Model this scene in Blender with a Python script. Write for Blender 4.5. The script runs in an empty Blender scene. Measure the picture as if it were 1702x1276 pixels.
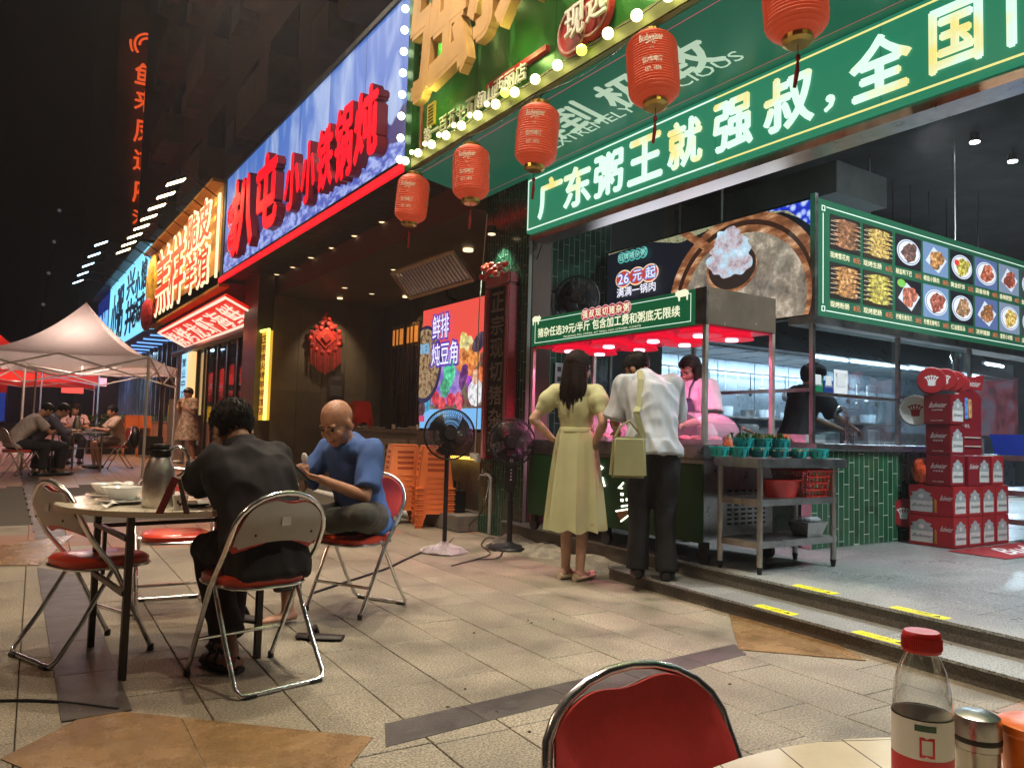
import bpy, bmesh, math, random
import numpy as np
from math import sin, cos, pi, radians, sqrt, atan2
from mathutils import Vector, Matrix, noise
random.seed(7)
SC = bpy.context.scene
COL = SC.collection
TMP = bpy.data.scenes.new('workbench')      # scratch scene for evaluating curves and modifiers, removed at the end

# ------------------------------------------------------------------ camera
AZ, PITCH, ROLL, EYE, FPX = radians(33.57), radians(3.65), radians(1.55), Vector((0, 0, 1.08)), 1290.0
cam = bpy.data.cameras.new('camera'); camo = bpy.data.objects.new('camera', cam); COL.objects.link(camo)
cam.sensor_width = 36; cam.lens = 36 * FPX / 1702; cam.clip_start = .03; cam.clip_end = 1200
CR = Matrix.Rotation(-AZ, 4, 'Z') @ Matrix.Rotation(pi / 2 + PITCH, 4, 'X') @ Matrix.Rotation(ROLL, 4, 'Z')
camo.matrix_world = Matrix.Translation(EYE) @ CR
SC.camera = camo
def ray(px, py): return CR.to_3x3() @ Vector(((px - 851) / FPX, -(py - 638) / FPX, -1))
def onp(px, py, ax, v):
    d = ray(px, py); return EYE + d * ((v - EYE[ax]) / d[ax])
def G(px, py, z=0.0): return onp(px, py, 2, z)      # point of the plane z
def PX(px, py, x): return onp(px, py, 0, x)         # point of the plane x
def PY(px, py, y): return onp(px, py, 1, y)
def DP(px, py, d): return EYE + ray(px, py) * d

# ------------------------------------------------------------------ world: clear night sky over a lit street
def C(r, g, b):
    f = lambda c: (c / 12.92 if c <= .04045 else ((c + .055) / 1.055) ** 2.4)
    return (f(r / 255), f(g / 255), f(b / 255))
w = bpy.data.worlds.new('World'); SC.world = w; w.use_nodes = True
wn = w.node_tree; wn.nodes.clear()
sky = wn.nodes.new('ShaderNodeTexSky'); sky.sky_type = 'NISHITA'; sky.sun_disc = False
sky.sun_elevation = radians(-6); sky.sun_rotation = radians(200)
bg = wn.nodes.new('ShaderNodeBackground'); bg.inputs[1].default_value = .05
bg2 = wn.nodes.new('ShaderNodeBackground'); bg2.inputs[0].default_value = (.002, .0018, .003, 1); bg2.inputs[1].default_value = 1
ad = wn.nodes.new('ShaderNodeAddShader'); wo = wn.nodes.new('ShaderNodeOutputWorld')
wn.links.new(sky.outputs[0], bg.inputs[0]); wn.links.new(bg.outputs[0], ad.inputs[0]); wn.links.new(bg2.outputs[0], ad.inputs[1]); wn.links.new(ad.outputs[0], wo.inputs[0])
vs = SC.view_settings; vs.view_transform = 'Standard'; vs.look = 'None'; vs.exposure = 0.16; vs.gamma = 1; vs.use_curve_mapping = False
SC.render.engine = 'CYCLES'
cy = SC.cycles
cy.use_denoising = True; cy.max_bounces = 7; cy.diffuse_bounces = 3; cy.glossy_bounces = 3; cy.transmission_bounces = 6; cy.transparent_max_bounces = 10
cy.sample_clamp_indirect = 4; cy.caustics_reflective = False; cy.caustics_refractive = False; cy.use_light_tree = True
try: cy.denoiser = 'OPENIMAGEDENOISE'
except Exception: pass

# ------------------------------------------------------------------ materials
_M = {}
def M(name, col=(.5, .5, .5), rough=.6, metal=0., var=.12, vs=6., bump=0., bs=60., emit=None, es=1., trans=0., alpha=1., spec=.5, rnd=0., coat=0., ior=1.45, sheen=0., sample=True, speck=0., sps=300., stain=0.):
    if name in _M: return _M[name]
    m = bpy.data.materials.new(name); m.use_nodes = True; _M[name] = m
    nt = m.node_tree; N = nt.nodes; L = nt.links; b = N['Principled BSDF']
    b.inputs['Roughness'].default_value = rough; b.inputs['Metallic'].default_value = metal
    b.inputs['Specular IOR Level'].default_value = spec; b.inputs['IOR'].default_value = ior
    if trans: b.inputs['Transmission Weight'].default_value = trans
    if alpha < 1: b.inputs['Alpha'].default_value = alpha
    if coat: b.inputs['Coat Weight'].default_value = coat; b.inputs['Coat Roughness'].default_value = .08
    if sheen: b.inputs['Sheen Weight'].default_value = sheen
    c4 = (*col, 1)
    b.inputs['Base Color'].default_value = c4
    out = None
    if var or rnd or speck:
        geo = N.new('ShaderNodeNewGeometry')
        cur = None
        val = None
        if var:
            n = N.new('ShaderNodeTexNoise'); n.inputs['Scale'].default_value = vs; n.inputs['Detail'].default_value = 6; n.inputs['Roughness'].default_value = .65
            L.new(geo.outputs['Position'], n.inputs['Vector'])
            mr = N.new('ShaderNodeMapRange'); mr.inputs[1].default_value = .25; mr.inputs[2].default_value = .75; mr.inputs[3].default_value = 1 - var * 1.6; mr.inputs[4].default_value = 1 + var * 1.3
            L.new(n.outputs[0], mr.inputs[0]); val = mr.outputs[0]
            rr = N.new('ShaderNodeMapRange'); rr.inputs[1].default_value = .3; rr.inputs[2].default_value = .7; rr.inputs[3].default_value = max(.02, rough * (1 - var)); rr.inputs[4].default_value = min(1, rough * (1 + var))
            L.new(n.outputs[0], rr.inputs[0]); L.new(rr.outputs[0], b.inputs['Roughness'])
        if rnd:
            oi = N.new('ShaderNodeObjectInfo'); r2 = N.new('ShaderNodeMapRange'); r2.inputs[3].default_value = 1 - rnd; r2.inputs[4].default_value = 1 + rnd
            L.new(oi.outputs['Random'], r2.inputs[0])
            if val: mm = N.new('ShaderNodeMath'); mm.operation = 'MULTIPLY'; L.new(val, mm.inputs[0]); L.new(r2.outputs[0], mm.inputs[1]); val = mm.outputs[0]
            else: val = r2.outputs[0]
        if speck:
            v = N.new('ShaderNodeTexNoise'); v.inputs['Scale'].default_value = sps; v.inputs['Detail'].default_value = 2; L.new(geo.outputs['Position'], v.inputs['Vector'])
            r3 = N.new('ShaderNodeMapRange'); r3.inputs[1].default_value = .35; r3.inputs[2].default_value = .65; r3.inputs[3].default_value = 1 - speck; r3.inputs[4].default_value = 1 + speck; L.new(v.outputs[0], r3.inputs[0])
            if val: mm = N.new('ShaderNodeMath'); mm.operation = 'MULTIPLY'; L.new(val, mm.inputs[0]); L.new(r3.outputs[0], mm.inputs[1]); val = mm.outputs[0]
            else: val = r3.outputs[0]
        if stain:
            v = N.new('ShaderNodeTexNoise'); v.inputs['Scale'].default_value = 1.7; v.inputs['Detail'].default_value = 7; v.inputs['Distortion'].default_value = .6; L.new(geo.outputs['Position'], v.inputs['Vector'])
            r3 = N.new('ShaderNodeMapRange'); r3.inputs[1].default_value = .54; r3.inputs[2].default_value = .7; r3.inputs[3].default_value = 1; r3.inputs[4].default_value = 1 - stain; L.new(v.outputs[0], r3.inputs[0])
            mm = N.new('ShaderNodeMath'); mm.operation = 'MULTIPLY'; L.new(val, mm.inputs[0]); L.new(r3.outputs[0], mm.inputs[1]); val = mm.outputs[0]
        mx = N.new('ShaderNodeVectorMath'); mx.operation = 'SCALE'; mx.inputs[0].default_value = col; L.new(val, mx.inputs['Scale'])
        L.new(mx.outputs[0], b.inputs['Base Color']); out = val
    if bump:
        g2 = N.new('ShaderNodeNewGeometry'); n2 = N.new('ShaderNodeTexNoise'); n2.inputs['Scale'].default_value = bs; n2.inputs['Detail'].default_value = 4
        L.new(g2.outputs['Position'], n2.inputs['Vector']); bp = N.new('ShaderNodeBump'); bp.inputs['Strength'].default_value = bump; bp.inputs['Distance'].default_value = .01
        L.new(n2.outputs[0], bp.inputs['Height']); L.new(bp.outputs[0], b.inputs['Normal'])
    if emit:
        b.inputs['Emission Color'].default_value = (*emit, 1); b.inputs['Emission Strength'].default_value = es
        if not sample:
            try: m.cycles.emission_sampling = 'NONE'
            except Exception: pass
    return m

def EM(name, col, es=1., sample=True, base=.3):
    return M(name, tuple(c * base for c in col), .5, var=0, emit=col, es=es, sample=sample)

def noise_emit(name, stops, scale=4., es=1., stretch=(1, 1, 1), detail=8, kind='noise', rough=.6, coord='Position', dist=0.):
    """lit print / screen: noise through a colour ramp, given off as light"""
    if name in _M: return _M[name]
    m = bpy.data.materials.new(name); m.use_nodes = True; _M[name] = m
    nt = m.node_tree; N = nt.nodes; L = nt.links; b = N['Principled BSDF']
    g = N.new('ShaderNodeNewGeometry'); mp = N.new('ShaderNodeMapping'); mp.inputs['Scale'].default_value = stretch
    L.new(g.outputs['Position'], mp.inputs[0])
    if kind == 'noise':
        n = N.new('ShaderNodeTexNoise'); n.inputs['Detail'].default_value = detail; n.inputs['Roughness'].default_value = rough; n.inputs['Distortion'].default_value = dist; o = n.outputs[0]
    else:
        n = N.new('ShaderNodeTexVoronoi'); n.feature = 'F1'; o = n.outputs['Distance']
        n.inputs['Randomness'].default_value = 1
    n.inputs['Scale'].default_value = scale; L.new(mp.outputs[0], n.inputs['Vector'])
    r = N.new('ShaderNodeValToRGB'); L.new(o, r.inputs[0])
    e = r.color_ramp.elements
    while len(e) > 1: e.remove(e[-1])
    e[0].position = stops[0][0]; e[0].color = (*stops[0][1], 1)
    for p, c in stops[1:]: q = e.new(p); q.color = (*c, 1)
    L.new(r.outputs[0], b.inputs['Emission Color']); b.inputs['Emission Strength'].default_value = es
    b.inputs['Base Color'].default_value = (.05, .05, .05, 1); b.inputs['Roughness'].default_value = .35
    return m

# ------------------------------------------------------------------ mesh builder (world coordinates unless local=True)
WM = {}
class MB:
    def __init__(s): s.v = []; s.f = []
    def add(s, vs, fs):
        o = len(s.v); s.v += [tuple(v) for v in vs]; s.f += [tuple(i + o for i in f) for f in fs]; return s
    def box(s, x0, x1, y0, y1, z0, z1, mt=None):
        vs = [Vector((x, y, z)) for z in (z0, z1) for y in (y0, y1) for x in (x0, x1)]
        if mt: vs = [mt @ v for v in vs]
        return s.add(vs, [(0, 2, 3, 1), (4, 5, 7, 6), (0, 1, 5, 4), (2, 6, 7, 3), (0, 4, 6, 2), (1, 3, 7, 5)])
    def cbox(s, c, sx, sy, sz, rz=0, mt=None):
        m = Matrix.Translation(c) @ Matrix.Rotation(rz, 4, 'Z')
        if mt: m = m @ mt
        return s.box(-sx / 2, sx / 2, -sy / 2, sy / 2, -sz / 2, sz / 2, m)
    def hexa(s, b4, t4): # bottom 4, top 4 points ccw
        return s.add(list(b4) + list(t4), [(3, 2, 1, 0), (4, 5, 6, 7), (0, 1, 5, 4), (1, 2, 6, 5), (2, 3, 7, 6), (3, 0, 4, 7)])
    def slab(s, O, U, V, w, h, th): # face with lower-left O, front normal UxV, thickness behind
        O, U, V = Vector(O), Vector(U), Vector(V); N = U.cross(V).normalized()
        f = [O, O + U * w, O + U * w + V * h, O + V * h]; k = [p - N * th for p in f]
        return s.hexa(k, f)
    def tube(s, pts, r, n=8, closed=False, caps=True, flat=None):
        pts = [Vector(p) for p in pts]; k = len(pts)
        rs = r if isinstance(r, (list, tuple)) else [r] * k
        o = len(s.v); prev = None
        for i, p in enumerate(pts):
            if closed: t = pts[(i + 1) % k] - pts[i - 1]
            else: t = pts[min(i + 1, k - 1)] - pts[max(i - 1, 0)]
            t = t.normalized() if t.length > 1e-9 else Vector((0, 0, 1))
            if prev is None:
                a = t.orthogonal().normalized()
            else:
                a = prev - t * prev.dot(t); a = a.normalized() if a.length > 1e-6 else t.orthogonal().normalized()
            prev = a; b = t.cross(a)
            for j in range(n):
                th = 2 * pi * (j + .5) / n; s.v.append(tuple(p + a * (rs[i] * cos(th)) + b * (rs[i] * sin(th))))
        m = k if closed else k - 1
        for i in range(m):
            for j in range(n):
                a0 = o + i * n + j; a1 = o + i * n + (j + 1) % n; b0 = o + ((i + 1) % k) * n + j; b1 = o + ((i + 1) % k) * n + (j + 1) % n
                s.f.append((a0, a1, b1, b0))
        if caps and not closed:
            s.f.append(tuple(o + j for j in range(n))[::-1]); s.f.append(tuple(o + (k - 1) * n + j for j in range(n)))
        return s
    def cyl(s, a, b, r0, r1=None, n=16): return s.tube([a, b], [r0, r0 if r1 is None else r1], n)
    def lathe(s, prof, c=(0, 0, 0), n=20, mt=None, cap=True):
        c = Vector(c); o = len(s.v); k = len(prof)
        for r, z in prof:
            for j in range(n):
                th = 2 * pi * j / n; p = Vector((r * cos(th), r * sin(th), z))
                s.v.append(tuple(c + (mt @ p if mt else p)))
        for i in range(k - 1):
            for j in range(n):
                s.f.append((o + i * n + j, o + i * n + (j + 1) % n, o + (i + 1) * n + (j + 1) % n, o + (i + 1) * n + j))
        if cap and prof[0][0] > 1e-4: s.f.append(tuple(o + j for j in range(n))[::-1])
        if cap and prof[-1][0] > 1e-4: s.f.append(tuple(o + (k - 1) * n + j for j in range(n)))
        return s
    def ell(s, c, rx, ry, rz, n=14, k=9, mt=None):
        c = Vector(c); o = len(s.v)
        for i in range(1, k):
            ph = pi * i / k
            for j in range(n):
                th = 2 * pi * j / n; p = Vector((rx * sin(ph) * cos(th), ry * sin(ph) * sin(th), -rz * cos(ph)))
                s.v.append(tuple(c + (mt @ p if mt else p)))
        for sg in (-1, 1):
            p = Vector((0, 0, sg * rz)); s.v.append(tuple(c + (mt @ p if mt else p)))
        b, t = o + (k - 1) * n, o + (k - 1) * n + 1
        for i in range(k - 2):
            for j in range(n): s.f.append((o + i * n + j, o + i * n + (j + 1) % n, o + (i + 1) * n + (j + 1) % n, o + (i + 1) * n + j))
        for j in range(n): s.f.append((b, o + (j + 1) % n, o + j)); s.f.append((t, o + (k - 2) * n + j, o + (k - 2) * n + (j + 1) % n))
        return s
    def prism(s, poly, z0, z1):
        n = len(poly); vs = [(p[0], p[1], z0) for p in poly] + [(p[0], p[1], z1) for p in poly]
        return s.add(vs, [tuple(range(n))[::-1], tuple(range(n, 2 * n))] + [(i, (i + 1) % n, n + (i + 1) % n, n + i) for i in range(n)])
    def poly(s, O, U, V, pts, th): # extruded outline in plane O,U,V, front UxV
        O, U, V = Vector(O), Vector(U), Vector(V); N = U.cross(V).normalized(); n = len(pts)
        f = [O + U * a + V * b for a, b in pts]
        return s.add(f + [p - N * th for p in f], [tuple(range(n)), tuple(range(n, 2 * n))[::-1]] + [(n + i, n + (i + 1) % n, (i + 1) % n, i) for i in range(n)])
    def mesh(s, name, mat=None, smooth=False, inv=None, bevel=0, seg=2):
        me = bpy.data.meshes.new(name)
        vs = [tuple(inv @ Vector(v)) for v in s.v] if inv else s.v
        me.from_pydata(vs, [], s.f)
        bm = bmesh.new(); bm.from_mesh(me)
        bmesh.ops.recalc_face_normals(bm, faces=bm.faces)
        if bevel:
            ed = [e for e in bm.edges if len(e.link_faces) == 2 and e.calc_face_angle(0) > .6]
            bmesh.ops.bevel(bm, geom=ed, offset=bevel, segments=seg, affect='EDGES', clamp_overlap=True)
        bm.to_mesh(me); bm.free()
        if mat: me.materials.append(mat)
        if smooth:
            me.polygons.foreach_set('use_smooth', [True] * len(me.polygons)); me.set_sharp_from_angle(angle=.7)
        me.update(); return me
    def build(s, name, mat=None, parent=None, local=False, smooth=False, bevel=0, seg=2):
        inv = None
        if parent is not None and not local:
            inv = wmx(parent).inverted()
        o = bpy.data.objects.new(name, s.mesh(name, mat, smooth, inv, bevel, seg)); COL.objects.link(o)
        if parent is not None: o.parent = parent
        return o
def wmx(o):
    m = o.matrix_basis.copy()
    while o.parent: o = o.parent; m = o.matrix_basis @ m
    return m
def tag(o, label=None, cat=None, group=None, kind=None):
    if label: o['label'] = label
    if cat: o['category'] = cat
    if group: o['group'] = group
    if kind: o['kind'] = kind
    return o
def E(name, loc=(0, 0, 0), rz=0, label=None, cat=None, group=None, parent=None):
    o = bpy.data.objects.new(name, None); COL.objects.link(o); o.location = loc; o.rotation_euler.z = rz; o.empty_display_size = .1
    if parent is not None: o.parent = parent
    tag(o, label, cat, group); return o
def kids(o): return [c for c in o.children]
def copy_tree(o, parent=None):
    c = o.copy(); COL.objects.link(c); c.parent = parent
    for ch in kids(o): copy_tree(ch, c)
    return c
def inst(name, me, parent, mat4, label=None):
    o = bpy.data.objects.new(name, me); COL.objects.link(o); o.parent = parent
    o.matrix_basis = (wmx(parent).inverted() @ mat4) if parent is not None else mat4
    if label: o['label'] = label
    return o
X1, Y1, Z1 = Vector((1, 0, 0)), Vector((0, 1, 0)), Vector((0, 0, 1))
NY = -Y1

# ------------------------------------------------------------------ lettering
_T = {}
def glyphs(body, ext, off, res=2):
    k = (body, ext > 0, round(off, 4), res)
    if k in _T: return _T[k]
    c = bpy.data.curves.new('t', 'FONT'); c.body = body; c.extrude = .5 if ext > 0 else 0; c.offset = off; c.resolution_u = res; c.size = 1; c.space_line = .95
    o = bpy.data.objects.new('t', c); TMP.collection.objects.link(o)
    dg = TMP.view_layers[0].depsgraph; dg.update()
    me = bpy.data.meshes.new_from_object(o.evaluated_get(dg))
    n = len(me.vertices); a = np.zeros(n * 3); me.vertices.foreach_get('co', a); a = a.reshape(-1, 3)
    fs = [tuple(p.vertices) for p in me.polygons]
    bpy.data.objects.remove(o); bpy.data.curves.remove(c); bpy.data.meshes.remove(me)
    if n:
        mn = a.min(0); mx = a.max(0); sp = mx - mn; sp[sp < 1e-6] = 1; asp = sp[0] / sp[1]
        a = (a - mn) / sp
        if ext <= 0: a[:, 2] = 0
    else: asp = 1
    _T[k] = (a, fs, asp); return _T[k]
def text(name, body, mat, parent, O, U=NY, V=Z1, w=None, h=.1, d=.002, bold=.0, label=None, shear=0., res=2):
    """letters with their lower-left corner at O; d = how far they stand proud of the plane"""
    a, fs, asp = glyphs(body, d if d > .004 else 0, 0, res)
    if w is None: w = h * asp
    O, U, V = Vector(O), Vector(U).normalized(), Vector(V).normalized(); N = U.cross(V)
    B = np.array([U, V, N]); L = np.array([w, h, d])
    q = a.copy()
    if shear: q[:, 0] = q[:, 0] + q[:, 1] * shear
    if d <= .004: q[:, 2] = 1
    P = np.array(O) + (q * L) @ B
    if bold:     # thicker strokes: the same outlines laid side by side, each a hair prouder than the last
        k = bold * min(h, w / max(asp, .01)) * 1.1; n0 = len(P); off = ((-k, 0), (k, 0), (0, -k), (0, k)) if bold < .045 else ((-k, -k), (k, -k), (-k, k), (k, k), (-k, 0), (k, 0), (0, -k), (0, k))
        P = np.concatenate([P + np.array(U) * x + np.array(V) * y + np.array(N) * (i * .0002) for i, (x, y) in enumerate(off)] + [P + np.array(N) * .0018]) if d > .004 else np.concatenate([P + np.array(U) * x + np.array(V) * y + np.array(N) * (i * .00005) for i, (x, y) in enumerate(off)])
        fs = [tuple(v + i * n0 for v in f) for i in range(len(P) // n0) for f in fs]
    me = bpy.data.meshes.new(name)
    inv = np.array(wmx(parent).inverted()) if parent is not None else np.eye(4)
    P = P @ inv[:3, :3].T + inv[:3, 3]
    me.from_pydata(P.tolist(), [], fs); me.materials.append(mat); me.update()
    o = bpy.data.objects.new(name, me); COL.objects.link(o)
    if parent is not None: o.parent = parent
    if label: o['label'] = label
    return o
def letters(body, mat, parent, O, U, V, w, h, d, bold=0, gap=.1, name='letter', side=None, shear=0):
    """each character a piece of its own, spread over width w"""
    O, U = Vector(O), Vector(U).normalized(); n = len(body); cw = w / n
    for i, ch in enumerate(body):
        if ch == ' ': continue
        g = gap * cw / 2
        hh = h; vo = 0; ww = cw - 2 * g
        if ch in '，,': ww *= .3; hh = h * .3
        if ch == '一': hh = h * .14; vo = h * .42
        if ch in '1/': ww *= .55
        text(name, ch, mat, parent, O + U * (i * cw + g) + Vector(V).normalized() * vo, U, V, ww, hh, d, bold, shear=shear)

def spot(name, parent, loc, target, W, size=60, blend=.5, col=(1, .85, .65), rad=.05):
    l = bpy.data.lights.new(name, 'SPOT'); l.energy = W; l.spot_size = radians(size); l.spot_blend = blend; l.color = col; l.shadow_soft_size = rad
    o = bpy.data.objects.new(name, l); COL.objects.link(o)
    loc, target = Vector(loc), Vector(target)
    m = Matrix.Translation(loc) @ (target - loc).to_track_quat('-Z', 'Y').to_matrix().to_4x4()
    if parent is not None: o.parent = parent; m = wmx(parent).inverted() @ m
    o.matrix_basis = m; return o
def area(name, parent, loc, target, W, sx, sy, col):
    l = bpy.data.lights.new(name, 'AREA'); l.energy = W; l.shape = 'RECTANGLE'; l.size = sx; l.size_y = sy; l.color = col
    o = bpy.data.objects.new(name, l); COL.objects.link(o); loc, target = Vector(loc), Vector(target)
    m = Matrix.Translation(loc) @ (target - loc).to_track_quat('-Z', 'Y').to_matrix().to_4x4()
    if parent is not None: o.parent = parent; m = wmx(parent).inverted() @ m
    o.matrix_basis = m; return o
def point(name, parent, loc, W, col, rad=.04):
    l = bpy.data.lights.new(name, 'POINT'); l.energy = W; l.color = col; l.shadow_soft_size = rad
    o = bpy.data.objects.new(name, l); COL.objects.link(o); m = Matrix.Translation(loc)
    if parent is not None: o.parent = parent; m = wmx(parent).inverted() @ m
    o.matrix_basis = m; return o

def thin_cloth(m, c, f=.55):      # woven cloth lets some of the lamp light through
    nt = m.node_tree; t = nt.nodes.new('ShaderNodeBsdfTranslucent'); t.inputs[0].default_value = (*c, 1); x = nt.nodes.new('ShaderNodeMixShader'); x.inputs[0].default_value = f
    out = nt.nodes['Material Output']; nt.links.new(nt.nodes['Principled BSDF'].outputs[0], x.inputs[1]); nt.links.new(t.outputs[0], x.inputs[2]); nt.links.new(x.outputs[0], out.inputs[0])

def thin_glass(m, tint=(.93, .95, .95), edge=.3, rough=.04):     # clear thin sheet: see-through in the middle, reflecting towards its edges
    nt = m.node_tree; N = nt.nodes; L = nt.links
    t = N.new('ShaderNodeBsdfTransparent'); t.inputs[0].default_value = (*tint, 1); g = N.new('ShaderNodeBsdfGlossy'); g.inputs['Roughness'].default_value = rough; g.inputs[0].default_value = (.9, .92, .92, 1)
    lw = N.new('ShaderNodeLayerWeight'); lw.inputs[0].default_value = edge; mr = N.new('ShaderNodeMapRange'); mr.inputs[3].default_value = .05; mr.inputs[4].default_value = .85; L.new(lw.outputs['Facing'], mr.inputs[0])
    x = N.new('ShaderNodeMixShader'); L.new(mr.outputs[0], x.inputs[0]); L.new(t.outputs[0], x.inputs[1]); L.new(g.outputs[0], x.inputs[2]); L.new(x.outputs[0], N['Material Output'].inputs['Surface'])

# ================================================================== colours used on many things
m_chrome = M('chrome', (.78, .77, .75), .22, .95, var=.25, vs=20)
m_steel = M('brushed_steel', (.45, .44, .43), .32, 1, var=.2, vs=9)
m_black = M('black_plastic', (.012, .012, .013), .4, var=.1)
m_darkmetal = M('dark_metal', (.03, .028, .027), .45, .6, var=.2)
m_white = M('white_plastic', (.7, .7, .68), .45, var=.05)
m_concrete = M('concrete', (.16, .145, .125), .85, var=.3, vs=5, bump=.5, bs=40, speck=.2)
m_wood = M('wood', (.16, .085, .04), .5, var=.3, vs=12)
m_brown = M('brown_wall', (.085, .06, .042), .7, var=.25, vs=1.2, bump=.1)
m_dark = M('dark_ceiling', (.022, .02, .02), .75, var=.2, vs=2)
m_cream = M('cream_print', (.75, .74, .62), .5, var=0)
m_letter_w = EM('lit_white_letter', C(225, 250, 232), 1.0)
m_letter_y = EM('lit_yellow_letter', C(236, 226, 140), 1.0)
m_green_lit = M('lit_green_panel', (.01, .12, .06), .35, var=.08, vs=2, emit=C(42, 128, 96), es=.8)
m_green_soffit = M('green_print_panel', (.01, .11, .06), .35, var=.06, vs=2, emit=C(24, 92, 72), es=.55)
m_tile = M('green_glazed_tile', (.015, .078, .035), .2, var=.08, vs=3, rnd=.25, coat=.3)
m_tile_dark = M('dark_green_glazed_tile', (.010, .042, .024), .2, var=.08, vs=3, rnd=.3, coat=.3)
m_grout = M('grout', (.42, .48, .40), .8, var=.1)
m_grout_dark = M('dark_grout', (.20, .24, .2), .8, var=.1)  # darker grout that goes with the dark green tiles
m_glass = M('glass', (.5, .6, .62), .04, var=0); thin_glass(m_glass, (.86, .93, .95), .22)
m_granite = M('beige_granite', (.232, .203, .148), .46, var=.26, vs=1.9, bump=.5, bs=150, rnd=.09, speck=.55, sps=120, stain=.38)
m_granite_red = M('red_granite', (.27, .14, .095), .5, var=.25, vs=3, bump=.3, bs=160, rnd=.12, speck=.2, sps=120)
m_granite_org = M('orange_granite', (.22, .135, .06), .26, stain=.4, var=.3, vs=4, bump=.25, bs=150, rnd=.06, speck=.14, sps=130)
m_granite_dk = M('dark_granite', (.07, .062, .055), .4, stain=.3, var=.3, vs=4, bump=.3, bs=150, rnd=.15, speck=.2, sps=130)
m_terrazzo = M('grey_terrazzo', (.27, .28, .265), .3, var=.12, vs=1.1, bump=.1, bs=120, rnd=.08, speck=.6, sps=110, stain=.2)
m_riser = M('dark_step_stone', (.115, .1, .08), .6, var=.3, vs=5, bump=.3, bs=120, rnd=.12, speck=.3, sps=100)

# ================================================================== ground
TH = radians(2.1432)
def UV(u, v): return Vector((u * cos(TH) + v * sin(TH), -u * sin(TH) + v * cos(TH), 0))
def toUV(p): return (p[0] * cos(TH) - p[1] * sin(TH), p[0] * sin(TH) + p[1] * cos(TH))
def pix(p):
    q = CR.to_3x3().transposed() @ (Vector(p) - EYE)
    if q.z > -.05: return None
    return (851 - FPX * q.x / q.z, 638 + FPX * q.y / q.z, -q.z)
def step1(y): return 3.73 + .07 * (y - 1.6)
def step2(y): return 4.06 + .063 * (y - 1.73)
def gz0(y): return max(0.0, .022 * (min(y, 50) - 9))     # the plaza rises gently beyond nine metres
def Gs(px, py):                                            # point of the rising part of the plaza
    d = ray(px, py); p = G(px, py)
    if p.y <= 9 or d.z >= 0: return p
    return EYE + d * ((.022 * (EYE.y - 9) - EYE.z) / (d.z - .022 * d.y))
plaza = tag(MB().add([(-160, -40, -.012), (60, -40, -.012), (-160, 9, -.012), (60, 9, -.012), (-160, 50, .89), (60, 50, .89), (-160, 400, .89), (60, 400, .89)], [(0, 1, 3, 2), (2, 3, 5, 4), (4, 5, 7, 6)]).build('ground', M('joint_sand', (.08, .07, .055), .9, var=.2)), kind='structure')
paving = tag(MB().box(-3.2, 4.6, -.8, 7.8, -.3, -.03).build('plaza_paving', M('mortar', (.09, .078, .06), .9, var=.2)), kind='structure')
sl = MB().cbox((0, 0, -.02), .3055, .6155, .04).mesh('paving_slab', m_granite, bevel=.0025, seg=1)
sl2 = MB().cbox((0, 0, -.02), .3055, .6155, .04).mesh('paving_slab', m_granite_red, bevel=.0025, seg=1)
cells = []
rr_ = random.Random(3)
offs = {0: .0, 1: 3.11 - .62 * 5, 2: 3.43 - .62 * 5, 3: 3.16 - .62 * 5, 4: 3.4 - .62 * 5, 5: 3.22 - .62 * 5}
for i in range(-26, 10):
    u0 = 1.55 + .31 * (i - 1)
    of = offs.get(i, rr_.random() * .62)
    for j in range(-2, 55):
        v = of + .62 * j + .31; p = UV(u0 + .155, v)
        if p.x > step1(p.y) + .5: continue
        q = pix(p)
        vis = q is not None and -90 < q[0] < 1790 and q[1] < 1400
        cells.append(((p - EYE).length if vis else 99, p, i))
cells.sort(key=lambda c: c[0])
far = MB()
for k, (d, p, i) in enumerate(cells):
    red = (p.y > 7.5 and noise.noise(p * .35) > -.1)
    rm = Matrix.Translation(p + Vector((0, 0, rr_.uniform(-.0012, .0012)))) @ Matrix.Rotation(-TH, 4, 'Z') @ Matrix.Rotation(rr_.uniform(-.002, .002), 4, 'X')
    if k < 296 and d < 50: inst('paving_slab', sl2 if red else sl, paving, rm)
    else: far.cbox(p + Vector((0, 0, -.02 + gz0(p.y))), .3055, .6155, .04, -TH, Matrix.Rotation(.022 if p.y > 9 else 0, 4, 'X'))
tag(far.build('paving_slab', M('far_granite', (.27, .18, .13), .5, var=.3, vs=.9, bump=.3, bs=100, speck=.2, sps=90), paving), kind='stuff')

IZ = [0.0]
def inlay(pts, mat, n, axis, label=None):
    """coloured granite laid over the joints: convex outline cut into pieces along an axis"""
    IZ[0] += .0009; pts = [Vector((p[0], p[1], 0)) for p in pts]; a = Vector(axis).normalized(); t = [p.dot(a) for p in pts]; lo, hi = min(t), max(t)
    for k in range(n):
        c0, c1 = lo + (hi - lo) * k / n + .002, lo + (hi - lo) * (k + 1) / n - .002
        P = pts
        for c, s in ((c0, 1), (c1, -1)):
            Q = []
            for i in range(len(P)):
                A, B = P[i], P[(i + 1) % len(P)]; da, db = s * (A.dot(a) - c), s * (B.dot(a) - c)
                if da >= 0: Q.append(A)
                if (da >= 0) != (db >= 0): Q.append(A + (B - A) * (da / (da - db)))
            P = Q
            if not P: break
        if len(P) > 2:
            o = MB().prism([(p.x, p.y) for p in P], -.03, .002 + IZ[0]).build('paving_slab', mat, paving)
            if label: o['label'] = label
g2 = lambda *ps: [G(*p) for p in ps]
inlay([UV(1.16, 2.73), UV(3.22, 2.94), UV(3.12, 2.77), UV(1.08, 2.53)], m_granite_dk, 5, UV(1, .07), 'dark grey band slab')
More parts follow.
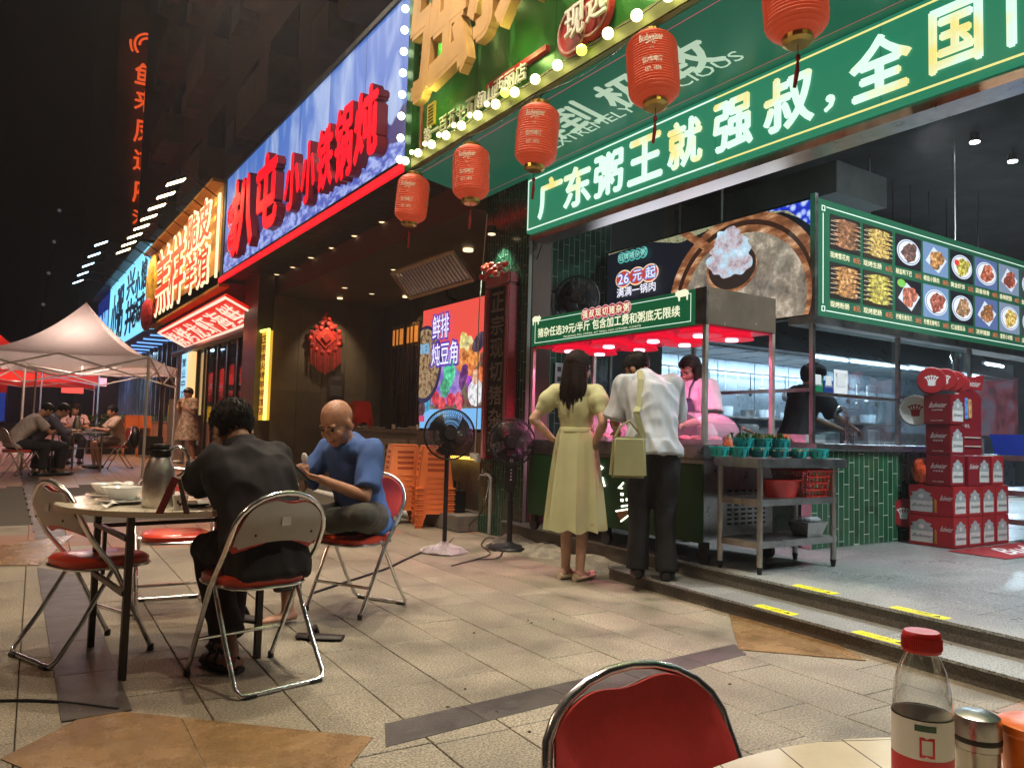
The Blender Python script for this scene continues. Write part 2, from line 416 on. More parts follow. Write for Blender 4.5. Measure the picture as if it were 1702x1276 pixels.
inlay(g2((162, 1179), (620, 1226), (579, 1276)) + [UV(.6, 1.9), G(0, 1262)], m_granite_org, 2, UV(1, 0), 'orange granite slab')
inlay(g2((1212, 1020), (1228, 1080), (1440, 1098)) + [Vector((step1(2.6) + .05, 2.6, 0)), Vector((step1(3.3), 3.3, 0))], m_granite_org, 2, UV(1, 0), 'orange granite slab')
inlay([UV(.14, 3.27), UV(.37, 3.29), UV(.33, 6.3), UV(.07, 6.75)], m_granite_dk, 6, UV(0, 1), 'dark grey band slab')
for k in range(14):
    y0 = 8.3 + k * .62; a_, b_ = UV(.18 - .02 * k, y0 + .305), None
    MB().cbox(a_ + Vector((0, 0, -.012 + gz0(a_.y))), .25, .612, .035, -TH, Matrix.Rotation(.022 if a_.y > 9 else 0, 4, 'X')).build('paving_slab', m_granite_dk, paving)['label'] = 'dark grey band slab'
inlay(g2((-80, 905), (0, 907), (123, 889), (64, 940), (-80, 940)), m_granite_org, 2, UV(1, 0), 'orange granite slab')

# steps and shop platform
st = E('granite_steps', (4, 3, 0)); tag(st, kind='structure')
def strip(f0, f1, y0, y1, z0, z1, n, mat, par, name):
    for k in range(n):
        a, b = y0 + (y1 - y0) * k / n, y0 + (y1 - y0) * (k + 1) / n - .003
        MB().prism([(f0(a), a), (f1(a), a), (f1(b), b), (f0(b), b)], z0, z1).build(name, mat, par)
strip(lambda y: step1(y) + .012, lambda y: step1(y) + .45, -1.0, 4.55, 0, .075, 5, m_riser, st, 'riser_stone')
strip(step1, lambda y: step1(y) + .5, -1.0, 4.55, .076, .09, 5, m_terrazzo, st, 'tread_stone')
strip(lambda y: step2(y) + .012, lambda y: step2(y) + .3, -1.0, 6.72, 0, .174, 7, m_riser, st, 'riser_stone')
strip(step2, lambda y: step2(y) + .3, -1.0, 6.72, .175, .19, 7, m_terrazzo, st, 'tread_stone')
pf = tag(MB().prism([(4.5, -2), (16, -2), (16, 6.72), (4.5, 6.72)], -.2, .17).build('platform', m_concrete), kind='structure')
pt = MB().cbox((0, 0, -.01), .797, .797, .02).mesh('floor_tile', m_terrazzo, bevel=.001, seg=1)
for i in range(13):
    for j in range(10):
        x, y = 4.76 + .8 * i, -1.5 + .8 * j
        if i == 0: pass
        inst('floor_tile', pt, pf, Matrix.Translation((x, y, .1872)))
# rough concrete ramp where the lower step ends
rm = MB(); rnd = random.Random(11)
pr_ = []
for k in range(18):
    t = k / 17; y = 6.6 - t * 1.95; base = step2(y)
    pr_.append((base - .26 - .05 * sin(k * 1.7) + (.1 if k in (0, 17) else 0), base + .03, y + rnd.uniform(-.02, .02), .075 + .02 * sin(k * 1.1) + rnd.uniform(-.012, .012)))
vs = []
for a, b, y, h in pr_:
    for s in range(8):
        u = s / 7; vs.append((a + (b - a) * u, y + rnd.uniform(-.012, .012), -.005 + h * (1 - (1 - u) ** 2.2) + rnd.uniform(-.007, .007) * (s > 0)))
rm.add(vs, [(r * 8 + s, r * 8 + s + 1, (r + 1) * 8 + s + 1, (r + 1) * 8 + s) for r in range(17) for s in range(7)])
o = rm.build('concrete_ramp', M('rough_concrete', (.25, .225, .18), .9, var=.35, vs=9, bump=1, bs=45, speck=.25, sps=90), smooth=True)
tag(o, 'rough lump of poured concrete against the base of the upper step', 'concrete ramp')
# caution stickers
for k, (pa, pb, z, f) in enumerate((((1296, 975), (1368, 990), .19, step2), ((1462, 1012), (1553, 1033), .19, step2), ((1240, 1008), (1313, 1023), .09, step1), ((1405, 1052), (1500, 1075), .09, step1))):
    A, B = G(*pa, z), G(*pb, z); y0, y1 = A.y, B.y
    U = Vector((f(y1) - f(y0), y1 - y0, 0)).normalized(); V = Vector((-U.y, U.x, 0))
    if V.x < 0: V = -V
    L = abs(y1 - y0) ; O = Vector((f(y0) + .012, y0, z + .0022))
    s_ = E('caution_sticker', O, 0, ['yellow caution sticker on the platform edge, next to the steel prep table', 'yellow caution sticker on the platform edge, further from the prep table', 'yellow caution sticker on the lower tread, beside the orange floor slab', 'yellow caution sticker on the lower tread, directly behind the water bottle'][k], 'sticker', 'yellow caution stickers on the steps')
    MB().slab(O, U, V, L, .075, .0016).build('sticker_sheet', M('yellow_sticker', C(225, 220, 25), .5, var=.05), s_)
    text('lettering', '小心台阶 ▲', m_black, s_, O + U * .03 + V * .014 + Z1 * .001, U, V, L - .06, .048, .001)

# ================================================================== tiled walls
def tile_wall(name, O, U, w, h, label, cat, matt, mg, tw=.075, th=.298, parent=None, skip=None, back=.1, kindname='wall'):
    """vertical glazed tiles, each a piece, running bond; returns the wall"""
    U = Vector(U).normalized(); V = Z1; N = U.cross(V)
    e = MB().slab(Vector(O) - N * .0025, U, V, w, h, back).build(name, mg)
    tag(e, label, cat)
    full = MB().slab(Vector((0, 0, 0)), X1, Z1, tw - .007, th - .007, .006).mesh('tile', matt, bevel=.001, seg=1)
    R = Matrix(((U.x, N.x * -1, 0, 0), (U.y, N.y * -1, 0, 0), (0, 0, 1, 0), (0, 0, 0, 1)))
    n = int(w / tw + .01)
    for i in range(n):
        z = -th * ((i * .37) % 1.0)
        while z < h - .01:
            z0, z1 = max(0, z), min(h, z + th)
            if z1 - z0 > .02 and not (skip and skip(i * tw, z0)):
                m4 = Matrix.Translation(Vector(O) + U * (i * tw + .002) + V * (z0 + .002)) @ R
                if z1 - z0 < th - .001: m4 = m4 @ Matrix.Diagonal((1, 1, (z1 - z0 - .007) / (th - .007), 1))
                inst('tile', full, e, m4)
            z += th
    return e
# kitchen counter wall facing the camera, under the menu
kx0, ky = 5.69, 4.02
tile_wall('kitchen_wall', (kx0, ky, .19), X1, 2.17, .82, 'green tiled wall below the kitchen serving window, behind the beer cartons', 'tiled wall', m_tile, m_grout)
MB().box(kx0, kx0 + .1, ky + .12, 8.6, .19, 1.01).build('kitchen_side_wall', M('side_tile', (.015, .06, .03), .3, var=.2)) ; tag(bpy.data.objects['kitchen_side_wall'], 'green wall of the kitchen facing the street behind the cart', 'wall')
# wall behind the cart, facing the camera, and the pier
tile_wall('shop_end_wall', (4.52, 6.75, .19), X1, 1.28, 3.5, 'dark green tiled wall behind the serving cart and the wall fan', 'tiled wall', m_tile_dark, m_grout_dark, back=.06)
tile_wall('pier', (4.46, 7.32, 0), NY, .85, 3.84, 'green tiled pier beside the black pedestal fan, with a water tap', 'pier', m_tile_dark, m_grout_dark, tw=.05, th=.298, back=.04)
tag(MB().box(4.515, 4.75, 6.47, 7.3, 0, 3.85).build('pier_core', m_brown), 'brown core of the pier between the two shops', 'pier')

# ================================================================== porridge shop: big sign, soffit board, lower sign
m_big = M('green_sign_sheet', (.035, .17, .03), .3, .2, var=.2, vs=1.2)
m_frame_g = M('green_frame', (.02, .11, .02), .35, .3, var=.15)
m_gold = M('gold_letter', (.62, .36, .12), .45, .1, var=.12, vs=3)
m_redp = M('red_plate', (.42, .03, .025), .45, var=.1)
XS = 3.5
big = E('main_shop_sign', (XS, 3, 3.9), label='large green shop sign with thick gold characters edged with lit round bulbs', cat='sign')
MB().box(XS, XS + .25, -1.2, 7.2, 3.93, 7.0).build('sign_board', m_big, big)
MB().box(XS - .06, XS + .28, 7.2, 7.36, 3.78, 7.0).build('side_frame', m_frame_g, big, bevel=.01)
MB().box(XS - .06, XS + .28, -1.2, 7.2, 3.79, 3.93).build('bottom_frame', M('frame_olive', (.2, .22, .06), .4, .3, var=.15), big, bevel=.01)
MB().box(XS - .02, XS - .001, 7.06, 7.1, 3.93, 5.2).build('trim_strip', M('copper_trim', (.5, .18, .09), .4, .4, var=.1), big)
# gold characters: thick, slanted
def face(px, py, x=XS): return PX(px, py, x)
text('letter', '强', m_gold, big, (XS - .10, 7.02, 4.36), NY, Z1, 1.12, 1.75, .09, .04, shear=.06, res=3)
text('letter', '叔', m_gold, big, (XS - .10, 5.85, 4.5), NY, Z1, 1.1, 1.6, .09, .04, shear=.06, res=3)
for cx_, cy_, q_ in ((960, 52, .03), (992, 22, .036)):
    c = face(cx_, cy_, XS - q_); RM = Matrix.Rotation(-pi / 2, 3, 'Y')
    MB().lathe([(.0, 0), (.2, 0), (.2, .04), (.0, .04)], c, 28, RM).build('badge_plate', m_redp, big)
    MB().lathe([(.165, .04), (.165, .055), (.18, .055), (.18, .04)], c, 28, RM, False).build('badge_rim', M('badge_rim', (.5, .25, .2), .5, var=0), big)
for ch, cx_, cy_ in (('现', 940, 72), ('选', 976, 40)):
    c = face(cx_, cy_, XS - .1); text('letter', ch, m_cream, big, c, NY, Z1, .22, .24, .015, .02)
a, b = face(814, 148), face(914, 82)
MB().box(XS - .04, XS, b.y, a.y, a.z - .02, a.z + .025).build('underline_bar', m_redp, big)
a, b = face(708, 249), face(880, 144)
letters('第一百五十五南山西丽店', m_cream, big, (XS - .02, a.y, a.z + .05), NY, Z1, a.y - b.y, .15, .02, .012)
c = face(712, 215); MB().box(XS - .02, XS, c.y - .16, c.y, c.z, c.z + .24).build('notice_plate', M('yellow_notice', (.6, .4, .03), .4, var=0), big)
for k in range(6): MB().box(XS - .023, XS - .0205, c.y - .13, c.y - .03, c.z + .03 + k * .033, c.z + .045 + k * .033).build('notice_line', m_black, big)
# bulbs on the sign edge
m_bulb = M('lit_bulb', (.9, .85, .6), .3, var=0, emit=C(255, 245, 170), es=3.4)
m_bulb2 = M('lit_bulb_green', (.8, .9, .4), .3, var=0, emit=C(225, 250, 80), es=2.0)
m_bulb_side = M('lit_bulb_pale', (.9, .9, .8), .3, var=0, emit=C(245, 255, 215), es=3.0)
bl = MB().ell((0, 0, 0), .041, .041, .041, 14, 8)
bm1, bm2, bm3 = bl.mesh('bulb', m_bulb, True), bl.mesh('bulb', m_bulb2, True), bl.mesh('bulb', m_bulb_side, True)
rn = random.Random(5); k = 0; y = 7.2
while y > .4:
    big_ = Matrix.Diagonal((1, 1, 1, 1)) if k % 2 == 0 or y < 5.5 else Matrix.Diagonal((.6, .6, .6, 1))
    me = bm2 if (k in (13, 17, 20)) else bm1
    if y < 5.2 and k % 2: pass
    else: inst('bulb', me, big, Matrix.Translation((XS - .12, y, 3.86 + (.05 if k % 2 else 0))) @ big_)
    k += 1; y -= .145
for k in range(12): inst('bulb', bm3, big, Matrix.Translation((XS - .1, 7.38, 3.93 + k * .235)))
MB().tube([(XS - .1, 7.2 - t * .29, 3.86 + .018 * (t % 2)) for t in range(26)], .004, 5).build('bulb_wire', m_black, big)
for y in (6.6, 5.2, 3.9, 2.6):   # bare point lights low in front of the green sheet
    point('sign_glow', big, (XS - .22, y, 4.25), 3.2, (.85, 1, .35), .05)
for y in (6.7, 5.6):
    point('letter_glow', big, (XS - .06, y, 4.9), 2.4, (.9, 1, .35), .03)

# slanting soffit board under it
sof = E('soffit_board', (3.9, 3, 3.7), label='dark green slanting board reading EXTREMELY DELICIOUS under the bulb edge', cat='sign')
A_ = Vector((3.5, 7.3, 3.785)); B_ = Vector((4.36, 7.3, 3.66)); V_ = (A_ - B_)
SU, SV = NY, V_.normalized(); SH = V_.length
MB().slab(B_, SU, SV, 8.5, SH, .03).build('board', m_green_soffit, sof)
def on_s(px, py):
    n = SU.cross(SV); d = ray(px, py); return EYE + d * ((B_ - EYE).dot(n) / d.dot(n))
def sof_xy(px, py):
    q = on_s(px, py) - B_; return q.dot(SU), q.dot(SV)
SN = SU.cross(SV)
def sof_text(body, px, py, w, h, mat, **k): 
    q = on_s(px, py); return text('lettering', body, mat, sof, q + SN * .001, SU, SV, w, h, .002, **k)
q0, q1 = on_s(925, 246), on_s(1250, 100)
sof_text('EXTREMELY DELICIOUS', 925, 247, q0.y - q1.y, .115, M('printed_white', (.5, .6, .5), .5, var=0, emit=C(190, 225, 200), es=.55), bold=.01)
mwr = _M['printed_white']
for ch, (px0, py0), w_ in (('鲜', (880, 235), .42), ('到', (940, 215), .42), ('极', (1022, 178), .5), ('致', (1108, 132), .5)):
    q = on_s(px0, py0); qx = (q - B_).dot(SV)
    text('lettering', ch, mwr, sof, B_ + SU * (q - B_).dot(SU) + SV * .3 + SN * .001, SU, SV, w_, .36, .002, .03)
for z_, s_ in ((.80, .006), (.075, .004)):
    MB().slab(B_ + SV * z_ + SN * .0015, SU, SV, 8.3, s_, .001).build('trim_line', M('pink_line', (.5, .15, .2), .5, var=0, emit=C(190, 90, 110), es=.5), sof)
for off_ in (5.0, 6.3): text('lettering', '强叔现切猪杂粥', mwr, sof, B_ + SU * off_ + SV * .03 + SN * .002, SU, SV, .62, .055, .002, .01)
text('lettering', '强叔现切猪杂粥', mwr, sof, B_ + SU * 4.35 + SV * .76 + SN * .002, SU, SV, .62, .055, .002, .01)

# lower green sign
ls = E('lower_shop_sign', (4.35, 3, 3.1), label='long green lit sign with cream slogan characters and a pale line border', cat='sign')
def zt(y): return 3.64
MB().box(4.35, 4.52, -1.0, 6.37, 3.09, 3.655).build('sign_box', m_green_lit, ls, bevel=.006)
MB().box(4.40, 4.60, -1.0, 6.36, 3.02, 3.088).build('under_rail', m_steel, ls)
fw = .012
for (z0, z1) in ((3.615, 3.627), (3.118, 3.130)):
    MB().box(4.3465, 4.3505, 3.9, 6.35, z0, z1).build('border_line', m_letter_w, ls)
    MB().box(4.3465, 4.3505, -1.0, 3.897, z0, z1).build('border_line', m_letter_y, ls)
MB().box(4.3465, 4.3505, 6.338, 6.35, 3.132, 3.613).build('border_line', m_letter_w, ls)
mg = _M.get('x') or bpy.data.materials.new('lit_slogan_letter'); mg.use_nodes = True
b = mg.node_tree.nodes['Principled BSDF']; b.inputs['Base Color'].default_value = (.3, .3, .2, 1)
_n = mg.node_tree.nodes.new('ShaderNodeTexNoise'); _n.inputs['Scale'].default_value = 2.6; _r = mg.node_tree.nodes.new('ShaderNodeValToRGB'); _g = mg.node_tree.nodes.new('ShaderNodeNewGeometry')
mg.node_tree.links.new(_g.outputs['Position'], _n.inputs['Vector']); mg.node_tree.links.new(_n.outputs[0], _r.inputs[0]); mg.node_tree.links.new(_r.outputs[0], b.inputs['Emission Color'])
_r.color_ramp.elements[0].position = .52; _r.color_ramp.elements[0].color = (*C(214, 250, 232), 1); _r.color_ramp.elements[1].position = .66; _r.color_ramp.elements[1].color = (*C(236, 220, 132), 1)
b.inputs['Emission Strength'].default_value = 1.0
xs = [898, 940, 990, 1046, 1112, 1188, 1272, 1372, 1416, 1550, 1682]
body = '广东粥王就强叔，全国门店好'
ends = [935, 982, 1035, 1100, 1166, 1250, 1352, 1396, 1515, 1635, 1790]
for ch, a_, b_ in zip(body, xs, ends):
    ya, yb = PX(a_, 300, 4.35).y, PX(b_, 300, 4.35).y
    if ch == '，': text('letter', ch, mg, ls, (4.346, ya, 3.2), NY, Z1, .07, .1, .012, .03)
    else: text('letter', ch, mg, ls, (4.346, ya, 3.19), NY, Z1, ya - yb, .36, .012, .028, res=3)

# ================================================================== lanterns
m_lan = M('red_lantern_paper', (.42, .055, .02), .55, var=.12, vs=9, emit=C(215, 72, 34), es=.32, sheen=.2)
m_goldf = M('gold_fitting', (.5, .33, .08), .3, .9, var=.1)
m_print = M('lantern_print', (.55, .5, .4), .5, var=0)
m_tassel = M('red_tassel', (.3, .015, .012), .8, var=.1)
def lantern(c, tilt, tx, label):
    e = E('paper_lantern', c, 0, label, 'lantern', 'red paper lanterns hanging under the bulb edge')
    prof = []
    n = 26
    for i in range(n * 2 + 1):
        t = i / (n * 2); z = .245 - .49 * t
        s = abs(2 * t - 1); r = .165 * (1 - .04 * s ** 2) if s < .62 else .165 * (.985 - ((s - .62) / .38) ** 2.1 * .52)
        prof.append((r + (.0045 if i % 2 else -.003), z))
    R = Matrix.Rotation(tilt, 3, 'X') @ Matrix.Rotation(tx, 3, 'Y')
    MB().lathe(prof[::-1], (0, 0, 0), 30, R).build('paper_body', m_lan, e, local=True, smooth=True)
    MB().lathe([(0, .235), (.082, .235), (.082, .268), (.06, .28), (0, .28)], (0, 0, 0), 20, R).build('top_cap', m_goldf, e, local=True)
    MB().lathe([(0, -.285), (.06, -.285), (.082, -.27), (.082, -.235), (0, -.235)], (0, 0, 0), 20, R).build('bottom_cap', m_goldf, e, local=True)
    MB().tube([R @ Vector((0, 0, .28)), R @ Vector((0, 0, .34))], .004, 5).build('hanging_wire', m_black, e, local=True)
    ts = MB(); q = R @ Vector((0, 0, -.285))
    ts.tube([q, q + Vector((0, 0, -.05))], .003, 5); ts.ell(q + Vector((0, 0, -.07)), .014, .014, .02)
    ts.tube([q + Vector((0, 0, -.08)), q + Vector((0.006, 0.01, -.14)), q + Vector((.012, .03, -.22))], [.006, .013, .010], 8)
    ts.build('tassel', m_tassel, e, local=True)
    # printed script and emblem wrapped on the paper
    for body_, z_, h_, ang, w_ in (('Budweiser', .10, .05, 0, .15), ('♛', .03, .07, 0, .07), ('百威啤酒', -.06, .045, 0, .13), ('EST. 1876', -.12, .03, 0, .1)):
        a_, f_, asp = glyphs(body_, 0, .02, 2)
        for base in (-2.35, -.6, 1.6):
            vs_ = []
            for x, yv, _ in a_:
                an = base + (x - .5) * w_ / .165; r_ = .1705
                vs_.append(tuple(R @ Vector((r_ * cos(an), r_ * sin(an), z_ + yv * h_))))
            me = bpy.data.meshes.new('print'); me.from_pydata(vs_, [], f_); me.materials.append(m_print)
            o = bpy.data.objects.new('print', me); COL.objects.link(o); o.parent = e
    return e
rows = [((685, 331), .11, .03, 'red paper lantern below the corner of the bulb edge, leftmost and farthest of the five'),
        ((783, 288), -.02, .0, 'red paper lantern second from the corner of the bulb edge, straight and plain'),
        ((893, 226), .05, .05, 'red paper lantern with a worn striped print, third from the corner of the bulb edge'),
        ((1085, 116), -.17, .06, 'red paper lantern blown askew, fourth from the corner of the bulb edge'),
        ((1321, -6), -.09, .02, 'largest red paper lantern, cut by the top of the photo, in front of the slogan')]
for (px, py), ti, tx, lb in rows: lantern(PX(px, py, 3.46), ti, tx, lb)

# ================================================================== blue stew shop sign
bs_ = E('blue_shop_sign', (XS, 11, 3.9), label='long lit blue sign with snowy village print and big red block characters', cat='sign')
mb = bpy.data.materials.new('lit_snow_print'); mb.use_nodes = True; nt = mb.node_tree; N = nt.nodes; L = nt.links; b = N['Principled BSDF']; _M['lit_snow_print'] = mb
g_ = N.new('ShaderNodeNewGeometry'); sp = N.new('ShaderNodeSeparateXYZ'); L.new(g_.outputs['Position'], sp.inputs[0])
def NR(src, a0, a1, b0, b1):
    r = N.new('ShaderNodeMapRange'); r.inputs[1].default_value = a0; r.inputs[2].default_value = a1; r.inputs[3].default_value = b0; r.inputs[4].default_value = b1; L.new(src, r.inputs[0]); return r.outputs[0]
def NN(scale, st, det=6, dist=0.):
    mp = N.new('ShaderNodeMapping'); mp.inputs['Scale'].default_value = st; L.new(g_.outputs['Position'], mp.inputs[0])
    n = N.new('ShaderNodeTexNoise'); n.inputs['Scale'].default_value = scale; n.inputs['Detail'].default_value = det; n.inputs['Distortion'].default_value = dist; L.new(mp.outputs[0], n.inputs['Vector']); return n.outputs[0]
def MX(f, c0, c1):
    m = N.new('ShaderNodeMix'); m.data_type = 'RGBA'
    if hasattr(f, 'links'): L.new(f, m.inputs[0])
    else: m.inputs[0].default_value = f
    for i, c in ((6, c0), (7, c1)):
        if isinstance(c, tuple): m.inputs[i].default_value = (*c, 1)
        else: L.new(c, m.inputs[i])
    return m.outputs[2]
sky_c = MX(NR(sp.outputs[2], 4.3, 5.9, 0, 1), C(92, 120, 205), C(70, 118, 200))
smoke = NR(NN(1.3, (1, 1.6, .5), 8, .8), .46, .68, 0, .85)
c1 = MX(smoke, sky_c, C(185, 205, 240))
nz = NN(1.1, (1, 1, 1), 5)
md = N.new('ShaderNodeMath'); md.operation = 'MULTIPLY_ADD'; L.new(nz, md.inputs[0]); md.inputs[1].default_value = -1.1; L.new(sp.outputs[2], md.inputs[2])
c2 = MX(NR(md.outputs[0], 4.02, 4.06, 1, 0), c1, C(60, 52, 110))
nz2 = NN(1.8, (1, 1, 1), 6)
md2 = N.new('ShaderNodeMath'); md2.operation = 'MULTIPLY_ADD'; L.new(nz2, md2.inputs[0]); md2.inputs[1].default_value = -.9; L.new(sp.outputs[2], md2.inputs[2])
snow = MX(NR(NN(7, (1, 1, 2), 6), .42, .6, 0, 1), C(80, 95, 190), C(175, 192, 250))
c3 = MX(NR(md2.outputs[0], 3.83, 3.87, 1, 0), c2, snow)
L.new(c3, b.inputs['Emission Color']); b.inputs['Emission Strength'].default_value = .85; b.inputs['Base Color'].default_value = (.05, .06, .1, 1)
MB().box(XS, XS + .22, 7.37, 15.45, 3.985, 5.845).build('printed_face', mb, bs_)
MB().box(XS - .02, XS + .24, 15.45, 15.6, 3.95, 5.88).build('end_frame', m_darkmetal, bs_)
MB().box(XS - .03, XS + .24, 7.37, 15.6, 5.85, 5.92).build('top_frame', m_darkmetal, bs_)
MB().box(XS - .03, XS + .24, 7.37, 15.6, 3.93, 3.98).build('bottom_frame', m_darkmetal, bs_)
MB().box(XS - .05, XS - .01, 7.37, 15.6, 3.84, 3.925).build('red_light_strip', EM('lit_red_strip', C(255, 20, 35), 1.3), bs_)
for k in range(6): MB().box(XS - .0012, XS - .0002, 8.65 + k * 1.22, 8.656 + k * 1.22, 3.99, 5.84).build('panel_seam', m_darkmetal, bs_)
for k in range(5): MB().box(XS - .0012, XS - .0002, 6.0 - k * 1.22, 6.006 - k * 1.22, 3.94, 6.9).build('panel_seam', m_frame_g, big)
for k in range(5): MB().box(4.3488, 4.3498, 5.2 - k * 1.3, 5.204 - k * 1.3, 3.1, 3.65).build('panel_seam', m_green_soffit, ls)
m_rl = M('red_block_letter', (.55, .006, .02), .4, var=.03, emit=C(255, 0, 30), es=1.0)
m_rside = M('block_letter_side', (.22, .004, .01), .4, var=.05)
def bsl(ch, x0, x1, yb, yt, d=.13, bold=.04):
    xm = (x0 + x1) / 2; a_ = PX(x0, (yb), XS); b_ = PX(x1, yb, XS); zb = PX(xm, yb, XS).z; zt_ = PX(xm, yt, XS).z
    text('letter_body', ch, m_rside, bs_, (XS - .004, a_.y, zb), NY, Z1, a_.y - b_.y, zt_ - zb, d, bold); text('letter_face', ch, m_rl, bs_, (XS - .004 - d - .004, a_.y, zb), NY, Z1, a_.y - b_.y, zt_ - zb, .006, bold)
# rests on the face of the print; each block character is 20 cm thick
bsl('扒', 396, 430, 416, 302); bsl('屯', 438, 472, 380, 266)
bsl('小', 487, 511, 348, 264); bsl('小', 516, 537, 338, 244); bsl('铁', 543, 567, 316, 220); bsl('锅', 573, 600, 300, 186); bsl('炖', 607, 643, 266, 158)
for ch, cy_ in (('新', 358), ('旺', 398)):
    c = PX(386, cy_, XS - .03); MB().tube([c + Vector((0, .3 * cos(t), .22 * sin(t))) for t in [2 * pi * i / 28 for i in range(28)]], .018, 6, closed=True).build('seal_ring', m_rl, bs_)
    text('letter', ch, m_rl, bs_, c + Vector((0, .17, -.14)), NY, Z1, .34, .28, .02, .02)

# ================================================================== roast shop (yellow) sign, slanting banner, cyan sign
ys = E('yellow_shop_sign', (XS, 19, 3.9), label='orange brown sign with white neon outlined red characters under arm lamps', cat='sign')
m_yel = M('orange_sign_sheet', (.6, .27, .035), .6, var=.2, vs=2)
MB().box(XS, XS + .2, 15.75, 24.2, 3.8, 5.85).build('sign_board', m_yel, ys)
for k in range(26): MB().box(XS - .22, XS + .1, 15.75 + k * .325, 15.75 + k * .325 + .3, 5.86 + .0, 5.93).build('awning_slat', m_yel, ys)
m_neon_w = EM('white_neon', C(255, 222, 180), 1.3); m_lr = M('red_face', (.5, .04, .015), .5, var=0, emit=C(220, 50, 20), es=.5)
def neon_char(ch, px0, px1, z0, z1, x=XS - .13):
    y0, y1 = PX(px0, 480, XS).y, PX(px1, 480, XS).y
    text('letter', ch, m_lr, ys, (x - .034, y0, z0), NY, Z1, y0 - y1, z1 - z0, .006, .012)
    text('neon_outline', ch, m_neon_w, ys, (x - .0, y0 + .05, z0 - .04), NY, Z1, y0 - y1 + .1, z1 - z0 + .08, .03, .032)
neon_char('羔', 270, 292, 3.95, 5.5); neon_char('样', 293, 316, 3.95, 5.5)
neon_char('脆', 320, 336, 4.85, 5.65); neon_char('皮', 338, 357, 4.85, 5.65); neon_char('羊', 320, 336, 3.95, 4.7); neon_char('馆', 338, 357, 3.95, 4.7)
MB().ell((XS - .1, 23.2, 4.95), .12, .75, .8).build('emblem_disc', M('golden_emblem', (.6, .36, .05), .4, .3, var=.4, vs=5), ys)
MB().ell((XS - .2, 23.1, 4.05), .14, .7, .45).build('emblem_ribbon', M('red_emblem', (.4, .03, .05), .4, var=.3, vs=8), ys)
MB().box(XS - .04, XS - .005, 15.9, 16.0, 4.0, 5.7).build('neon_edge', m_neon_w, ys)
# arm floodlights
m_flood = EM('lit_flood', C(255, 228, 170), 16.0); m_flood_c = EM('lit_flood_cold', C(190, 230, 255), 12.0)
def arm_lamp(y, z, white, W, label, grp, reach=1.35, x=XS):
    e = E('arm_floodlight', (x, y, z), 0, label, 'floodlight', grp)
    MB().tube([(x, y, z), (x - reach * .6, y, z + .28), (x - reach, y, z + .22)], .014, 6).build('arm', m_darkmetal, e)
    h = Vector((x - reach, y, z + .17))
    R = Matrix.Rotation(-.5, 4, 'Y'); 
    MB().cbox(h, .4, .24, .05, 0, R).build('lamp_head', m_darkmetal, e)
    MB().cbox(h + Vector((.012, 0, -.035)), .36, .21, .012, 0, R).build('lamp_lens', m_flood if white else m_flood_c, e)
    if W: spot('flood', e, h + Vector((.03, 0, -.06)), (x, y, 4.7), W, 110, .6, (1, .68, .32) if white else (.55, .8, 1), .08)
    return e
ord_ = ['first', 'second', 'third', 'fourth', 'fifth', 'sixth', 'seventh', 'eighth']
for k in range(8): arm_lamp(16.3 + k * 1.08, 5.72, True, 150, '%s warm arm floodlight over the orange sign, counting from the blue sign' % ord_[k], 'arm floodlights above the shop signs', .8)
cs = E('cyan_shop_sign', (XS, 29, 4), label='bright cyan lit sign with dark characters beyond the orange sign', cat='sign')
MB().box(XS - .02, XS + .2, 24.4, 33.8, 3.82, 6.3).build('lit_face', M('lit_cyan', (.1, .3, .4), .4, var=.05, emit=C(125, 210, 240), es=1.2), cs)
MB().box(XS - .02, XS + .2, 33.9, 38, 3.82, 6.2).build('lit_side_face', M('lit_deep_blue', (.02, .04, .2), .4, var=.2, emit=C(20, 40, 120), es=.8), cs)
MB().box(XS - .3, XS + .25, 24.4, 38, 6.32, 6.4).build('top_frame', m_darkmetal, cs)
m_ink = M('dark_ink', (.01, .02, .05), .5, var=0)
for ch, y0, w_, z0, h_ in (('小', 32.9, 1.5, 4.1, 1.7), ('粥', 31.3, 1.6, 4.1, 1.8), ('井', 28.9, 1.7, 4.0, 1.1), ('兴', 28.9, 1.7, 5.2, .9), ('小', 27.0, 1.0, 5.0, .8), ('馆', 25.8, 1.0, 5.1, .9), ('老', 27.4, .9, 4.1, .8), ('坛', 26.5, .8, 4.15, .8), ('麻', 25.7, .8, 4.2, .8)):
    text('letter', ch, m_ink, cs, (XS - .025, y0, z0), NY, Z1, w_, h_, .02, .02)
m_lbl = EM('lit_pale_blue_letter', C(120, 190, 255), 1)
for k in range(4): text('letter', '川鱼火锅'[k], m_lbl, cs, (XS - .03, 37.8 - k * .95, 4.2), NY, Z1, .8, 1.3, .02, .06)
for k in range(5): arm_lamp(25.6 + k * 1.9, 6.2, False, 90, '%s cold arm floodlight over the cyan sign, counting from the orange sign' % ord_[k], 'cold arm floodlights above the cyan sign', 1.2)
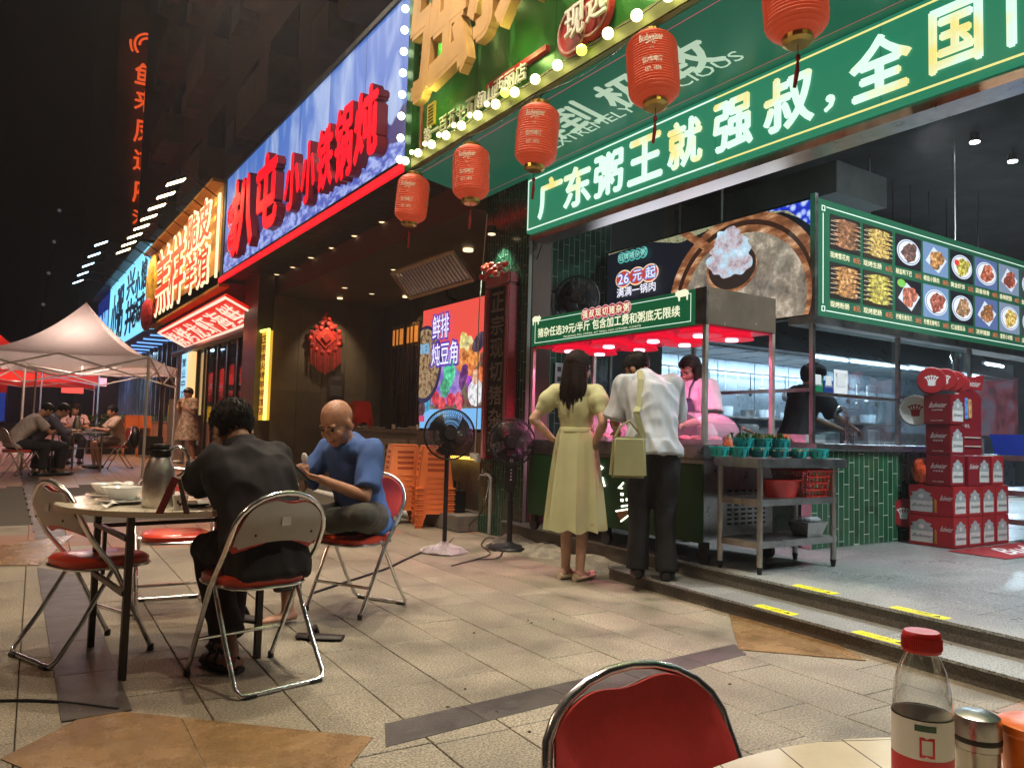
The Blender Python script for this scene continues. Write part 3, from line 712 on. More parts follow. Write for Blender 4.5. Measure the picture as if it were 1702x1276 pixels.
# slanting red banner
bn = E('slanting_light_banner', (3.9, 19, 3.3), label='slanting red lit banner with pale outlined characters below the orange sign', cat='sign')
P0, P1, P2, P3 = PX(262, 552, 3.5), PX(374, 489, 3.5), PX(441, 541, 4.25), PX(303, 580, 4.25)
P1 = Vector((3.5, P1.y, P0.z)); P2 = Vector((4.25, P1.y, P3.z)); P3 = Vector((4.25, P0.y, P3.z))
BU = NY; BV = (P0 - P3).normalized(); BH = (P0 - P3).length; BW = P0.y - P1.y; BN = BU.cross(BV)
MB().slab(P3, BU, BV, BW, BH, .06).build('lit_face', M('lit_banner_red', (.4, .02, .01), .4, var=0, emit=C(225, 25, 12), es=.85), bn)
m_bw = EM('banner_white', C(255, 225, 200), 1.0); m_br = EM('banner_red', C(238, 30, 15), 1.0)
for k, ch in enumerate('烧烤龙虾海鲜'):
    cw = BW / 6.3; o_ = P3 + BU * (k * cw + .1) + BV * .08
    text('lettering', ch, m_bw, bn, o_ + BN * .012, BU, BV, cw * .82, BH * .74, .012)
for v0 in (.0, BH - .05): MB().slab(P3 + BV * v0 + BN * .03, BU, BV, BW, .05, .03).build('border_light', m_bw, bn)
for u0 in (.0, BW - .07): MB().slab(P3 + BU * u0 + BV * .052 + BN * .03, BU, BV, .07, BH - .104, .03).build('border_light', m_bw, bn)

# ================================================================== stew shop: soffit, recess, walls
MB().box(3.52, 4.3, 7.4, 15.6, 3.935, 4.2).build('stew_shop_soffit', M('soffit_dark', (.03, .018, .016), .45, var=.2)); tag(bpy.data.objects['stew_shop_soffit'], kind='structure')
tag(MB().box(4.3, 8, 7.33, 15.6, 3.56, 4.2).build('stew_shop_ceiling', M('brown_ceiling', (.10, .07, .045), .6, var=.25, vs=.8)), kind='structure')
cl_ = bpy.data.objects['stew_shop_ceiling']
kw = tag(MB().box(4.25, 6.6, 14.5, 14.8, 0, 3.555).build('knot_wall', M('stone_wall', (.15, .115, .078), .65, var=.25, vs=1.1, bump=.15, bs=30)), 'brown stone wall carrying the red knot ornament', 'wall')
for k in range(5): MB().box(4.255 + .47 * k, 4.255 + .47 * k + .464, 14.488, 14.4985, .02, 1.75).build('stone_panel', M('stone_wall_panel', (.15, .115, .078), .55, var=.25, vs=1.3, rnd=.12), kw); MB().box(4.255 + .47 * k, 4.255 + .47 * k + .464, 14.488, 14.4985, 1.757, 3.55).build('stone_panel', _M['stone_wall_panel'], kw)
tag(MB().box(3.95, 4.24, 14.55, 15.5, 0, 3.93).build('brown_pillar', M('bronze_pillar', (.12, .085, .055), .35, .5, var=.25, vs=2)), 'bronze coloured pillar between the stew shop and the glass fronted roast shop', 'pillar')
# window wall at the back of the recess
ww = tag(MB().box(6.45, 6.6, 7.3, 14.5, 0, 3.555).build('window_wall', M('dark_wood_wall', (.035, .02, .014), .5, var=.3)), 'dark wooden wall with tall slatted windows behind the dish counter', 'wall')
m_amber = M('amber_pane', (.3, .12, .03), .3, var=.2, vs=8, emit=C(210, 125, 50), es=.8)
m_purp = M('dark_pane', (.02, .012, .02), .15, var=.2)
for k in range(9):
    y0 = 13.9 - k * .62
    f = MB().box(6.38, 6.45, y0 - .56, y0, .95, 3.1).build('window', M('window_frame_brown', (.1, .05, .022), .4, var=.2), ww)
    MB().box(6.372, 6.379, y0 - .5, y0 - .05, 2.72, 3.02).build('pane', m_amber, f)
    MB().box(6.372, 6.379, y0 - .5, y0 - .05, 1.0, 2.66).build('pane', m_purp, f)
    for q in (.2, .35): MB().box(6.35, 6.371, y0 - q - .01, y0 - q + .01, 1.0, 3.02).build('mullion', _M['window_frame_brown'], f)
# dish counter
dc = E('dish_counter', (5.3, 11, 0), label='long wooden counter holding dishes under the slatted windows', cat='counter')
MB().box(5.02, 5.75, 9.15, 13.9, 1.04, 1.1).build('counter_top', m_wood, dc, bevel=.01)
MB().box(5.1, 5.7, 9.15, 13.8, 0, 1.039).build('cabinet', M('beige_cabinet', (.2, .14, .085), .6, var=.2), dc)
for k in range(4):
    pnl = MB().box(5.085, 5.099, 9.3 + k * 1.13, 10.35 + k * 1.13, .1, .95).build('cabinet_panel', M('cream_panel', (.33, .26, .17), .5, var=.15), dc)
    for i in range(5):
        for j in range(3): MB().box(5.08, 5.0845, 9.4 + k * 1.13 + i * .19, 9.46 + k * 1.13 + i * .19, .55 + j * .12, .62 + j * .12).build('vent_slot', m_black, pnl)
m_ceramic = M('white_ceramic', (.75, .75, .72), .15, var=.03)
rnd = random.Random(4)
bowlm = MB().lathe([(0, 0), (.045, 0), (.05, .01), (.08, .05), (.077, .05), (.045, .014), (0, .012)], n=18).mesh('bowl', m_ceramic, True)
platem = MB().lathe([(0, 0), (.07, 0), (.12, .018), (.118, .022), (.07, .006), (0, .006)], n=20).mesh('plate', m_ceramic, True)
cupm = MB().lathe([(0, 0), (.028, 0), (.036, .075), (.033, .075), (.026, .006), (0, .006)], n=16).mesh('cup', m_ceramic, True)
yy = 13.6
for k, (nm, me) in enumerate((('plate', platem), ('bowl', bowlm), ('cup', cupm), ('plate', platem), ('bowl', bowlm), ('plate', platem), ('cup', cupm), ('plate', platem), ('bowl', bowlm), ('cup', cupm), ('plate', platem))):
    o = inst(nm, me, None, Matrix.Translation((5.22 + rnd.uniform(-.08, .1), yy, 1.101))); yy -= .37
    tag(o, 'white %s on the dish counter, %s piece counting from the red stools' % (nm, ['first', 'second', 'third', 'fourth', 'fifth', 'sixth', 'seventh', 'eighth', 'ninth', 'tenth', 'eleventh'][k]), nm, 'dishes on the long counter')
# low wall with the hidden light strip
lw = tag(MB().box(4.68, 5.0, 7.34, 9.1, 0, .76).build('low_wall', m_concrete), 'low grey concrete wall below the bright vegetable screen', 'wall')
tag(MB().box(4.58, 5.0, 7.34, 9.1, .80, 1.08).build('stone_ledge', M('gold_stone', (.18, .125, .07), .6, var=.35, vs=6, bump=.8, bs=25)), 'rough tan stone ledge between the vegetable screen and the low wall', 'ledge')
o = MB().box(4.62, 4.66, 7.36, 9.08, .765, .797).build('light_strip', EM('lit_warm_strip', C(255, 205, 80), 2.6)); tag(o, 'warm yellow light strip glowing under the stone ledge', 'light strip')
MB().box(4.22, 4.68, 7.34, 8.15, 0, .17).build('concrete_step', m_concrete, bevel=.01); tag(bpy.data.objects['concrete_step'], 'concrete step in front of the low wall under the power box', 'step')
MB().tube([(4.3, 7.95, .05), (4.34, 9, .05), (4.42, 12.5, .05)], .05, 10).build('drain_pipe', m_white, smooth=True); tag(bpy.data.objects['drain_pipe'], 'white plastic pipe lying along the ground behind the orange stools', 'pipe')
MB().box(4.45, 8, 9, 15, 0, .06).build('recess_floor', m_concrete); tag(bpy.data.objects['recess_floor'], kind='structure')
# recessed downlights
m_dl = EM('lit_downlight', C(255, 225, 170), 1.8, sample=False)
dls = [(548, 412), (617, 355), (503, 377)]
k = 0
for (px, py, pl, W, lb) in ((636, 369, 3.935, 6, 'nearest'), (590, 392, 3.935, 0, ''), (552, 412, 3.935, 0, ''), (517, 428, 3.935, 0, ''), (487, 444, 3.935, 0, ''), (460, 456, 3.935, 0, ''), (655, 448, 3.56, 0, ''), (573, 478, 3.56, 0, ''), (618, 488, 3.56, 0, '')):
    p = G(px, py, pl - .004); e = E('downlight', p, 0, '%s small round downlight in the dark ceiling over the stew shop entrance' % ['nearest', 'second nearest', 'third nearest', 'fourth nearest', 'fifth nearest', 'farthest', 'inner right', 'inner left', 'inner middle'][k], 'downlight', 'downlights of the stew shop')
    MB().lathe([(0, -.004), (.05, -.004), (.05, .002), (0, .002)], p, 16).build('lens', m_dl, e)
    MB().tube([p + Vector((.058 * cos(t), .058 * sin(t), -.003)) for t in [2 * pi * i / 20 for i in range(20)]], .008, 5, closed=True).build('ring', m_steel, e); k += 1
e = E('ornament_downlight', (5.3, 13.9, 3.55), 0, 'downlight just above the red knot ornament', 'downlight')
MB().lathe([(0, -.02), (.05, -.02), (.05, 0), (0, 0)], (5.3, 13.95, 3.55), 16).build('lens', m_dl, e); spot('beam', e, (5.3, 13.85, 3.5), (5.32, 14.5, 2.2), 60, 75, .7, (1, .78, .5), .03)
e = E('wall_downlight', (6.2, 13.2, 3.55), 0, 'downlight that throws a streak on the dark window wall', 'downlight')
MB().lathe([(0, -.03), (.045, -.03), (.045, 0), (0, 0)], (6.15, 12.9, 3.55), 16).build('lens', m_dl, e); spot('beam', e, (6.15, 12.9, 3.5), (6.45, 12.85, 2.8), 25, 50, .6, (1, .8, .4), .03)
for y in (11.2, 9.0):
    e = E('entrance_lamp', (5.4, y, 3.55), 0, 'warm ceiling lamp over the %s end of the dish counter' % ('far' if y > 10 else 'near'), 'ceiling lamp')
    MB().lathe([(0, -.03), (.07, -.03), (.07, 0), (0, 0)], (5.2, y, 3.555), 16).build('lens', m_dl, e); spot('beam', e, (5.2, y, 3.5), (4.9, y, 0), 110, 110, .8, (1, .74, .45), .06)

# knot ornament
kn = E('knot_ornament', (5.3, 14.45, 3.2), 0, 'large red festive knot ornament with a long fringe on the brown wall', 'ornament')
m_kr = M('red_silk', (.45, .02, .012), .5, var=.3, vs=25, sheen=.4); m_kr2 = M('bright_red_silk', (.62, .05, .03), .45, var=.2, vs=20)
def kp(px, py): return PY(px, py, 14.4)
def diamond(cx, cy, r, mat, nm, th=.07, y=14.4):
    c = kp(cx, cy); k = r / FPX * 15.5
    MB().poly(c + Vector((0, y - 14.4, 0)), X1, Z1, [(-k, 0), (0, -k), (k, 0), (0, k)], th).build(nm, mat, kn)
diamond(543, 537, 12, m_kr, 'top_knot'); diamond(541, 562, 27, m_kr, 'main_knot', .1); diamond(541, 562, 17, m_kr2, 'inner_knot', .05, 14.37); diamond(541, 562, 8, m_kr, 'centre_plaque', .05, 14.33)
for a_ in range(14):
    t = 2 * pi * a_ / 14
    MB().ell(kp(541 + 25 * cos(t), 562 + 24 * sin(t)), .05, .04, .05, 8, 6).build('silk_flower', m_kr2 if a_ % 2 else m_kr, kn, smooth=True)
for (a, b_) in ((543, 522), (539, 528), (547, 530), (543, 548), (534, 545), (551, 545)): MB().ell(kp(a, b_), .05, .04, .05, 8, 6).build('silk_flower', m_kr2, kn, smooth=True)
MB().tube([kp(543, 512) + Vector((0, 0, .35)), kp(543, 516)], .006, 5).build('cord', m_kr, kn)
fr = MB(); rnd = random.Random(8)
for i in range(52):
    px = 515.5 + i * 1.0; t = abs(px - 541) / 26; top = 548 + (1 - t) * 22; bot = 622 - 20 * t ** 1.3 + rnd.uniform(-2, 2)
    a, b_ = kp(px, top), kp(px, bot); fr.cyl(a, b_ + Vector((rnd.uniform(-.01, .01), rnd.uniform(-.02, .0), 0)), .007, .006, 5)
tag(fr.build('fringe', m_kr, kn), kind='stuff')
# notices, red stools on counter
c = kp(545, 661); e = E('wall_notice', c, 0, 'small dark framed notice on the brown wall under the knot ornament', 'notice'); MB().box(c.x, c.x + .33, 14.44, 14.48, c.z, c.z + .5).build('board', M('notice_board', (.09, .07, .07), .4, var=.1), e)
for q in range(5): MB().box(c.x + .05, c.x + .28, 14.434, 14.439, c.z + .06 + q * .04, c.z + .075 + q * .04).build('text_line', M('faint_print', (.3, .28, .26), .5, var=0), e)
text('lettering', '安全出口', M('faint_print2', (.35, .3, .3), .5, var=0), e, (c.x + .06, 14.438, c.z + .36), X1, Z1, .2, .07, .002)

# slatted tilted awning above the screen
aw = E('tilted_slat_awning', (4.4, 8.2, 3.0), 0, 'tilted glossy slatted awning frame above the bright vegetable screen', 'awning')
m_fr = M('brass_frame', (.4, .3, .18), .4, .4, var=.2)
a0, a1 = Vector((4.5, 9.3, 2.84)), Vector((4.5, 7.62, 2.84))
q0, q1 = Vector((4.12, 9.05, 3.08)), Vector((4.12, 7.42, 3.08))
MB().tube([a0, a1, q1, q0], .03, 4, closed=True).build('frame', m_fr, aw)
for k in range(20):
    t = (k + .5) / 20; A, B = a0.lerp(a1, t), q0.lerp(q1, t)
    MB().slab(A, (B - A).normalized(), Vector((0, -1, .25)).normalized(), (B - A).length, .05, .008).build('slat', M('glossy_slat', (.45, .36, .36), .2, .7, var=.3, vs=30), aw)
MB().tube([(4.6, 8.6, 3.15), (4.68, 8.6, 2.78), (4.95, 8.6, 2.72)], .025, 6).build('bracket', m_darkmetal, aw)

# vegetable screen (stands on the ledge)
def lit(name, c, es=.92): return EM(name, C(*c), es, sample=True)
sc = E('vegetable_screen', (4.6, 8.3, 1.1), 0, 'bright screen with coral background, stew bowl and vegetables', 'screen')
SX = 4.6
MB().box(SX + .004, SX + .09, 7.50, 9.1, 1.085, 2.68).build('housing', m_black, sc)
sO = Vector((SX, 9.08, 1.12)); SW, SHh = 1.56, 1.53
MB().slab(sO, NY, Z1, SW, SHh, .003).build('screen_face', lit('screen_coral', (232, 84, 72)), sc)
def clipr(P, w, h):
    for ax, c, s in ((0, 0, 1), (0, w, -1), (1, 0, 1), (1, h, -1)):
        Q = []
        for i in range(len(P)):
            A, B = P[i], P[(i + 1) % len(P)]; da, db = s * (A[ax] - c), s * (B[ax] - c)
            if da >= 0: Q.append(A)
            if (da >= 0) != (db >= 0): t = da / (da - db); Q.append((A[0] + (B[0] - A[0]) * t, A[1] + (B[1] - A[1]) * t))
        P = Q
        if not P: break
    return P
def oval(cx, cy, rx, ry, n=28, rot=0, rough=0, seed=0):
    r = random.Random(seed); L_ = []; ph = [r.uniform(0, 6.3) for _ in range(3)]
    for i in range(n):
        t = 2 * pi * i / n; k = 1 + (rough * (sin(3 * t + ph[0]) + .8 * sin(5 * t + ph[1]) + .6 * sin(9 * t + ph[2]) + .35 * sin(14 * t + ph[0])) * .6 if rough else 0)
        x, y = rx * k * cos(t), ry * k * sin(t); L_.append((cx + x * cos(rot) - y * sin(rot), cy + x * sin(rot) + y * cos(rot)))
    return L_
class Screen:
    def __init__(s, parent, O, U, w, h): s.p, s.O, s.U, s.w, s.h, s.k = parent, Vector(O), U, w, h, 0; s.N = U.cross(Z1)
    def uv(s, q): q = q - s.O; return q.dot(s.U), q.z
    def add(s, pts, mat, name='printed_shape'):
        P = clipr(pts, s.w, s.h)
        if len(P) < 3: return
        s.k += 1; return MB().poly(s.O + s.N * (.0012 * s.k), s.U, Z1, P, .001).build(name, mat, s.p)
    def txt(s, body, mat, u, v, w, h, **k): s.k += 1; return text('lettering', body, mat, s.p, s.O + s.N * (.0012 * s.k) + s.U * u + Z1 * v, s.U, Z1, w, h, .001, **k)
S = Screen(sc, sO, NY, SW, SHh)
S.add([(0, 0), (SW, 0), (SW, .24), (0, .24)], lit('screen_sky', (120, 185, 240)))
S.add([(0, .24), (SW, .24), (SW, .9), (.9, .62), (0, 1.15)], noise_emit('veg_bed', [(.35, C(40, 30, 45)), (.5, C(130, 60, 60)), (.6, C(80, 120, 90)), (.7, C(200, 120, 120))], 12, .8), 'printed_vegetables')
S.add([(.3, .3), (1.1, .3), (.95, .95), (.35, 1.0)], noise_emit('lav_glow', [(.4, C(120, 100, 200)), (.6, C(190, 150, 220))], 7, .8))
for c_, x, y, rx, ry, rot in (((225, 205, 120), 1.1, 1.0, .1, .16, .2), ((215, 200, 140), 1.22, .95, .12, .14, 0), ((230, 135, 60), 1.05, .82, .14, .15, 0), ((240, 145, 70), 1.33, .85, .15, .15, 0), ((60, 45, 70), 1.45, 1.0, .16, .1, .5), ((225, 120, 60), 1.25, .65, .12, .12, 0), ((95, 35, 110), 1.12, .62, .09, .16, -.4), ((150, 40, 190), 1.28, .5, .07, .13, .3), ((240, 120, 60), 1.5, .62, .09, .1, 0), ((70, 200, 150), .78, .68, .14, .17, 0), ((60, 160, 120), .68, .5, .12, .12, 0), ((200, 45, 60), .45, .38, .1, .09, 0), ((220, 70, 80), .62, .3, .1, .09, 0), ((200, 40, 70), .85, .35, .11, .08, 0), ((60, 150, 190), .2, .32, .12, .12, 0), ((230, 90, 110), 1.05, .33, .08, .12, .3), ((235, 235, 240), 1.42, .42, .16, .16, 0), ((232, 180, 150), 1.42, .6, .07, .09, 0), ((60, 30, 50), .1, .25, .09, .1, 0)):
    S.add(oval(x, y, rx, ry, rot=rot, rough=.05, seed=int(x * 99)), noise_emit('veg_%d_%d_%d' % c_, [(.35, tuple(q * .35 for q in C(*c_))), (.5, C(*c_)), (.68, tuple(min(1, q * 1.6 + .08) for q in C(*c_)))], 14, .9), 'printed_vegetable')
S.add(oval(.14, .82, .46, .5), lit('bowl_rim_dark', (42, 42, 80), .8), 'printed_bowl')
S.add(oval(.13, .83, .41, .45), noise_emit('stew', [(.3, C(40, 25, 20)), (.45, C(110, 80, 55)), (.55, C(190, 160, 120)), (.62, C(60, 90, 50)), (.75, C(235, 225, 215))], 17, .9), 'printed_stew')
m_pw = lit('title_white', (235, 235, 250), 1.0); m_pp = lit('title_purple', (90, 60, 175), .9)
for t_, u, v, w_, h_ in (('鲜排', .34, 1.12, .42, .3), ('炖豆角', .34, .78, .66, .28)):
    S.txt(t_, m_pp, u - .012, v - .012, w_ + .024, h_ + .024, bold=.075); S.txt(t_, m_pw, u, v, w_, h_, bold=.01)
S.txt('家味道', lit('cyan_title', (110, 190, 240)), .02, .95, .24, .14, bold=.03)
S.txt('现点现炖', m_pp, 1.0, .1, .3, .06); S.add([(.05, .08), (.2, .08), (.2, .16), (.05, .16)], lit('screen_chip', (200, 70, 110)))
area('screen_light', sc, (SX - .1, 8.3, 1.8), (2, 8.0, .6), 9, 1.4, 1.4, (.8, .62, .9))

# couplet board beside the screen
cb = E('couplet_board', (4.4, 7.1, .8), 0, 'tall dark carved board with characters in a red silk frame on the pier', 'sign')
MB().box(4.35, 4.455, 6.69, 7.02, .85, 2.62).build('board', M('dark_board', (.02, .014, .012), .3, var=.2), cb)
mrs = M('red_brocade', (.28, .012, .02), .45, var=.4, vs=40, sheen=.5)
for y0 in (7.022, 6.615): MB().box(4.32, 4.45, y0, y0 + .07, .8, 2.62).build('silk_border', mrs, cb, bevel=.012)
MB().box(4.32, 4.45, 6.61, 7.1, 2.625, 2.75).build('silk_header', mrs, cb, bevel=.02)
for k in range(26):
    t = random.Random(k).uniform; MB().ell((4.3 + t(-.03, .03), 6.9 + t(-.2, .22), 2.79 + t(-.05, .08)), .03, .045, .035, 7, 5).build('silk_petal', m_kr2 if k % 2 else m_kr, cb, smooth=True)
for k, ch in enumerate('正宗现切猪杂粥'): text('letter', ch, M('dull_gold', (.32, .25, .2), .35, .6, var=.1), cb, (4.349, 6.98, 2.36 - k * .245), NY, Z1, .24, .2, .008, .015)
sd = E('pier_downlight', (4.3, 7.05, 3.2), 0, 'small downlight washing green light down the top of the pier', 'downlight')
MB().cyl((4.3, 6.95, 3.2), (4.3, 6.95, 3.28), .05).build('housing', m_black, sd); MB().cyl((4.3, 6.95, 3.19), (4.3, 6.95, 3.199), .04).build('lens', m_dl, sd); MB().tube([(4.3, 6.95, 3.24), (4.46, 6.95, 3.24)], .012, 6).build('bracket', m_black, sd)
spot('beam', sd, (4.3, 6.95, 3.18), (4.5, 6.98, 2.2), 40, 95, .6, (.75, 1, .75), .03)

# ================================================================== porridge shop interior
m_ink_wall = M('dark_grey_wall', (.035, .036, .036), .6, var=.25, vs=1)
tag(MB().box(4.6, 20, -2, 13, 4.55, 4.8).build('shop_ceiling', m_dark), kind='structure')
tag(MB().box(20, 20.2, -2, 13, 0, 4.8).build('shop_side_wall', m_ink_wall), 'far dark side wall of the porridge shop', 'wall')
tag(MB().box(6.9, 20, 12.8, 13, 0, 4.55).build('shop_rear_wall', m_ink_wall), 'dark rear wall inside the porridge shop', 'wall')
tag(MB().box(4.76, 6.9, 7.02, 7.3, 0, 4.55).build('party_wall', m_ink_wall), 'dark dividing wall between the porridge shop and the stew shop', 'wall')
tag(MB().box(4.56, 20, 6.72, 13, -.1, .185).build('kitchen_floor', m_concrete), kind='structure')
tag(MB().box(4.62, 5.66, 6.72, 6.8, 3.7, 4.55).build('upper_end_wall', m_ink_wall), 'dark wall above the green tiles behind the cart', 'wall')
# facade header behind the lower sign
tag(MB().box(4.55, 4.75, -1.0, 6.7, 3.66, 4.6).build('facade_header', m_ink_wall), 'dark header wall behind the long green slogan sign', 'wall')
# duct, pipes, lamps at the ceiling
dt = E('ventilation_duct', (9, 7.5, 3.8), 0, 'large dull metal duct under the dark shop ceiling', 'duct')
m_duct = M('duct_metal', (.2, .2, .2), .5, .6, var=.3, vs=2)
MB().box(7.4, 12.5, 6.6, 7.4, 3.6, 4.1).build('duct_run', m_duct, dt); MB().box(7.35, 8.3, 4.9, 6.59, 3.75, 4.1).build('duct_branch', m_duct, dt)
MB().tube([(6.3, 8.2, 3.1), (6.8, 8.2, 3.45), (7.3, 8.2, 3.6), (9.5, 8.2, 3.6)], .28, 14).build('round_duct', m_duct, dt, smooth=True)
for k in range(9):
    x_, y_ = 5.9 + k * .85, 5.2 + (k % 3) * 1.4
    MB().cyl((x_, y_, 3.14 if y_ > 4.9 else 3.2), (x_, y_, 4.55), .012, n=6).build('hanging_rod', m_steel, dt)
for k, (px, py, y_, W) in enumerate(((1545, 198, 4.2, 240), (1620, 236, 4.2, 120), (1683, 268, 4.2, 80))):
    p = PY(px, py, y_) ; p = EYE + (p - EYE)
    e = E('track_spotlight', (p.x, p.y, p.z), 0, ['bright white track spotlight nearest the slogan sign', 'middle white track spotlight on the shop ceiling', 'farthest dim white track spotlight on the shop ceiling'][k], 'spotlight', 'track spotlights in the porridge shop')
    MB().cyl(p + Vector((0, 0, .09)), p, .045, .055, 14).build('housing', m_black, e); MB().cyl(p - Vector((0, 0, .001)), p - Vector((0, 0, .008)), .05, n=14).build('lens', EM('lit_spot', C(235, 250, 255), 22), e)
    MB().cyl(p + Vector((0, 0, .09)), (p.x, p.y, 4.55), .01, n=6).build('stem', m_black, e)
    spot('beam', e, p - Vector((0, 0, .03)), (p.x - .9, p.y - 1.6, .19), W, 120, .8, (.86, .95, 1), .05)
# strip lamps over the platform, above the sign line (beyond the top edge of the photograph)
for k, (x_, y_) in enumerate(((6.3, 1.4), (6.3, .2))):
    e = E('ceiling_batten', (x_, y_, 4.5), 0, 'long white batten lamp on the porridge shop ceiling, %s one' % ('inner' if k == 0 else 'outer'), 'batten lamp')
    MB().box(x_ - .6, x_ + .6, y_ - .05, y_ + .05, 4.47, 4.53).build('lamp_tube', EM('lit_tube_w', C(225, 240, 255), 6), e)
    area('batten_light', e, (x_, y_, 4.44), (x_ - .3, y_, 0), 150, 1.2, .2, (.85, .95, 1))
# dim blue doorway and coloured back panels
bx = lambda n, l, c, x0, x1, y0, y1, z0, z1, m: tag(MB().box(x0, x1, y0, y1, z0, z1).build(n, m), l, c)
bx('navy_banner', 'dark blue panel hanging deep inside the porridge shop', 'banner', 13.2, 15.2, 9.9, 9.95, 1.9, 4.2, M('navy_panel', (.012, .02, .05), .5, var=.3, emit=C(10, 18, 40), es=.6))
bx('red_wall_poster', 'red poster with staff pictures deep inside the porridge shop', 'poster', 16.8, 18.6, 8.0, 8.04, 1.3, 2.6, noise_emit('red_poster_print', [(.4, C(60, 12, 24)), (.5, C(110, 30, 45)), (.6, C(90, 80, 95)), (.7, C(40, 60, 80))], 2.2, .6))

# ------------------------------------------------------------------ porridge screen and menu board round the kitchen
ps = E('porridge_screen', (5.67, 5.3, 2.15), 0, 'wide bright screen showing a clay pot of porridge and a price of 26', 'screen')
pO = Vector((5.66, 6.64, 2.15)); PW, PH = 2.64, .98
MB().box(5.664, 5.76, 4.03, 6.66, 2.13, 3.15).build('housing', m_black, ps)
MB().slab(pO, NY, Z1, PW, PH, .003).build('screen_face', lit('screen_navy', (20, 22, 34), .8), ps)
S = Screen(ps, pO, NY, PW, PH)
pp = lambda px, py: S.uv(PX(px, py, 5.66))
def ppoly(*pts): return [pp(*p) for p in pts]
S.add(ppoly((1008, 412), (1140, 380), (1356, 322), (1356, 372), (1300, 352), (1200, 372), (1130, 404), (1080, 402), (1012, 424)), noise_emit('lace', [(.4, C(60, 60, 50)), (.5, C(190, 190, 150)), (.6, C(120, 120, 90))], 24, .8, stretch=(1, 1, 3)), 'printed_cloth')
S.add(ppoly((1255, 352), (1356, 322), (1356, 380), (1310, 350)), noise_emit('blue_china', [(.0, C(235, 240, 255)), (.35, C(150, 175, 250)), (.5, C(30, 50, 200)), (1, C(15, 25, 150))], 14, .9, kind='voronoi'), 'printed_china')
(lu, _), (ru, _), (_, tv) = pp(1113, 480), pp(1372, 440), pp(1262, 347)
cu = (lu + ru) / 2; cv = .22; rim = noise_emit('pot_rim', [(.3, C(70, 38, 26)), (.48, C(140, 84, 52)), (.6, C(196, 140, 96)), (.72, C(235, 205, 180))], 5, .85, stretch=(1, 1, 2.4))
S.add(oval(cu, cv, (ru - lu) / 2, tv - cv, 60), rim, 'printed_pot')
S.add(oval(cu + .0, cv + .0, (ru - lu) / 2 - .09, tv - cv - .07, 60), lit('pot_dark', (58, 34, 26), .8), 'printed_pot')
S.add(oval(cu + .01, cv - .01, (ru - lu) / 2 - .13, tv - cv - .11, 60), rim, 'printed_pot')
S.add(oval(cu + .02, cv - .02, (ru - lu) / 2 - .19, tv - cv - .17, 60), noise_emit('porridge', [(.28, C(40, 36, 34)), (.42, C(118, 108, 96)), (.52, C(150, 138, 122)), (.6, C(196, 180, 158)), (.72, C(226, 220, 214))], 6.5, .85, detail=10, rough=.7), 'printed_porridge')
S.add(oval(*pp(1216, 446), .30, .235, 40), rim, 'printed_spoon'); S.add(oval(*pp(1217, 443), .28, .215, 40), lit('spoon_dark', (52, 40, 36), .8), 'printed_spoon')
S.add(ppoly((1128, 388), (1142, 383), (1190, 410), (1182, 424)), rim, 'printed_spoon_handle')
bu, bv = pp(1215, 432)
S.add(oval(bu, bv + .02, .26, .19, 70, 0, .13, 5), noise_emit('meat_lump', [(.3, C(90, 80, 84)), (.42, C(168, 150, 158)), (.5, C(200, 190, 200)), (.58, C(170, 215, 235)), (.7, C(240, 240, 250))], 8, .95, detail=10, rough=.7), 'printed_meat')
S.add(oval(bu - .02, bv + .17, .2, .13, 60, 0, .2, 9), _M['meat_lump'], 'printed_meat')
for k in range(3): S.add(oval(*pp(1038 + 22 * k, 464 - 5 * k), .13, .1, 26), lit('badge_cream', (245, 215, 180)), 'printed_badge')
for k in range(3): S.add(oval(*pp(1038 + 22 * k, 464 - 5 * k), .115, .085, 26), lit('badge_red', (200, 60, 50)), 'printed_badge')
for t_, px, py, w_, h_ in (('26', 1030, 474, .17, .11), ('元', 1055, 468, .13, .11), ('起', 1076, 464, .15, .12)):
    u, v = pp(px, py); S.txt(t_, lit('badge_blue', (60, 130, 200)), u - .006, v - .006, w_ + .012, h_ + .012, bold=.06); S.txt(t_, m_pw, u, v, w_, h_, bold=.012)
u, v = pp(1031, 437)
for q, (cc, rr3) in enumerate((((95, 200, 190), .062), ((15, 60, 70), .053))):
    for k in range(5): S.add(oval(u + .05 + k * .088, v + .042, rr3, rr3, 18), lit('badge_teal%d' % q, cc), 'printed_badge')
S.txt('招牌猪杂粥', lit('teal_letter', (150, 230, 215)), u + .01, v + .005, .435, .076, bold=.012)
u, v = pp(1030, 496); S.txt('满满一锅肉', m_pw, u, v, .6, .1, bold=.02)
area('screen_light', ps, (5.5, 5.3, 2.6), (3, 5, 1), 10, 2.2, .8, (.9, .9, 1))

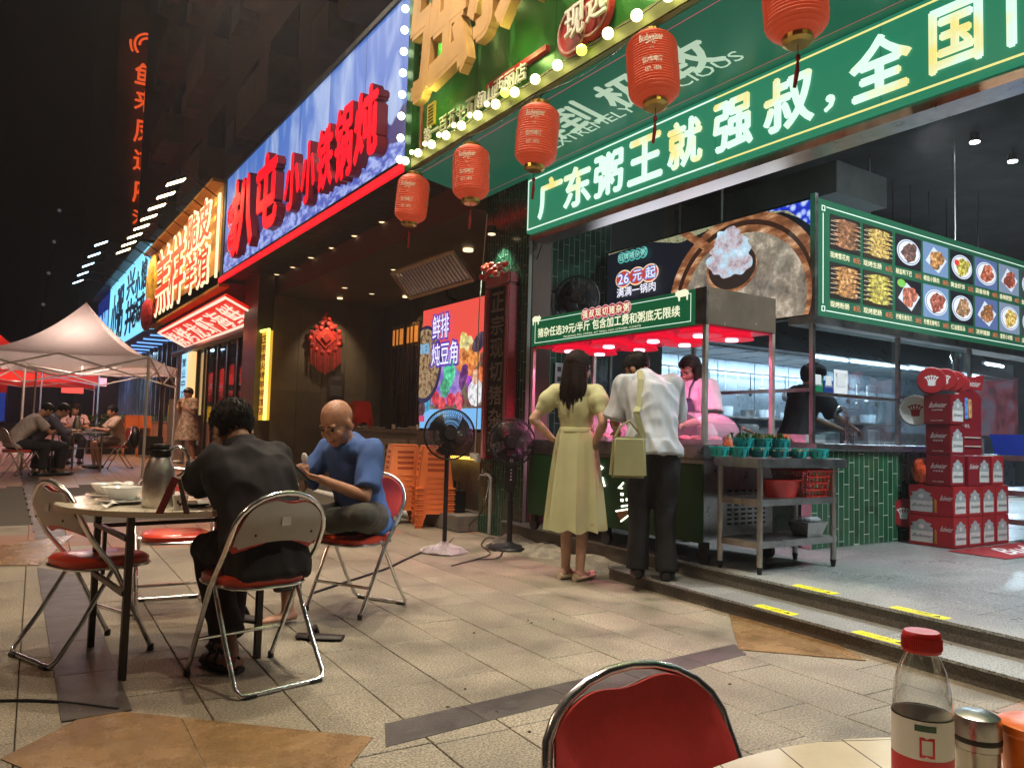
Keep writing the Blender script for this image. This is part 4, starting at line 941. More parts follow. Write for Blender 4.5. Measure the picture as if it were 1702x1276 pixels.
mn = E('menu_board', (7.6, ky, 2.1), 0, 'long green lit menu board with rows of dish photographs', 'menu board')
MB().box(5.70, 10.4, 3.985, 4.2, 2.14, 3.15).build('board', M('lit_menu_green', (.02, .09, .05), .35, var=.04, emit=C(26, 84, 58), es=.6), mn)
MB().box(5.655, 5.698, 3.97, 4.018, 2.10, 3.18).build('corner_post', m_steel, mn)
MB().box(5.64, 10.4, 3.975, 4.22, 2.07, 2.138).build('bottom_rail', m_steel, mn)
for z0 in (2.19, 3.085): MB().box(5.83, 10.3, 3.981, 3.9845, z0, z0 + .007).build('border_line', m_letter_w, mn)
MB().box(5.78, 5.787, 3.981, 3.9845, 2.25, 3.03).build('border_line', m_letter_w, mn)
for z0 in (2.185, 3.05): 
    for (a, b_, c_, d_) in ((5.765, 5.81, z0, z0 + .006), (5.765, 5.81, z0 + .04, z0 + .046), (5.765, 5.771, z0, z0 + .046), (5.804, 5.81, z0, z0 + .046)): MB().box(a, b_, 3.9805, 3.984, c_, d_).build('border_corner', m_letter_w, mn)
cols_px = [(1380, 1430), (1435, 1483), (1489, 1531), (1535, 1576), (1580, 1617), (1621, 1657), (1661, 1693), (1697, 1727)]
zt1, zb1 = PY(1380, 355, 3.98).z, PY(1380, 413, 3.98).z; zt2, zb2 = PY(1380, 434, 3.98).z, PY(1380, 495, 3.98).z
skew = [C(150, 95, 45), C(205, 170, 80), C(110, 70, 60), C(190, 130, 60), C(190, 175, 60), C(190, 95, 60), C(150, 65, 40), C(160, 120, 80)]
names = (('现烤雪花肉', '现烤生肠', '椒盐鸭下巴', '椒盐小酥肉', '黄金虾饼', '蒜香排骨', '香辣肥肠', '金沙玉米'), ('现烤粉肠', '现烤肥肠', '柠檬无骨凤爪', '柠檬无骨鸭爪', '红油猪耳朵', '凉拌猪脚', '香煎小米糕', '韭菜饼'))
prices = ((8, 6, 38, 38, 32, 48, 48, 28), (8, 8, 38, 38, 38, 38, 32, 28))
bgs = [C(30, 28, 26), C(45, 36, 28), C(28, 26, 34), C(120, 150, 190), C(22, 24, 34), C(90, 110, 160), C(130, 145, 170), C(60, 60, 70)]
m_cap = lit('caption_cream', (240, 232, 190), 1.0); m_price = lit('price_red', (215, 120, 80), .9)
for r_, (zt_, zb_) in enumerate(((zt1, zb1), (zt2, zb2))):
    for c_, (pa, pb) in enumerate(cols_px):
        xa, xb = PY(pa, 450, 3.98).x, PY(pb, 450, 3.98).x; w_, h_ = xb - xa, zt_ - zb_
        ph = MB().box(xa, xb, 3.98, 3.9845, zb_, zt_).build('dish_photo', lit('photo_ground_%d' % c_, tuple(int(255 * min(1, q) ** (1 / 2.2)) for q in bgs[c_]), .8), mn)
        fc = skew[(c_ + r_ * 3) % 8]
        mf = noise_emit('dish_food_%d_%d' % (r_, c_), [(.33, tuple(q * .12 for q in fc)), (.46, tuple(q * .7 for q in fc)), (.56, tuple(min(1, q * 1.5) for q in fc)), (.66, tuple(min(1, q * 2 + .25) for q in fc))], 22 + 4 * ((c_ * 5 + r_) % 3), .9, detail=6, stretch=(1, 1, 1.3), dist=.4)
        cx, cz = w_ / 2, h_ / 2; sc_ = Screen(ph, (xa, 3.9795, zb_), X1, w_, h_)
        if c_ < 2:
            for j in range(6): sc_.add([(.0, h_ * (.14 + .13 * j)), (w_, h_ * (.16 + .13 * j)), (w_, h_ * (.16 + .13 * j) + .006), (0, h_ * (.14 + .13 * j) + .006)], lit('skewer', (200, 190, 170), .8), 'printed_skewer')
            for j in range(6): sc_.add(oval(cx, h_ * (.16 + .135 * j), w_ * .4, h_ * .075, 18, 0, .18, j), mf, 'printed_food')
        else:
            if (c_ + r_) % 3: sc_.add(oval(cx, cz, w_ * .46, h_ * .4, 24), lit('plate_white', (205, 215, 228), .95), 'printed_plate'); sc_.add(oval(cx, cz, w_ * .42, h_ * .36, 24), lit('plate_ring', (90, 110, 150), .9), 'printed_plate'); sc_.add(oval(cx, cz, w_ * .4, h_ * .34, 24), lit('plate_in', (225, 228, 232), .95), 'printed_plate')
            else: sc_.add([(cx - w_ * .42, cz - h_ * .1), (cx + w_ * .1, cz - h_ * .42), (cx + w_ * .44, cz + h_ * .05), (cx - w_ * .1, cz + h_ * .4)], lit('plate_white', (205, 215, 228), .95), 'printed_plate')
            sc_.add(oval(cx + .01, cz, w_ * .3, h_ * .29, 22, .3, .16, c_ + r_), mf, 'printed_food')
            if c_ == 2 and r_ == 1: sc_.add(oval(w_ * .2, h_ * .85, w_ * .16, h_ * .12), lit('lime', (120, 190, 80)), 'printed_garnish')
            if c_ == 4 and r_ == 0: sc_.add(oval(w_ * .25, h_ * .6, w_ * .1, h_ * .1), lit('ketchup', (220, 60, 50)), 'printed_garnish')
        cw_ = w_ * .62
        text('caption', names[r_][c_], m_cap, mn, (xa, 3.981, zb_ - .075), X1, Z1, cw_, .052, .002, .012)
        text('price', '%d元' % prices[r_][c_], m_price, mn, (xa + w_ * .76, 3.981, zb_ - .078), X1, Z1, w_ * .24, .05, .002, .015)
area('menu_light', mn, (7.2, 3.9, 2.6), (6, 0, .5), 10, 3.4, .8, (.8, 1, .9))

# ------------------------------------------------------------------ kitchen booth
kb = E('kitchen_booth', (kx0, ky, .19), 0, 'glazed kitchen booth with steel posts and counter below the menu', 'kitchen booth')
MB().box(kx0 - .03, 7.95, ky - .06, ky + .45, 1.02, 1.065).build('counter_top', m_steel, kb, bevel=.004)
MB().box(kx0 - .03, kx0 + .5, ky + .46, 6.7, 1.02, 1.065).build('side_counter', m_steel, kb, bevel=.004)
for x_ in (kx0, 6.98, 8.3): MB().box(x_ - .018, x_ + .018, ky - .018, ky + .018, 1.067, 2.068).build('post', m_steel, kb)
for y_ in (5.35, 6.6): MB().box(kx0 - .018, kx0 + .018, y_ - .018, y_ + .018, 1.067, 2.12).build('post', m_steel, kb)
MB().box(kx0 + .02, 6.96, ky - .012, ky + .012, 1.47, 1.5).build('rail', m_steel, kb); MB().box(7.0, 8.28, ky - .012, ky + .012, 1.50, 1.53).build('rail', m_steel, kb)
for (x0, x1_) in ((kx0 + .02, 6.96), (7.0, 8.28)): MB().box(x0, x1_, ky + .014, ky + .02, 1.535, 2.06).build('glass_pane', m_glass, kb)
MB().box(kx0 + .02, 6.96, ky + .014, ky + .02, 1.1, 1.465).build('glass_pane', m_glass, kb)
MB().box(kx0 - .012, kx0 + .012, ky + .04, 6.58, 1.5, 1.53).build('rail', m_steel, kb)
m_kit = M('kitchen_wall_white', (.22, .27, .31), .3, .5, var=.2, vs=1.5)
tag(MB().box(6.95, 19.8, 8.6, 8.75, .19, 3.0).build('kitchen_rear_wall', m_kit), 'pale steel clad rear wall of the kitchen', 'wall')
hd = E('range_hood', (8.5, 7.8, 1.9), 0, 'long stainless range hood over the stoves', 'range hood')
hb = [Vector(p) for p in ((6.95, 7.1, 2.38), (16.5, 7.1, 2.38), (16.5, 8.58, 2.38), (6.95, 8.58, 2.38))]; ht = [Vector(p) for p in ((6.95, 7.9, 3.0), (16.5, 7.9, 3.0), (16.5, 8.58, 3.0), (6.95, 8.58, 3.0))]
MB().hexa(hb, ht).build('canopy', M('hood_steel', (.28, .3, .31), .35, .9, var=.3, vs=3), hd)
for k in range(14): MB().box(7.1 + k * .66, 7.1 + k * .66 + .6, 7.3, 8.4, 2.355, 2.378).build('filter_panel', m_steel, hd)
MB().tube([(9.2, 8.2, 3.01), (9.2, 8.2, 3.6)], .25, 14).build('flue', m_duct, hd)
kr_ = bpy.data.objects['kitchen_rear_wall']
for k in range(12): MB().box(7 + k * .9, 7.88 + k * .9, 8.59, 8.598, 1.5, 2.36).build('clad_panel', m_kit, kr_)
ur = E('utensil_rail', (9, 8.3, 2), 0, 'rail of hanging ladles and pans under the range hood', 'utensil rail'); MB().cyl((7.2, 8.3, 2.15), (14, 8.3, 2.15), .012, n=6).build('rail', m_steel, ur)
rnd = random.Random(31)
for k in range(22):
    x_ = 7.4 + k * .3 + rnd.uniform(-.05, .05); l_ = rnd.uniform(.18, .34); u_ = MB().cyl((x_, 8.3, 2.15), (x_, 8.3, 2.15 - l_), .008, n=5).ell((x_, 8.3, 2.13 - l_), rnd.uniform(.03, .09), .02, rnd.uniform(.03, .08), 10, 6).build('ladle', m_steel if k % 3 else m_darkmetal, ur, smooth=True)
for k in range(7): MB().box(7.3 + k * .95, 7.75 + k * .95, 7.72, 8.2, 1.0, 1.12 + .1 * (k % 3)).build('appliance_%s' % 'x' if False else 'cooker', m_darkmetal if k % 2 else m_steel, ur, bevel=.02)
rg = E('stove_range', (8.5, 8.1, .19), 0, 'row of stainless stoves and worktops at the kitchen rear', 'stove range')
MB().box(7.0, 16, 7.7, 8.58, .19, 1.0).build('worktop', m_steel, rg, bevel=.01); MB().box(7.0, 16, 8.45, 8.58, 1.002, 1.3).build('splash', m_steel, rg)
sh = E('wall_shelf', (8, 8.4, 1.4), 0, 'steel shelf with pots and clear containers behind the serving window', 'shelf')
MB().box(7.0, 14.5, 8.2, 8.59, 1.42, 1.45).build('board', m_steel, sh)
rnd = random.Random(21)
m_clear = M('clear_plastic', (.7, .76, .8), .12, var=0, alpha=.4)
for k in range(14):
    x_ = 7.3 + k * .48; r_ = rnd.uniform(.08, .15); h_ = rnd.uniform(.1, .25)
    o = MB().lathe([(0, 0), (r_ * .9, 0), (r_, h_), (r_ * .95, h_), (r_ * .85, .01), (0, .01)], (x_, 8.38, 1.451), 14).build('container', m_clear if k % 3 else m_steel, smooth=True)
    tag(o, ('clear food container' if k % 3 else 'steel pot') + ' on the kitchen shelf, %s from the cart end' % ['first', 'second', 'third', 'fourth', 'fifth', 'sixth', 'seventh', 'eighth', 'ninth', 'tenth', 'eleventh', 'twelfth', 'thirteenth', 'last'][k], 'container', 'containers on the kitchen shelf')
for k in range(6):
    x_ = 7.4 + k * 1.1; r_ = .16 + .04 * (k % 2)
    o = MB().lathe([(0, 0), (r_, 0), (r_ * 1.05, .18 + .06 * (k % 3)), (0, .2 + .06 * (k % 3))], (x_, 8.0, 1.001), 16).build('stock_pot', m_steel, smooth=True); tag(o, '%s stainless stock pot on the worktop under the hood, counting from the cart end' % ['first', 'second', 'third', 'fourth', 'fifth', 'last'][k], 'pot', 'stock pots on the worktop')
ky2 = 6.9
for k, (a, b_) in enumerate((((1353, 592), (1408, 599)), ((1416, 600), (1482, 608)), ((1488, 609), (1510, 612)), ((1515, 611), (1548, 616)), ((1567, 619), (1630, 628)), ((1640, 605), (1667, 609)))):
    A, B = PY(*a, ky2), PY(*b_, ky2)
    e = E('fluorescent_tube', A, 0, ['first', 'second', 'third', 'fourth', 'fifth', 'short sixth'][k] + ' blue white fluorescent tube behind the serving glass, counting from the corner post', 'fluorescent tube', 'fluorescent tubes of the kitchen')
    MB().cyl(A, B, .022, n=10).build('glowing_tube', EM('lit_blue_tube', C(205, 232, 255), 9), e)
    MB().box(A.x - .02, B.x + .02, A.y + .03, A.y + .07, A.z + .0, A.z + .05).build('batten', m_white, e)
    area('tube_light', e, (A + B) / 2 - Vector((0, .05, .03)), ((A + B) / 2) + Vector((0, -.6, -1.2)), 95 * (B - A).length, max(.3, (B - A).length), .1, (.62, .83, 1))
area('hood_light', hd, (11, 7.5, 2.3), (11, 8.5, 1.2), 200, 8, .3, (.6, .82, 1))
# payment signs without codes
for k, (pa, pb, yt, yb, col, lb) in enumerate(((1354, 1371, 630, 672, C(25, 120, 80), 'green'), (1372, 1388, 633, 672, C(30, 60, 130), 'blue'), (1389, 1412, 616, 674, C(235, 235, 235), 'white'))):
    A, B = PY(pa, yb, ky - .03), PY(pb, yt, ky - .03); zb_ = 1.501
    e = E('payment_card', (A.x, ky - .03, zb_), 0, '%s payment card standing on the rail of the serving window' % lb, 'card'); w_ = B.x - A.x
    MB().box(A.x, B.x, ky - .012, ky - .006, zb_, B.z).build('card', M('card_' + lb, col, .4, var=0), e)
    MB().box(A.x + w_ * .2, B.x - w_ * .2, ky - .0155, ky - .0125, zb_ + .06, zb_ + .06 + w_ * .6).build('white_field', M('card_field', (.75, .75, .75), .4, var=0), e)
    text('lettering', '扫码支付' if k == 2 else '推荐使用', m_black if k == 2 else m_white, e, (A.x + w_ * .12, ky - .0125, B.z - .06), X1, Z1, w_ * .76, .03, .002)
tap = E('gooseneck_tap', (6.1, 4.4, 1.06), 0, 'curved steel gooseneck tap on the serving counter', 'tap')
tx = PY(1407, 735, ky + .3).x
MB().tube([(tx, ky + .3, 1.066), (tx, ky + .3, 1.32)] + [(tx - .09 + .09 * cos(t), ky + .3, 1.32 + .09 * sin(t)) for t in [pi * i / 8 for i in range(1, 9)]] + [(tx - .18, ky + .3, 1.25)], .014, 8).build('spout', m_chrome, tap, smooth=True); MB().cyl((tx, ky + .3, 1.066), (tx, ky + .3, 1.1), .03).build('base', m_chrome, tap)
for k in range(5):
    x_ = PY(1455 + 30 * k, 560, 5.6).x; p = Vector((x_, 5.6, 2.75))
    e = E('hanging_track_lamp', p, 0, 'black track lamp under the kitchen ceiling, number %s from the corner post' % ['one', 'two', 'three', 'four', 'five'][k], 'track lamp', 'black track lamps of the kitchen')
    e['label'] = ['first', 'second', 'third', 'fourth', 'fifth'][k] + ' black track lamp above the tubes, counting from the corner post'
    MB().cyl(p, p + Vector((-.06, 0, -.2)), .05, .06, 12).build('can', m_black, e); MB().cyl(p, (p.x, p.y, 4.55), .008, n=6).build('stem', m_black, e)

# ================================================================== serving cart
ct = E('serving_cart', (4.2, 4.9, .19), 0, 'green and steel food cart with sign on top and pink lit food covers', 'food cart')
CX0, CX1, CY0, CY1 = 4.22, 4.98, 3.84, 6.02
m_cg = M('cart_green', (.008, .05, .012), .35, .2, var=.15, vs=3)
MB().box(CX0, CX1, CY0 + .02, CY1, .36, .93).build('cabinet', m_steel, ct, bevel=.004)
MB().box(CX0 - .014, CX0 - .001, CY0 + .02, CY1, .34, .90).build('front_panel', m_cg, ct)
MB().box(CX0 - .03, CX1 + .01, CY0 - .0, CY1 + .02, .935, 1.035).build('counter_edge', m_steel, ct, bevel=.006)
for sx in (CX0 + .03, CX1 - .03):
    for sy in (CY0 + .04, (CY0 + CY1) / 2, CY1 - .06):
        w_ = MB().cbox((sx, sy, .31), .05, .06, .07).build('caster', m_darkmetal, ct); MB().cyl((sx - .018, sy, .245), (sx + .018, sy, .245), .054, n=16).build('wheel', m_black, w_)
for sy in (CY0 + .018, CY1 - .02):
    for sx in (CX0, CX1 - .02): MB().box(sx - .016, sx + .016, sy - .016, sy + .016, 1.036, 1.9).build('post', M('post_steel', (.55, .5, .44), .42, .8, var=.2), ct)
for k in range(6):
    for j in range(8): MB().box(CX0 + .25 + k * .075, CX0 + .29 + k * .075, CY0 + .014, CY0 + .019, .46 + j * .034, .475 + j * .034).build('vent_slot', m_black, ct)
MB().box(CX0 + .005, CX0 + .03, CY0 + .05, CY0 + .38, .94, 1.0).build('drawer_plate', m_steel, ct)
# top
MB().box(CX0, CX1, CY0, CY1, 1.905, 2.175).build('canopy_box', M('canopy_steel', (.36, .28, .2), .26, .6, var=.15, vs=3.5), ct, bevel=.003)
MB().box(CX0 - .012, CX0 - .001, CY0 + .11, CY1, 1.91, 2.17).build('sign_face', M('cart_sign_green', (.01, .10, .045), .35, var=.04, emit=C(22, 96, 58), es=.6), ct)
MB().box(CX0 - .012, CX0 - .001, CY0 - .0, CY0 + .107, 1.91, 2.175).build('corner_trim', m_steel, ct)
SF = CX0 - .0125
for z0 in (1.935, 2.14): MB().box(SF - .001, SF, CY0 + .15, CY1 - .05, z0, z0 + .005).build('border_line', m_letter_w, ct)
for y0 in (CY0 + .15, CY1 - .055): MB().box(SF - .001, SF, y0, y0 + .005, 1.94, 2.139).build('border_line', m_letter_w, ct)
m_cw = EM('cart_letter', C(238, 240, 205), .95)
text('lettering', '猪杂任选39元/半斤 包含加工费和粥底无限续', m_cw, ct, (SF, CY1 - .1, 1.985), NY, Z1, 1.82, .085, .0015, .022)
text('lettering', 'PICKING PIG OFFAL AT WILL NO OTHER COSTS', m_cw, ct, (SF, CY1 - .5, 1.95), NY, Z1, 1.0, .016, .0015)
for k, ch in enumerate('强叔现切猪杂粥'):
    c = Vector((SF - .001, CY1 - .80 - k * .088, 2.125))
    MB().poly(c, NY, Z1, oval(0, 0, .056, .056, 20), .001).build('seal_edge', EM('seal_pink', C(235, 190, 200), .8), ct)
    MB().poly(c - Vector((.001, 0, 0)), NY, Z1, oval(0, 0, .05, .05, 20), .001).build('seal_disc', EM('seal_red', C(185, 50, 60), .8), ct)
    text('lettering', ch, m_cw, ct, c + Vector((-.002, .035, -.033)), NY, Z1, .07, .066, .001, .02)
def pig(y, z, k):
    P = [(-.07, .01), (-.066, .03), (-.05, .035), (-.045, .05), (-.035, .038), (.03, .045), (.06, .03), (.068, .01), (.06, 0), (.058, -.04), (.045, -.04), (.042, -.01), (-.02, -.012), (-.022, -.04), (-.036, -.04), (-.04, -.012), (-.056, 0)]
    MB().poly((SF - .0015, y, z), NY, Z1, [(a * k, b) for a, b in P], .001).build('pig_mark', m_cw, ct)
pig(CY1 - .07, 2.15, -1.0); pig(CY0 + .24, 2.14, 1.0)
# pink lit underside with heat lamps
m_under = M('red_lacquer', (.6, .02, .06), .16, .3, var=.1, emit=C(215, 10, 55), es=.35)
MB().box(CX0 + .02, CX1 - .02, CY0 + .03, CY1 - .03, 1.895, 1.904).build('underside', m_under, ct)
k = 0
for sy in (4.1, 4.6, 5.15, 5.7):
    for sx in (4.42, 4.78):
        d = MB().lathe([(0, -.0), (.17, 0), (.15, .03), (0, .035)], (sx, sy, 1.858), 26).build('lamp_ring', M('lit_red_ring', (.7, .03, .05), .3, var=0, emit=C(235, 25, 60), es=.55), ct)
        MB().lathe([(0, -.015), (.045, -.01), (.05, 0), (0, 0)], (sx, sy, 1.857), 16).build('heat_bulb', EM('lit_pink_bulb', C(255, 190, 215), 9), d)
        spot('heat_glow', d, (sx, sy, 1.835), (sx - .02, sy, 1.0), 24, 150, .5, (1, .24, .5), .04)
# lit logo on the front
m_neon = EM('logo_neon', C(255, 250, 225), 3.5)
def fp(px, py): return PX(px, py, CX0 - .022)
def line(*pts, r=.006): MB().tube([fp(*p) for p in pts], r, 6).build('neon_line', m_neon, ct)
line((990, 768), (1002, 777), (991, 787)); line((1001, 793), (1005, 808)); line((994, 808), (994, 856), r=.012)
line((1036, 802), (1028, 811), (1034, 811)); line((1024, 849), (1049, 845)); line((1032, 866), (1051, 851)); line((1033, 841), (1047, 839))
for (a, b_) in ((1033, 821), (1033, 831), (1042, 830)): c = fp(a, b_); MB().box(c.x, c.x + .01, c.y - .012, c.y + .012, c.z - .01, c.z + .01).build('neon_dot', m_neon, ct)
c0, c1, c2 = fp(1024, 850), fp(1048, 847), fp(1031, 866); MB().add([c0, c1, c2], [(0, 1, 2)]).build('logo_plate', M('logo_brass', (.3, .16, .06), .4, .4, var=.1), ct)

# covers, trays and screen on the cart
m_dome = M('food_cover_plastic', (.95, .7, .82), .15, var=0, alpha=.30, spec=.9)
m_meat = M('raw_offal', (.55, .16, .18), .25, var=.5, vs=25, bump=1, bs=60)
def foodset(y, x, w, lb):
    e = E('food_cover', (x, y, 1.037), 0, lb, 'food cover', 'clear food covers on the cart')
    n = 14; P = []
    for i in range(n + 1):
        t = pi * i / n; P.append((x, y + w * cos(t), 1.04 + .24 * sin(t) ** .75))
    mb_ = MB(); 
    L_ = []
    for sx in (-.19, .19): L_.append([(sx + x, p[1], p[2]) for p in P])
    mb_.add(L_[0] + L_[1], [(i, i + 1, n + 2 + i, n + 1 + i) for i in range(n)])
    for L1 in L_: mb_.add([(L1[0][0], y, 1.04)] + L1, [(0, i + 1, i + 2) for i in range(n)])
    mb_.build('cover', m_dome, e, smooth=True)
    MB().tube(L_[0], .005, 6).build('cover_rim', m_dome, e)
    tr = MB().box(x - .17, x + .17, y - w * .85, y + w * .85, 1.037, 1.07).build('tray', m_steel); tag(tr, 'steel tray of raw meat under the ' + lb.split('pink lit clear ')[1].replace('at the end of the cart beside the steel prep table', 'nearest the prep table').replace(' beside the man', ''), 'tray', 'meat trays on the cart')
    for j in range(9):
        r = random.Random(int(y * 50) + j); MB().ell((x + r.uniform(-.12, .12), y + r.uniform(-.7, .7) * w, 1.075), .05, .06, .03, 9, 6, Matrix.Rotation(r.uniform(0, 3), 3, 'Z')).build('meat_piece', m_meat, tr, smooth=True)
foodset(4.18, 4.45, .30, 'pink lit clear cover at the end of the cart beside the steel prep table')
foodset(5.28, 4.45, .33, 'pink lit clear cover in the middle of the cart beside the man')
foodset(5.75, 4.72, .22, 'pink lit clear cover at the pier end of the cart')
for k, (x_, y_, lb) in enumerate(((4.36, 4.72, 'blue tray on the cart in front of the worker'), (4.36, 5.48, 'blue tray on the cart between the standing pair'))):
    o = MB().box(x_ - .08, x_ + .08, y_ - .14, y_ + .14, 1.037, 1.075).build('blue_tray', M('blue_plastic', (.08, .3, .6), .4, var=.05), bevel=.01); tag(o, lb, 'tray')
tb = E('till_tablet', (4.8, 5.45, 1.04), 0, 'dark tablet screen standing on the cart counter', 'tablet')
MB().slab((4.62, 5.82, 1.2), Vector((.45, -1, 0)).normalized(), Vector((.06, .02, 1)).normalized(), .34, .25, .015).build('display', noise_emit('tablet_print', [(.5, C(25, 14, 30)), (.62, C(60, 40, 80)), (.75, C(90, 120, 200))], 9, .7), tb); MB().cyl((4.72, 5.68, 1.04), (4.72, 5.68, 1.22), .015).build('stand', m_black, tb)
# posters on the end wall
for k, (x_, z_, w_, h_, lb) in enumerate(((4.62, 1.62, .3, .26, 'pale notice with a framed sheet beside the cart post'), (5.02, 1.5, .24, .36, 'white poster with black dish pictograms on the tiled wall behind the cart'))):
    e = E('wall_poster', (x_, 6.73, z_), 0, lb, 'poster'); MB().box(x_, x_ + w_, 6.724, 6.734, z_, z_ + h_).build('sheet', M('poster_sheet', (.4, .4, .38), .6, var=.1), e)
    for i in range(3):
        for j in range(3): MB().box(x_ + .03 + i * w_ * .31, x_ + .03 + i * w_ * .31 + w_ * .2, 6.719, 6.7235, z_ + .05 + j * h_ * .3, z_ + .05 + j * h_ * .3 + h_ * .14).build('pictogram', M('poster_ink', (.03, .03, .03), .6, var=0), e)
e = E('vertical_banner', (5.4, 6.7, 1.2), 0, 'narrow yellow topped vertical banner behind the bent man', 'banner'); MB().box(5.36, 5.45, 6.7, 6.71, 1.25, 1.95).build('cloth', M('pale_banner', (.5, .46, .36), .6, var=.1), e); MB().box(5.36, 5.45, 6.694, 6.699, 1.8, 1.95).build('header', M('yellow_banner', (.5, .33, .05), .6, var=.1), e)
for q in range(9): MB().box(5.385, 5.425, 6.694, 6.699, 1.29 + q * .052, 1.325 + q * .052).build('character', M('poster_ink', (.03, .03, .03)), e)
fe = E('fire_extinguisher', (4.6, 6.35, .19), 0, 'small red extinguisher at the foot of the pier behind the green dress', 'extinguisher'); MB().lathe([(0, 0), (.055, 0), (.055, .2), (.02, .25), (.02, .29), (0, .29)], (4.5, 6.3, .19), 14).build('cylinder', m_redp, fe, smooth=True); MB().tube([(4.5, 6.3, .47), (4.46, 6.3, .46), (4.44, 6.3, .3)], .008, 6).build('hose', m_black, fe)

# ================================================================== steel prep table
pr = E('prep_table', (4.7, 3.56, .19), 0, 'three tier stainless prep table holding teal baskets and red tubs', 'prep table')
TX0, TX1, TY0, TY1 = 4.23, 5.22, 3.39, 3.78
def T_(x, y, z): return Vector((x, y, z))
MB().box(TX0, TX1, TY0 - .0, TY1, .895, .96).build('table_top', m_steel, pr, bevel=.005)
for (x, y) in ((TX0 + .05, TY0 + .03), (TX1 - .13, TY0 + .03), (TX0 + .03, TY1 - .04), (TX1 - .13, TY1 - .04)):
    lg = MB().cyl((x, y, .24), (x, y, .894), .02, n=14).build('leg', m_steel, pr, smooth=True); MB().cyl((x, y, .19), (x, y, .239), .014, .022, 12).build('levelling_foot', m_darkmetal, lg, smooth=True)
for z in (.36, .64): MB().box(TX0 + .02, TX1 - .1, TY0 + .02, TY1 - .02, z, z + .045).build('shelf', m_steel, pr, bevel=.003)
m_teal = M('teal_plastic', (.01, .38, .36), .4, var=.06)
def basket(c, s, label, herbs=None, rz=0, h=.062, grp='teal baskets on the prep table'):
    e = E('teal_basket', c, rz, label, 'basket', grp)
    MB().lathe([(0, 0), (s * .8, 0), (s, h), (s * 1.06, h), (s * 1.06, h + .006), (s * .95, h + .004), (s * .76, .006), (0, .006)], (0, 0, 0), 20, Matrix.Diagonal((1.15, .85, 1))).build('bowl', m_teal, e, local=True, smooth=True)
    for j in range(10):
        t = 2 * pi * j / 10; MB().cbox((s * 1.06 * cos(t), s * .78 * sin(t), h * .5), .012, .012, h * .55, t).build('side_slot', M('teal_shade', (.005, .2, .2), .5, var=0), e, local=True)
    if herbs:
        r = random.Random(int(c[0] * 100)); mb_ = MB()
        for q in range(70):
            a = Vector((r.uniform(-1, 1) * s, r.uniform(-.7, .7) * s, h * .7)); b_ = a + Vector((r.uniform(-.03, .03), r.uniform(-.03, .03), r.uniform(.01, .06) * (1 if herbs[0] == 'herbs' else .3)))
            w_ = Vector((r.uniform(-1, 1), r.uniform(-1, 1), 0)).normalized() * .007; mb_.add([a, b_ - w_, b_ + Vector((0, 0, .012)), b_ + w_], [(0, 1, 2, 3)])
        o = mb_.build(herbs[0], herbs[1], None); tag(o, herbs[2], herbs[3]); o.location = Vector(c); 
    return e
m_herb = M('green_herb', (.03, .12, .015), .5, var=.3, vs=30); m_pep = M('chopped_pepper', (.1, .2, .03), .4, var=.6, vs=60); m_garlic = M('minced_garlic', (.6, .52, .35), .5, var=.2, vs=60)
zt_ = .962
for k in range(6):
    px = 1196 + k * 33; p = G(px, 757 - (k > 3) * 2, zt_ + .02)
    y_ = 3.66 - .052 * k; x_ = EYE.x + (onp(px, 755, 1, y_)).x
    hb_ = None
    if k in (2, 3, 4): hb_ = ('garlic_pile', m_garlic, 'pale chopped garlic in teal basket number %s of the front row' % ['', '', 'three', 'four', 'five'][k], 'garlic')
    basket((x_, y_, zt_), .068, '%s teal basket in the front row on the prep table, counting from the cart' % ['first', 'second', 'third', 'fourth', 'fifth', 'sixth'][k], hb_)
for k in range(3):
    x_ = 4.42 + .16 * k; y_ = 3.8 - .03 * k
    basket((x_ + .03, y_ - .1, zt_ + .063), .075, ['first', 'second', 'third'][k] + ' raised teal basket of greens on the prep table, counting from the cart', ('herbs', m_herb if k != 1 else m_pep, ['leafy herbs in the raised basket nearest the cart', 'chopped peppers in the middle raised basket', 'spring onions in the raised basket farthest from the cart'][k], 'herbs'))
    
bn_ = E('red_basin', (4.62, 3.5, .686), 0, 'round red plastic basin on the middle shelf of the prep table', 'basin')
m_redpl = M('red_plastic', (.5, .02, .012), .3, var=.08)
MB().lathe([(0, 0), (.13, 0), (.17, .11), (.185, .118), (.185, .124), (.165, .118), (.125, .008), (0, .008)], (4.62, 3.52, .687), 28, Matrix.Diagonal((1, .62, 1))).build('bowl', m_redpl, bn_, smooth=True)
rb = E('red_crate_basket', (4.95, 3.55, .686), 0, 'red slotted plastic basket on the middle shelf of the prep table', 'basket')
bx0, bx1, by0, by1, bz0, bz1 = 4.66, 5.13, 3.42, 3.72, .687, .875
def wall4(t0, t1): return
q0 = [Vector((bx0 + .15, by0 + .03, bz0)), Vector((bx1 - .03, by0 + .03, bz0)), Vector((bx1 - .03, by1 - .03, bz0)), Vector((bx0 + .15, by1 - .03, bz0))]
q1 = [Vector((bx0 + .12, by0, bz1)), Vector((bx1, by0, bz1)), Vector((bx1, by1, bz1)), Vector((bx0 + .12, by1, bz1))]
MB().add(q0, [(0, 1, 2, 3)]).build('bottom', m_redpl, rb)
for i in range(4):
    a, b_, c, d = q0[i], q0[(i + 1) % 4], q1[(i + 1) % 4], q1[i]; U_ = (b_ - a).normalized(); f = rb
    n = 9; mbk = MB()
    for j in range(n + 1): mbk.tube([a.lerp(b_, j / n), d.lerp(c, j / n)], .006, 4)
    for z in (.0, .25, .5, .75, 1): mbk.tube([a.lerp(d, z), b_.lerp(c, z)], .006 if z < 1 else .012, 4)
    mbk.build('slotted_side', m_redpl, rb)
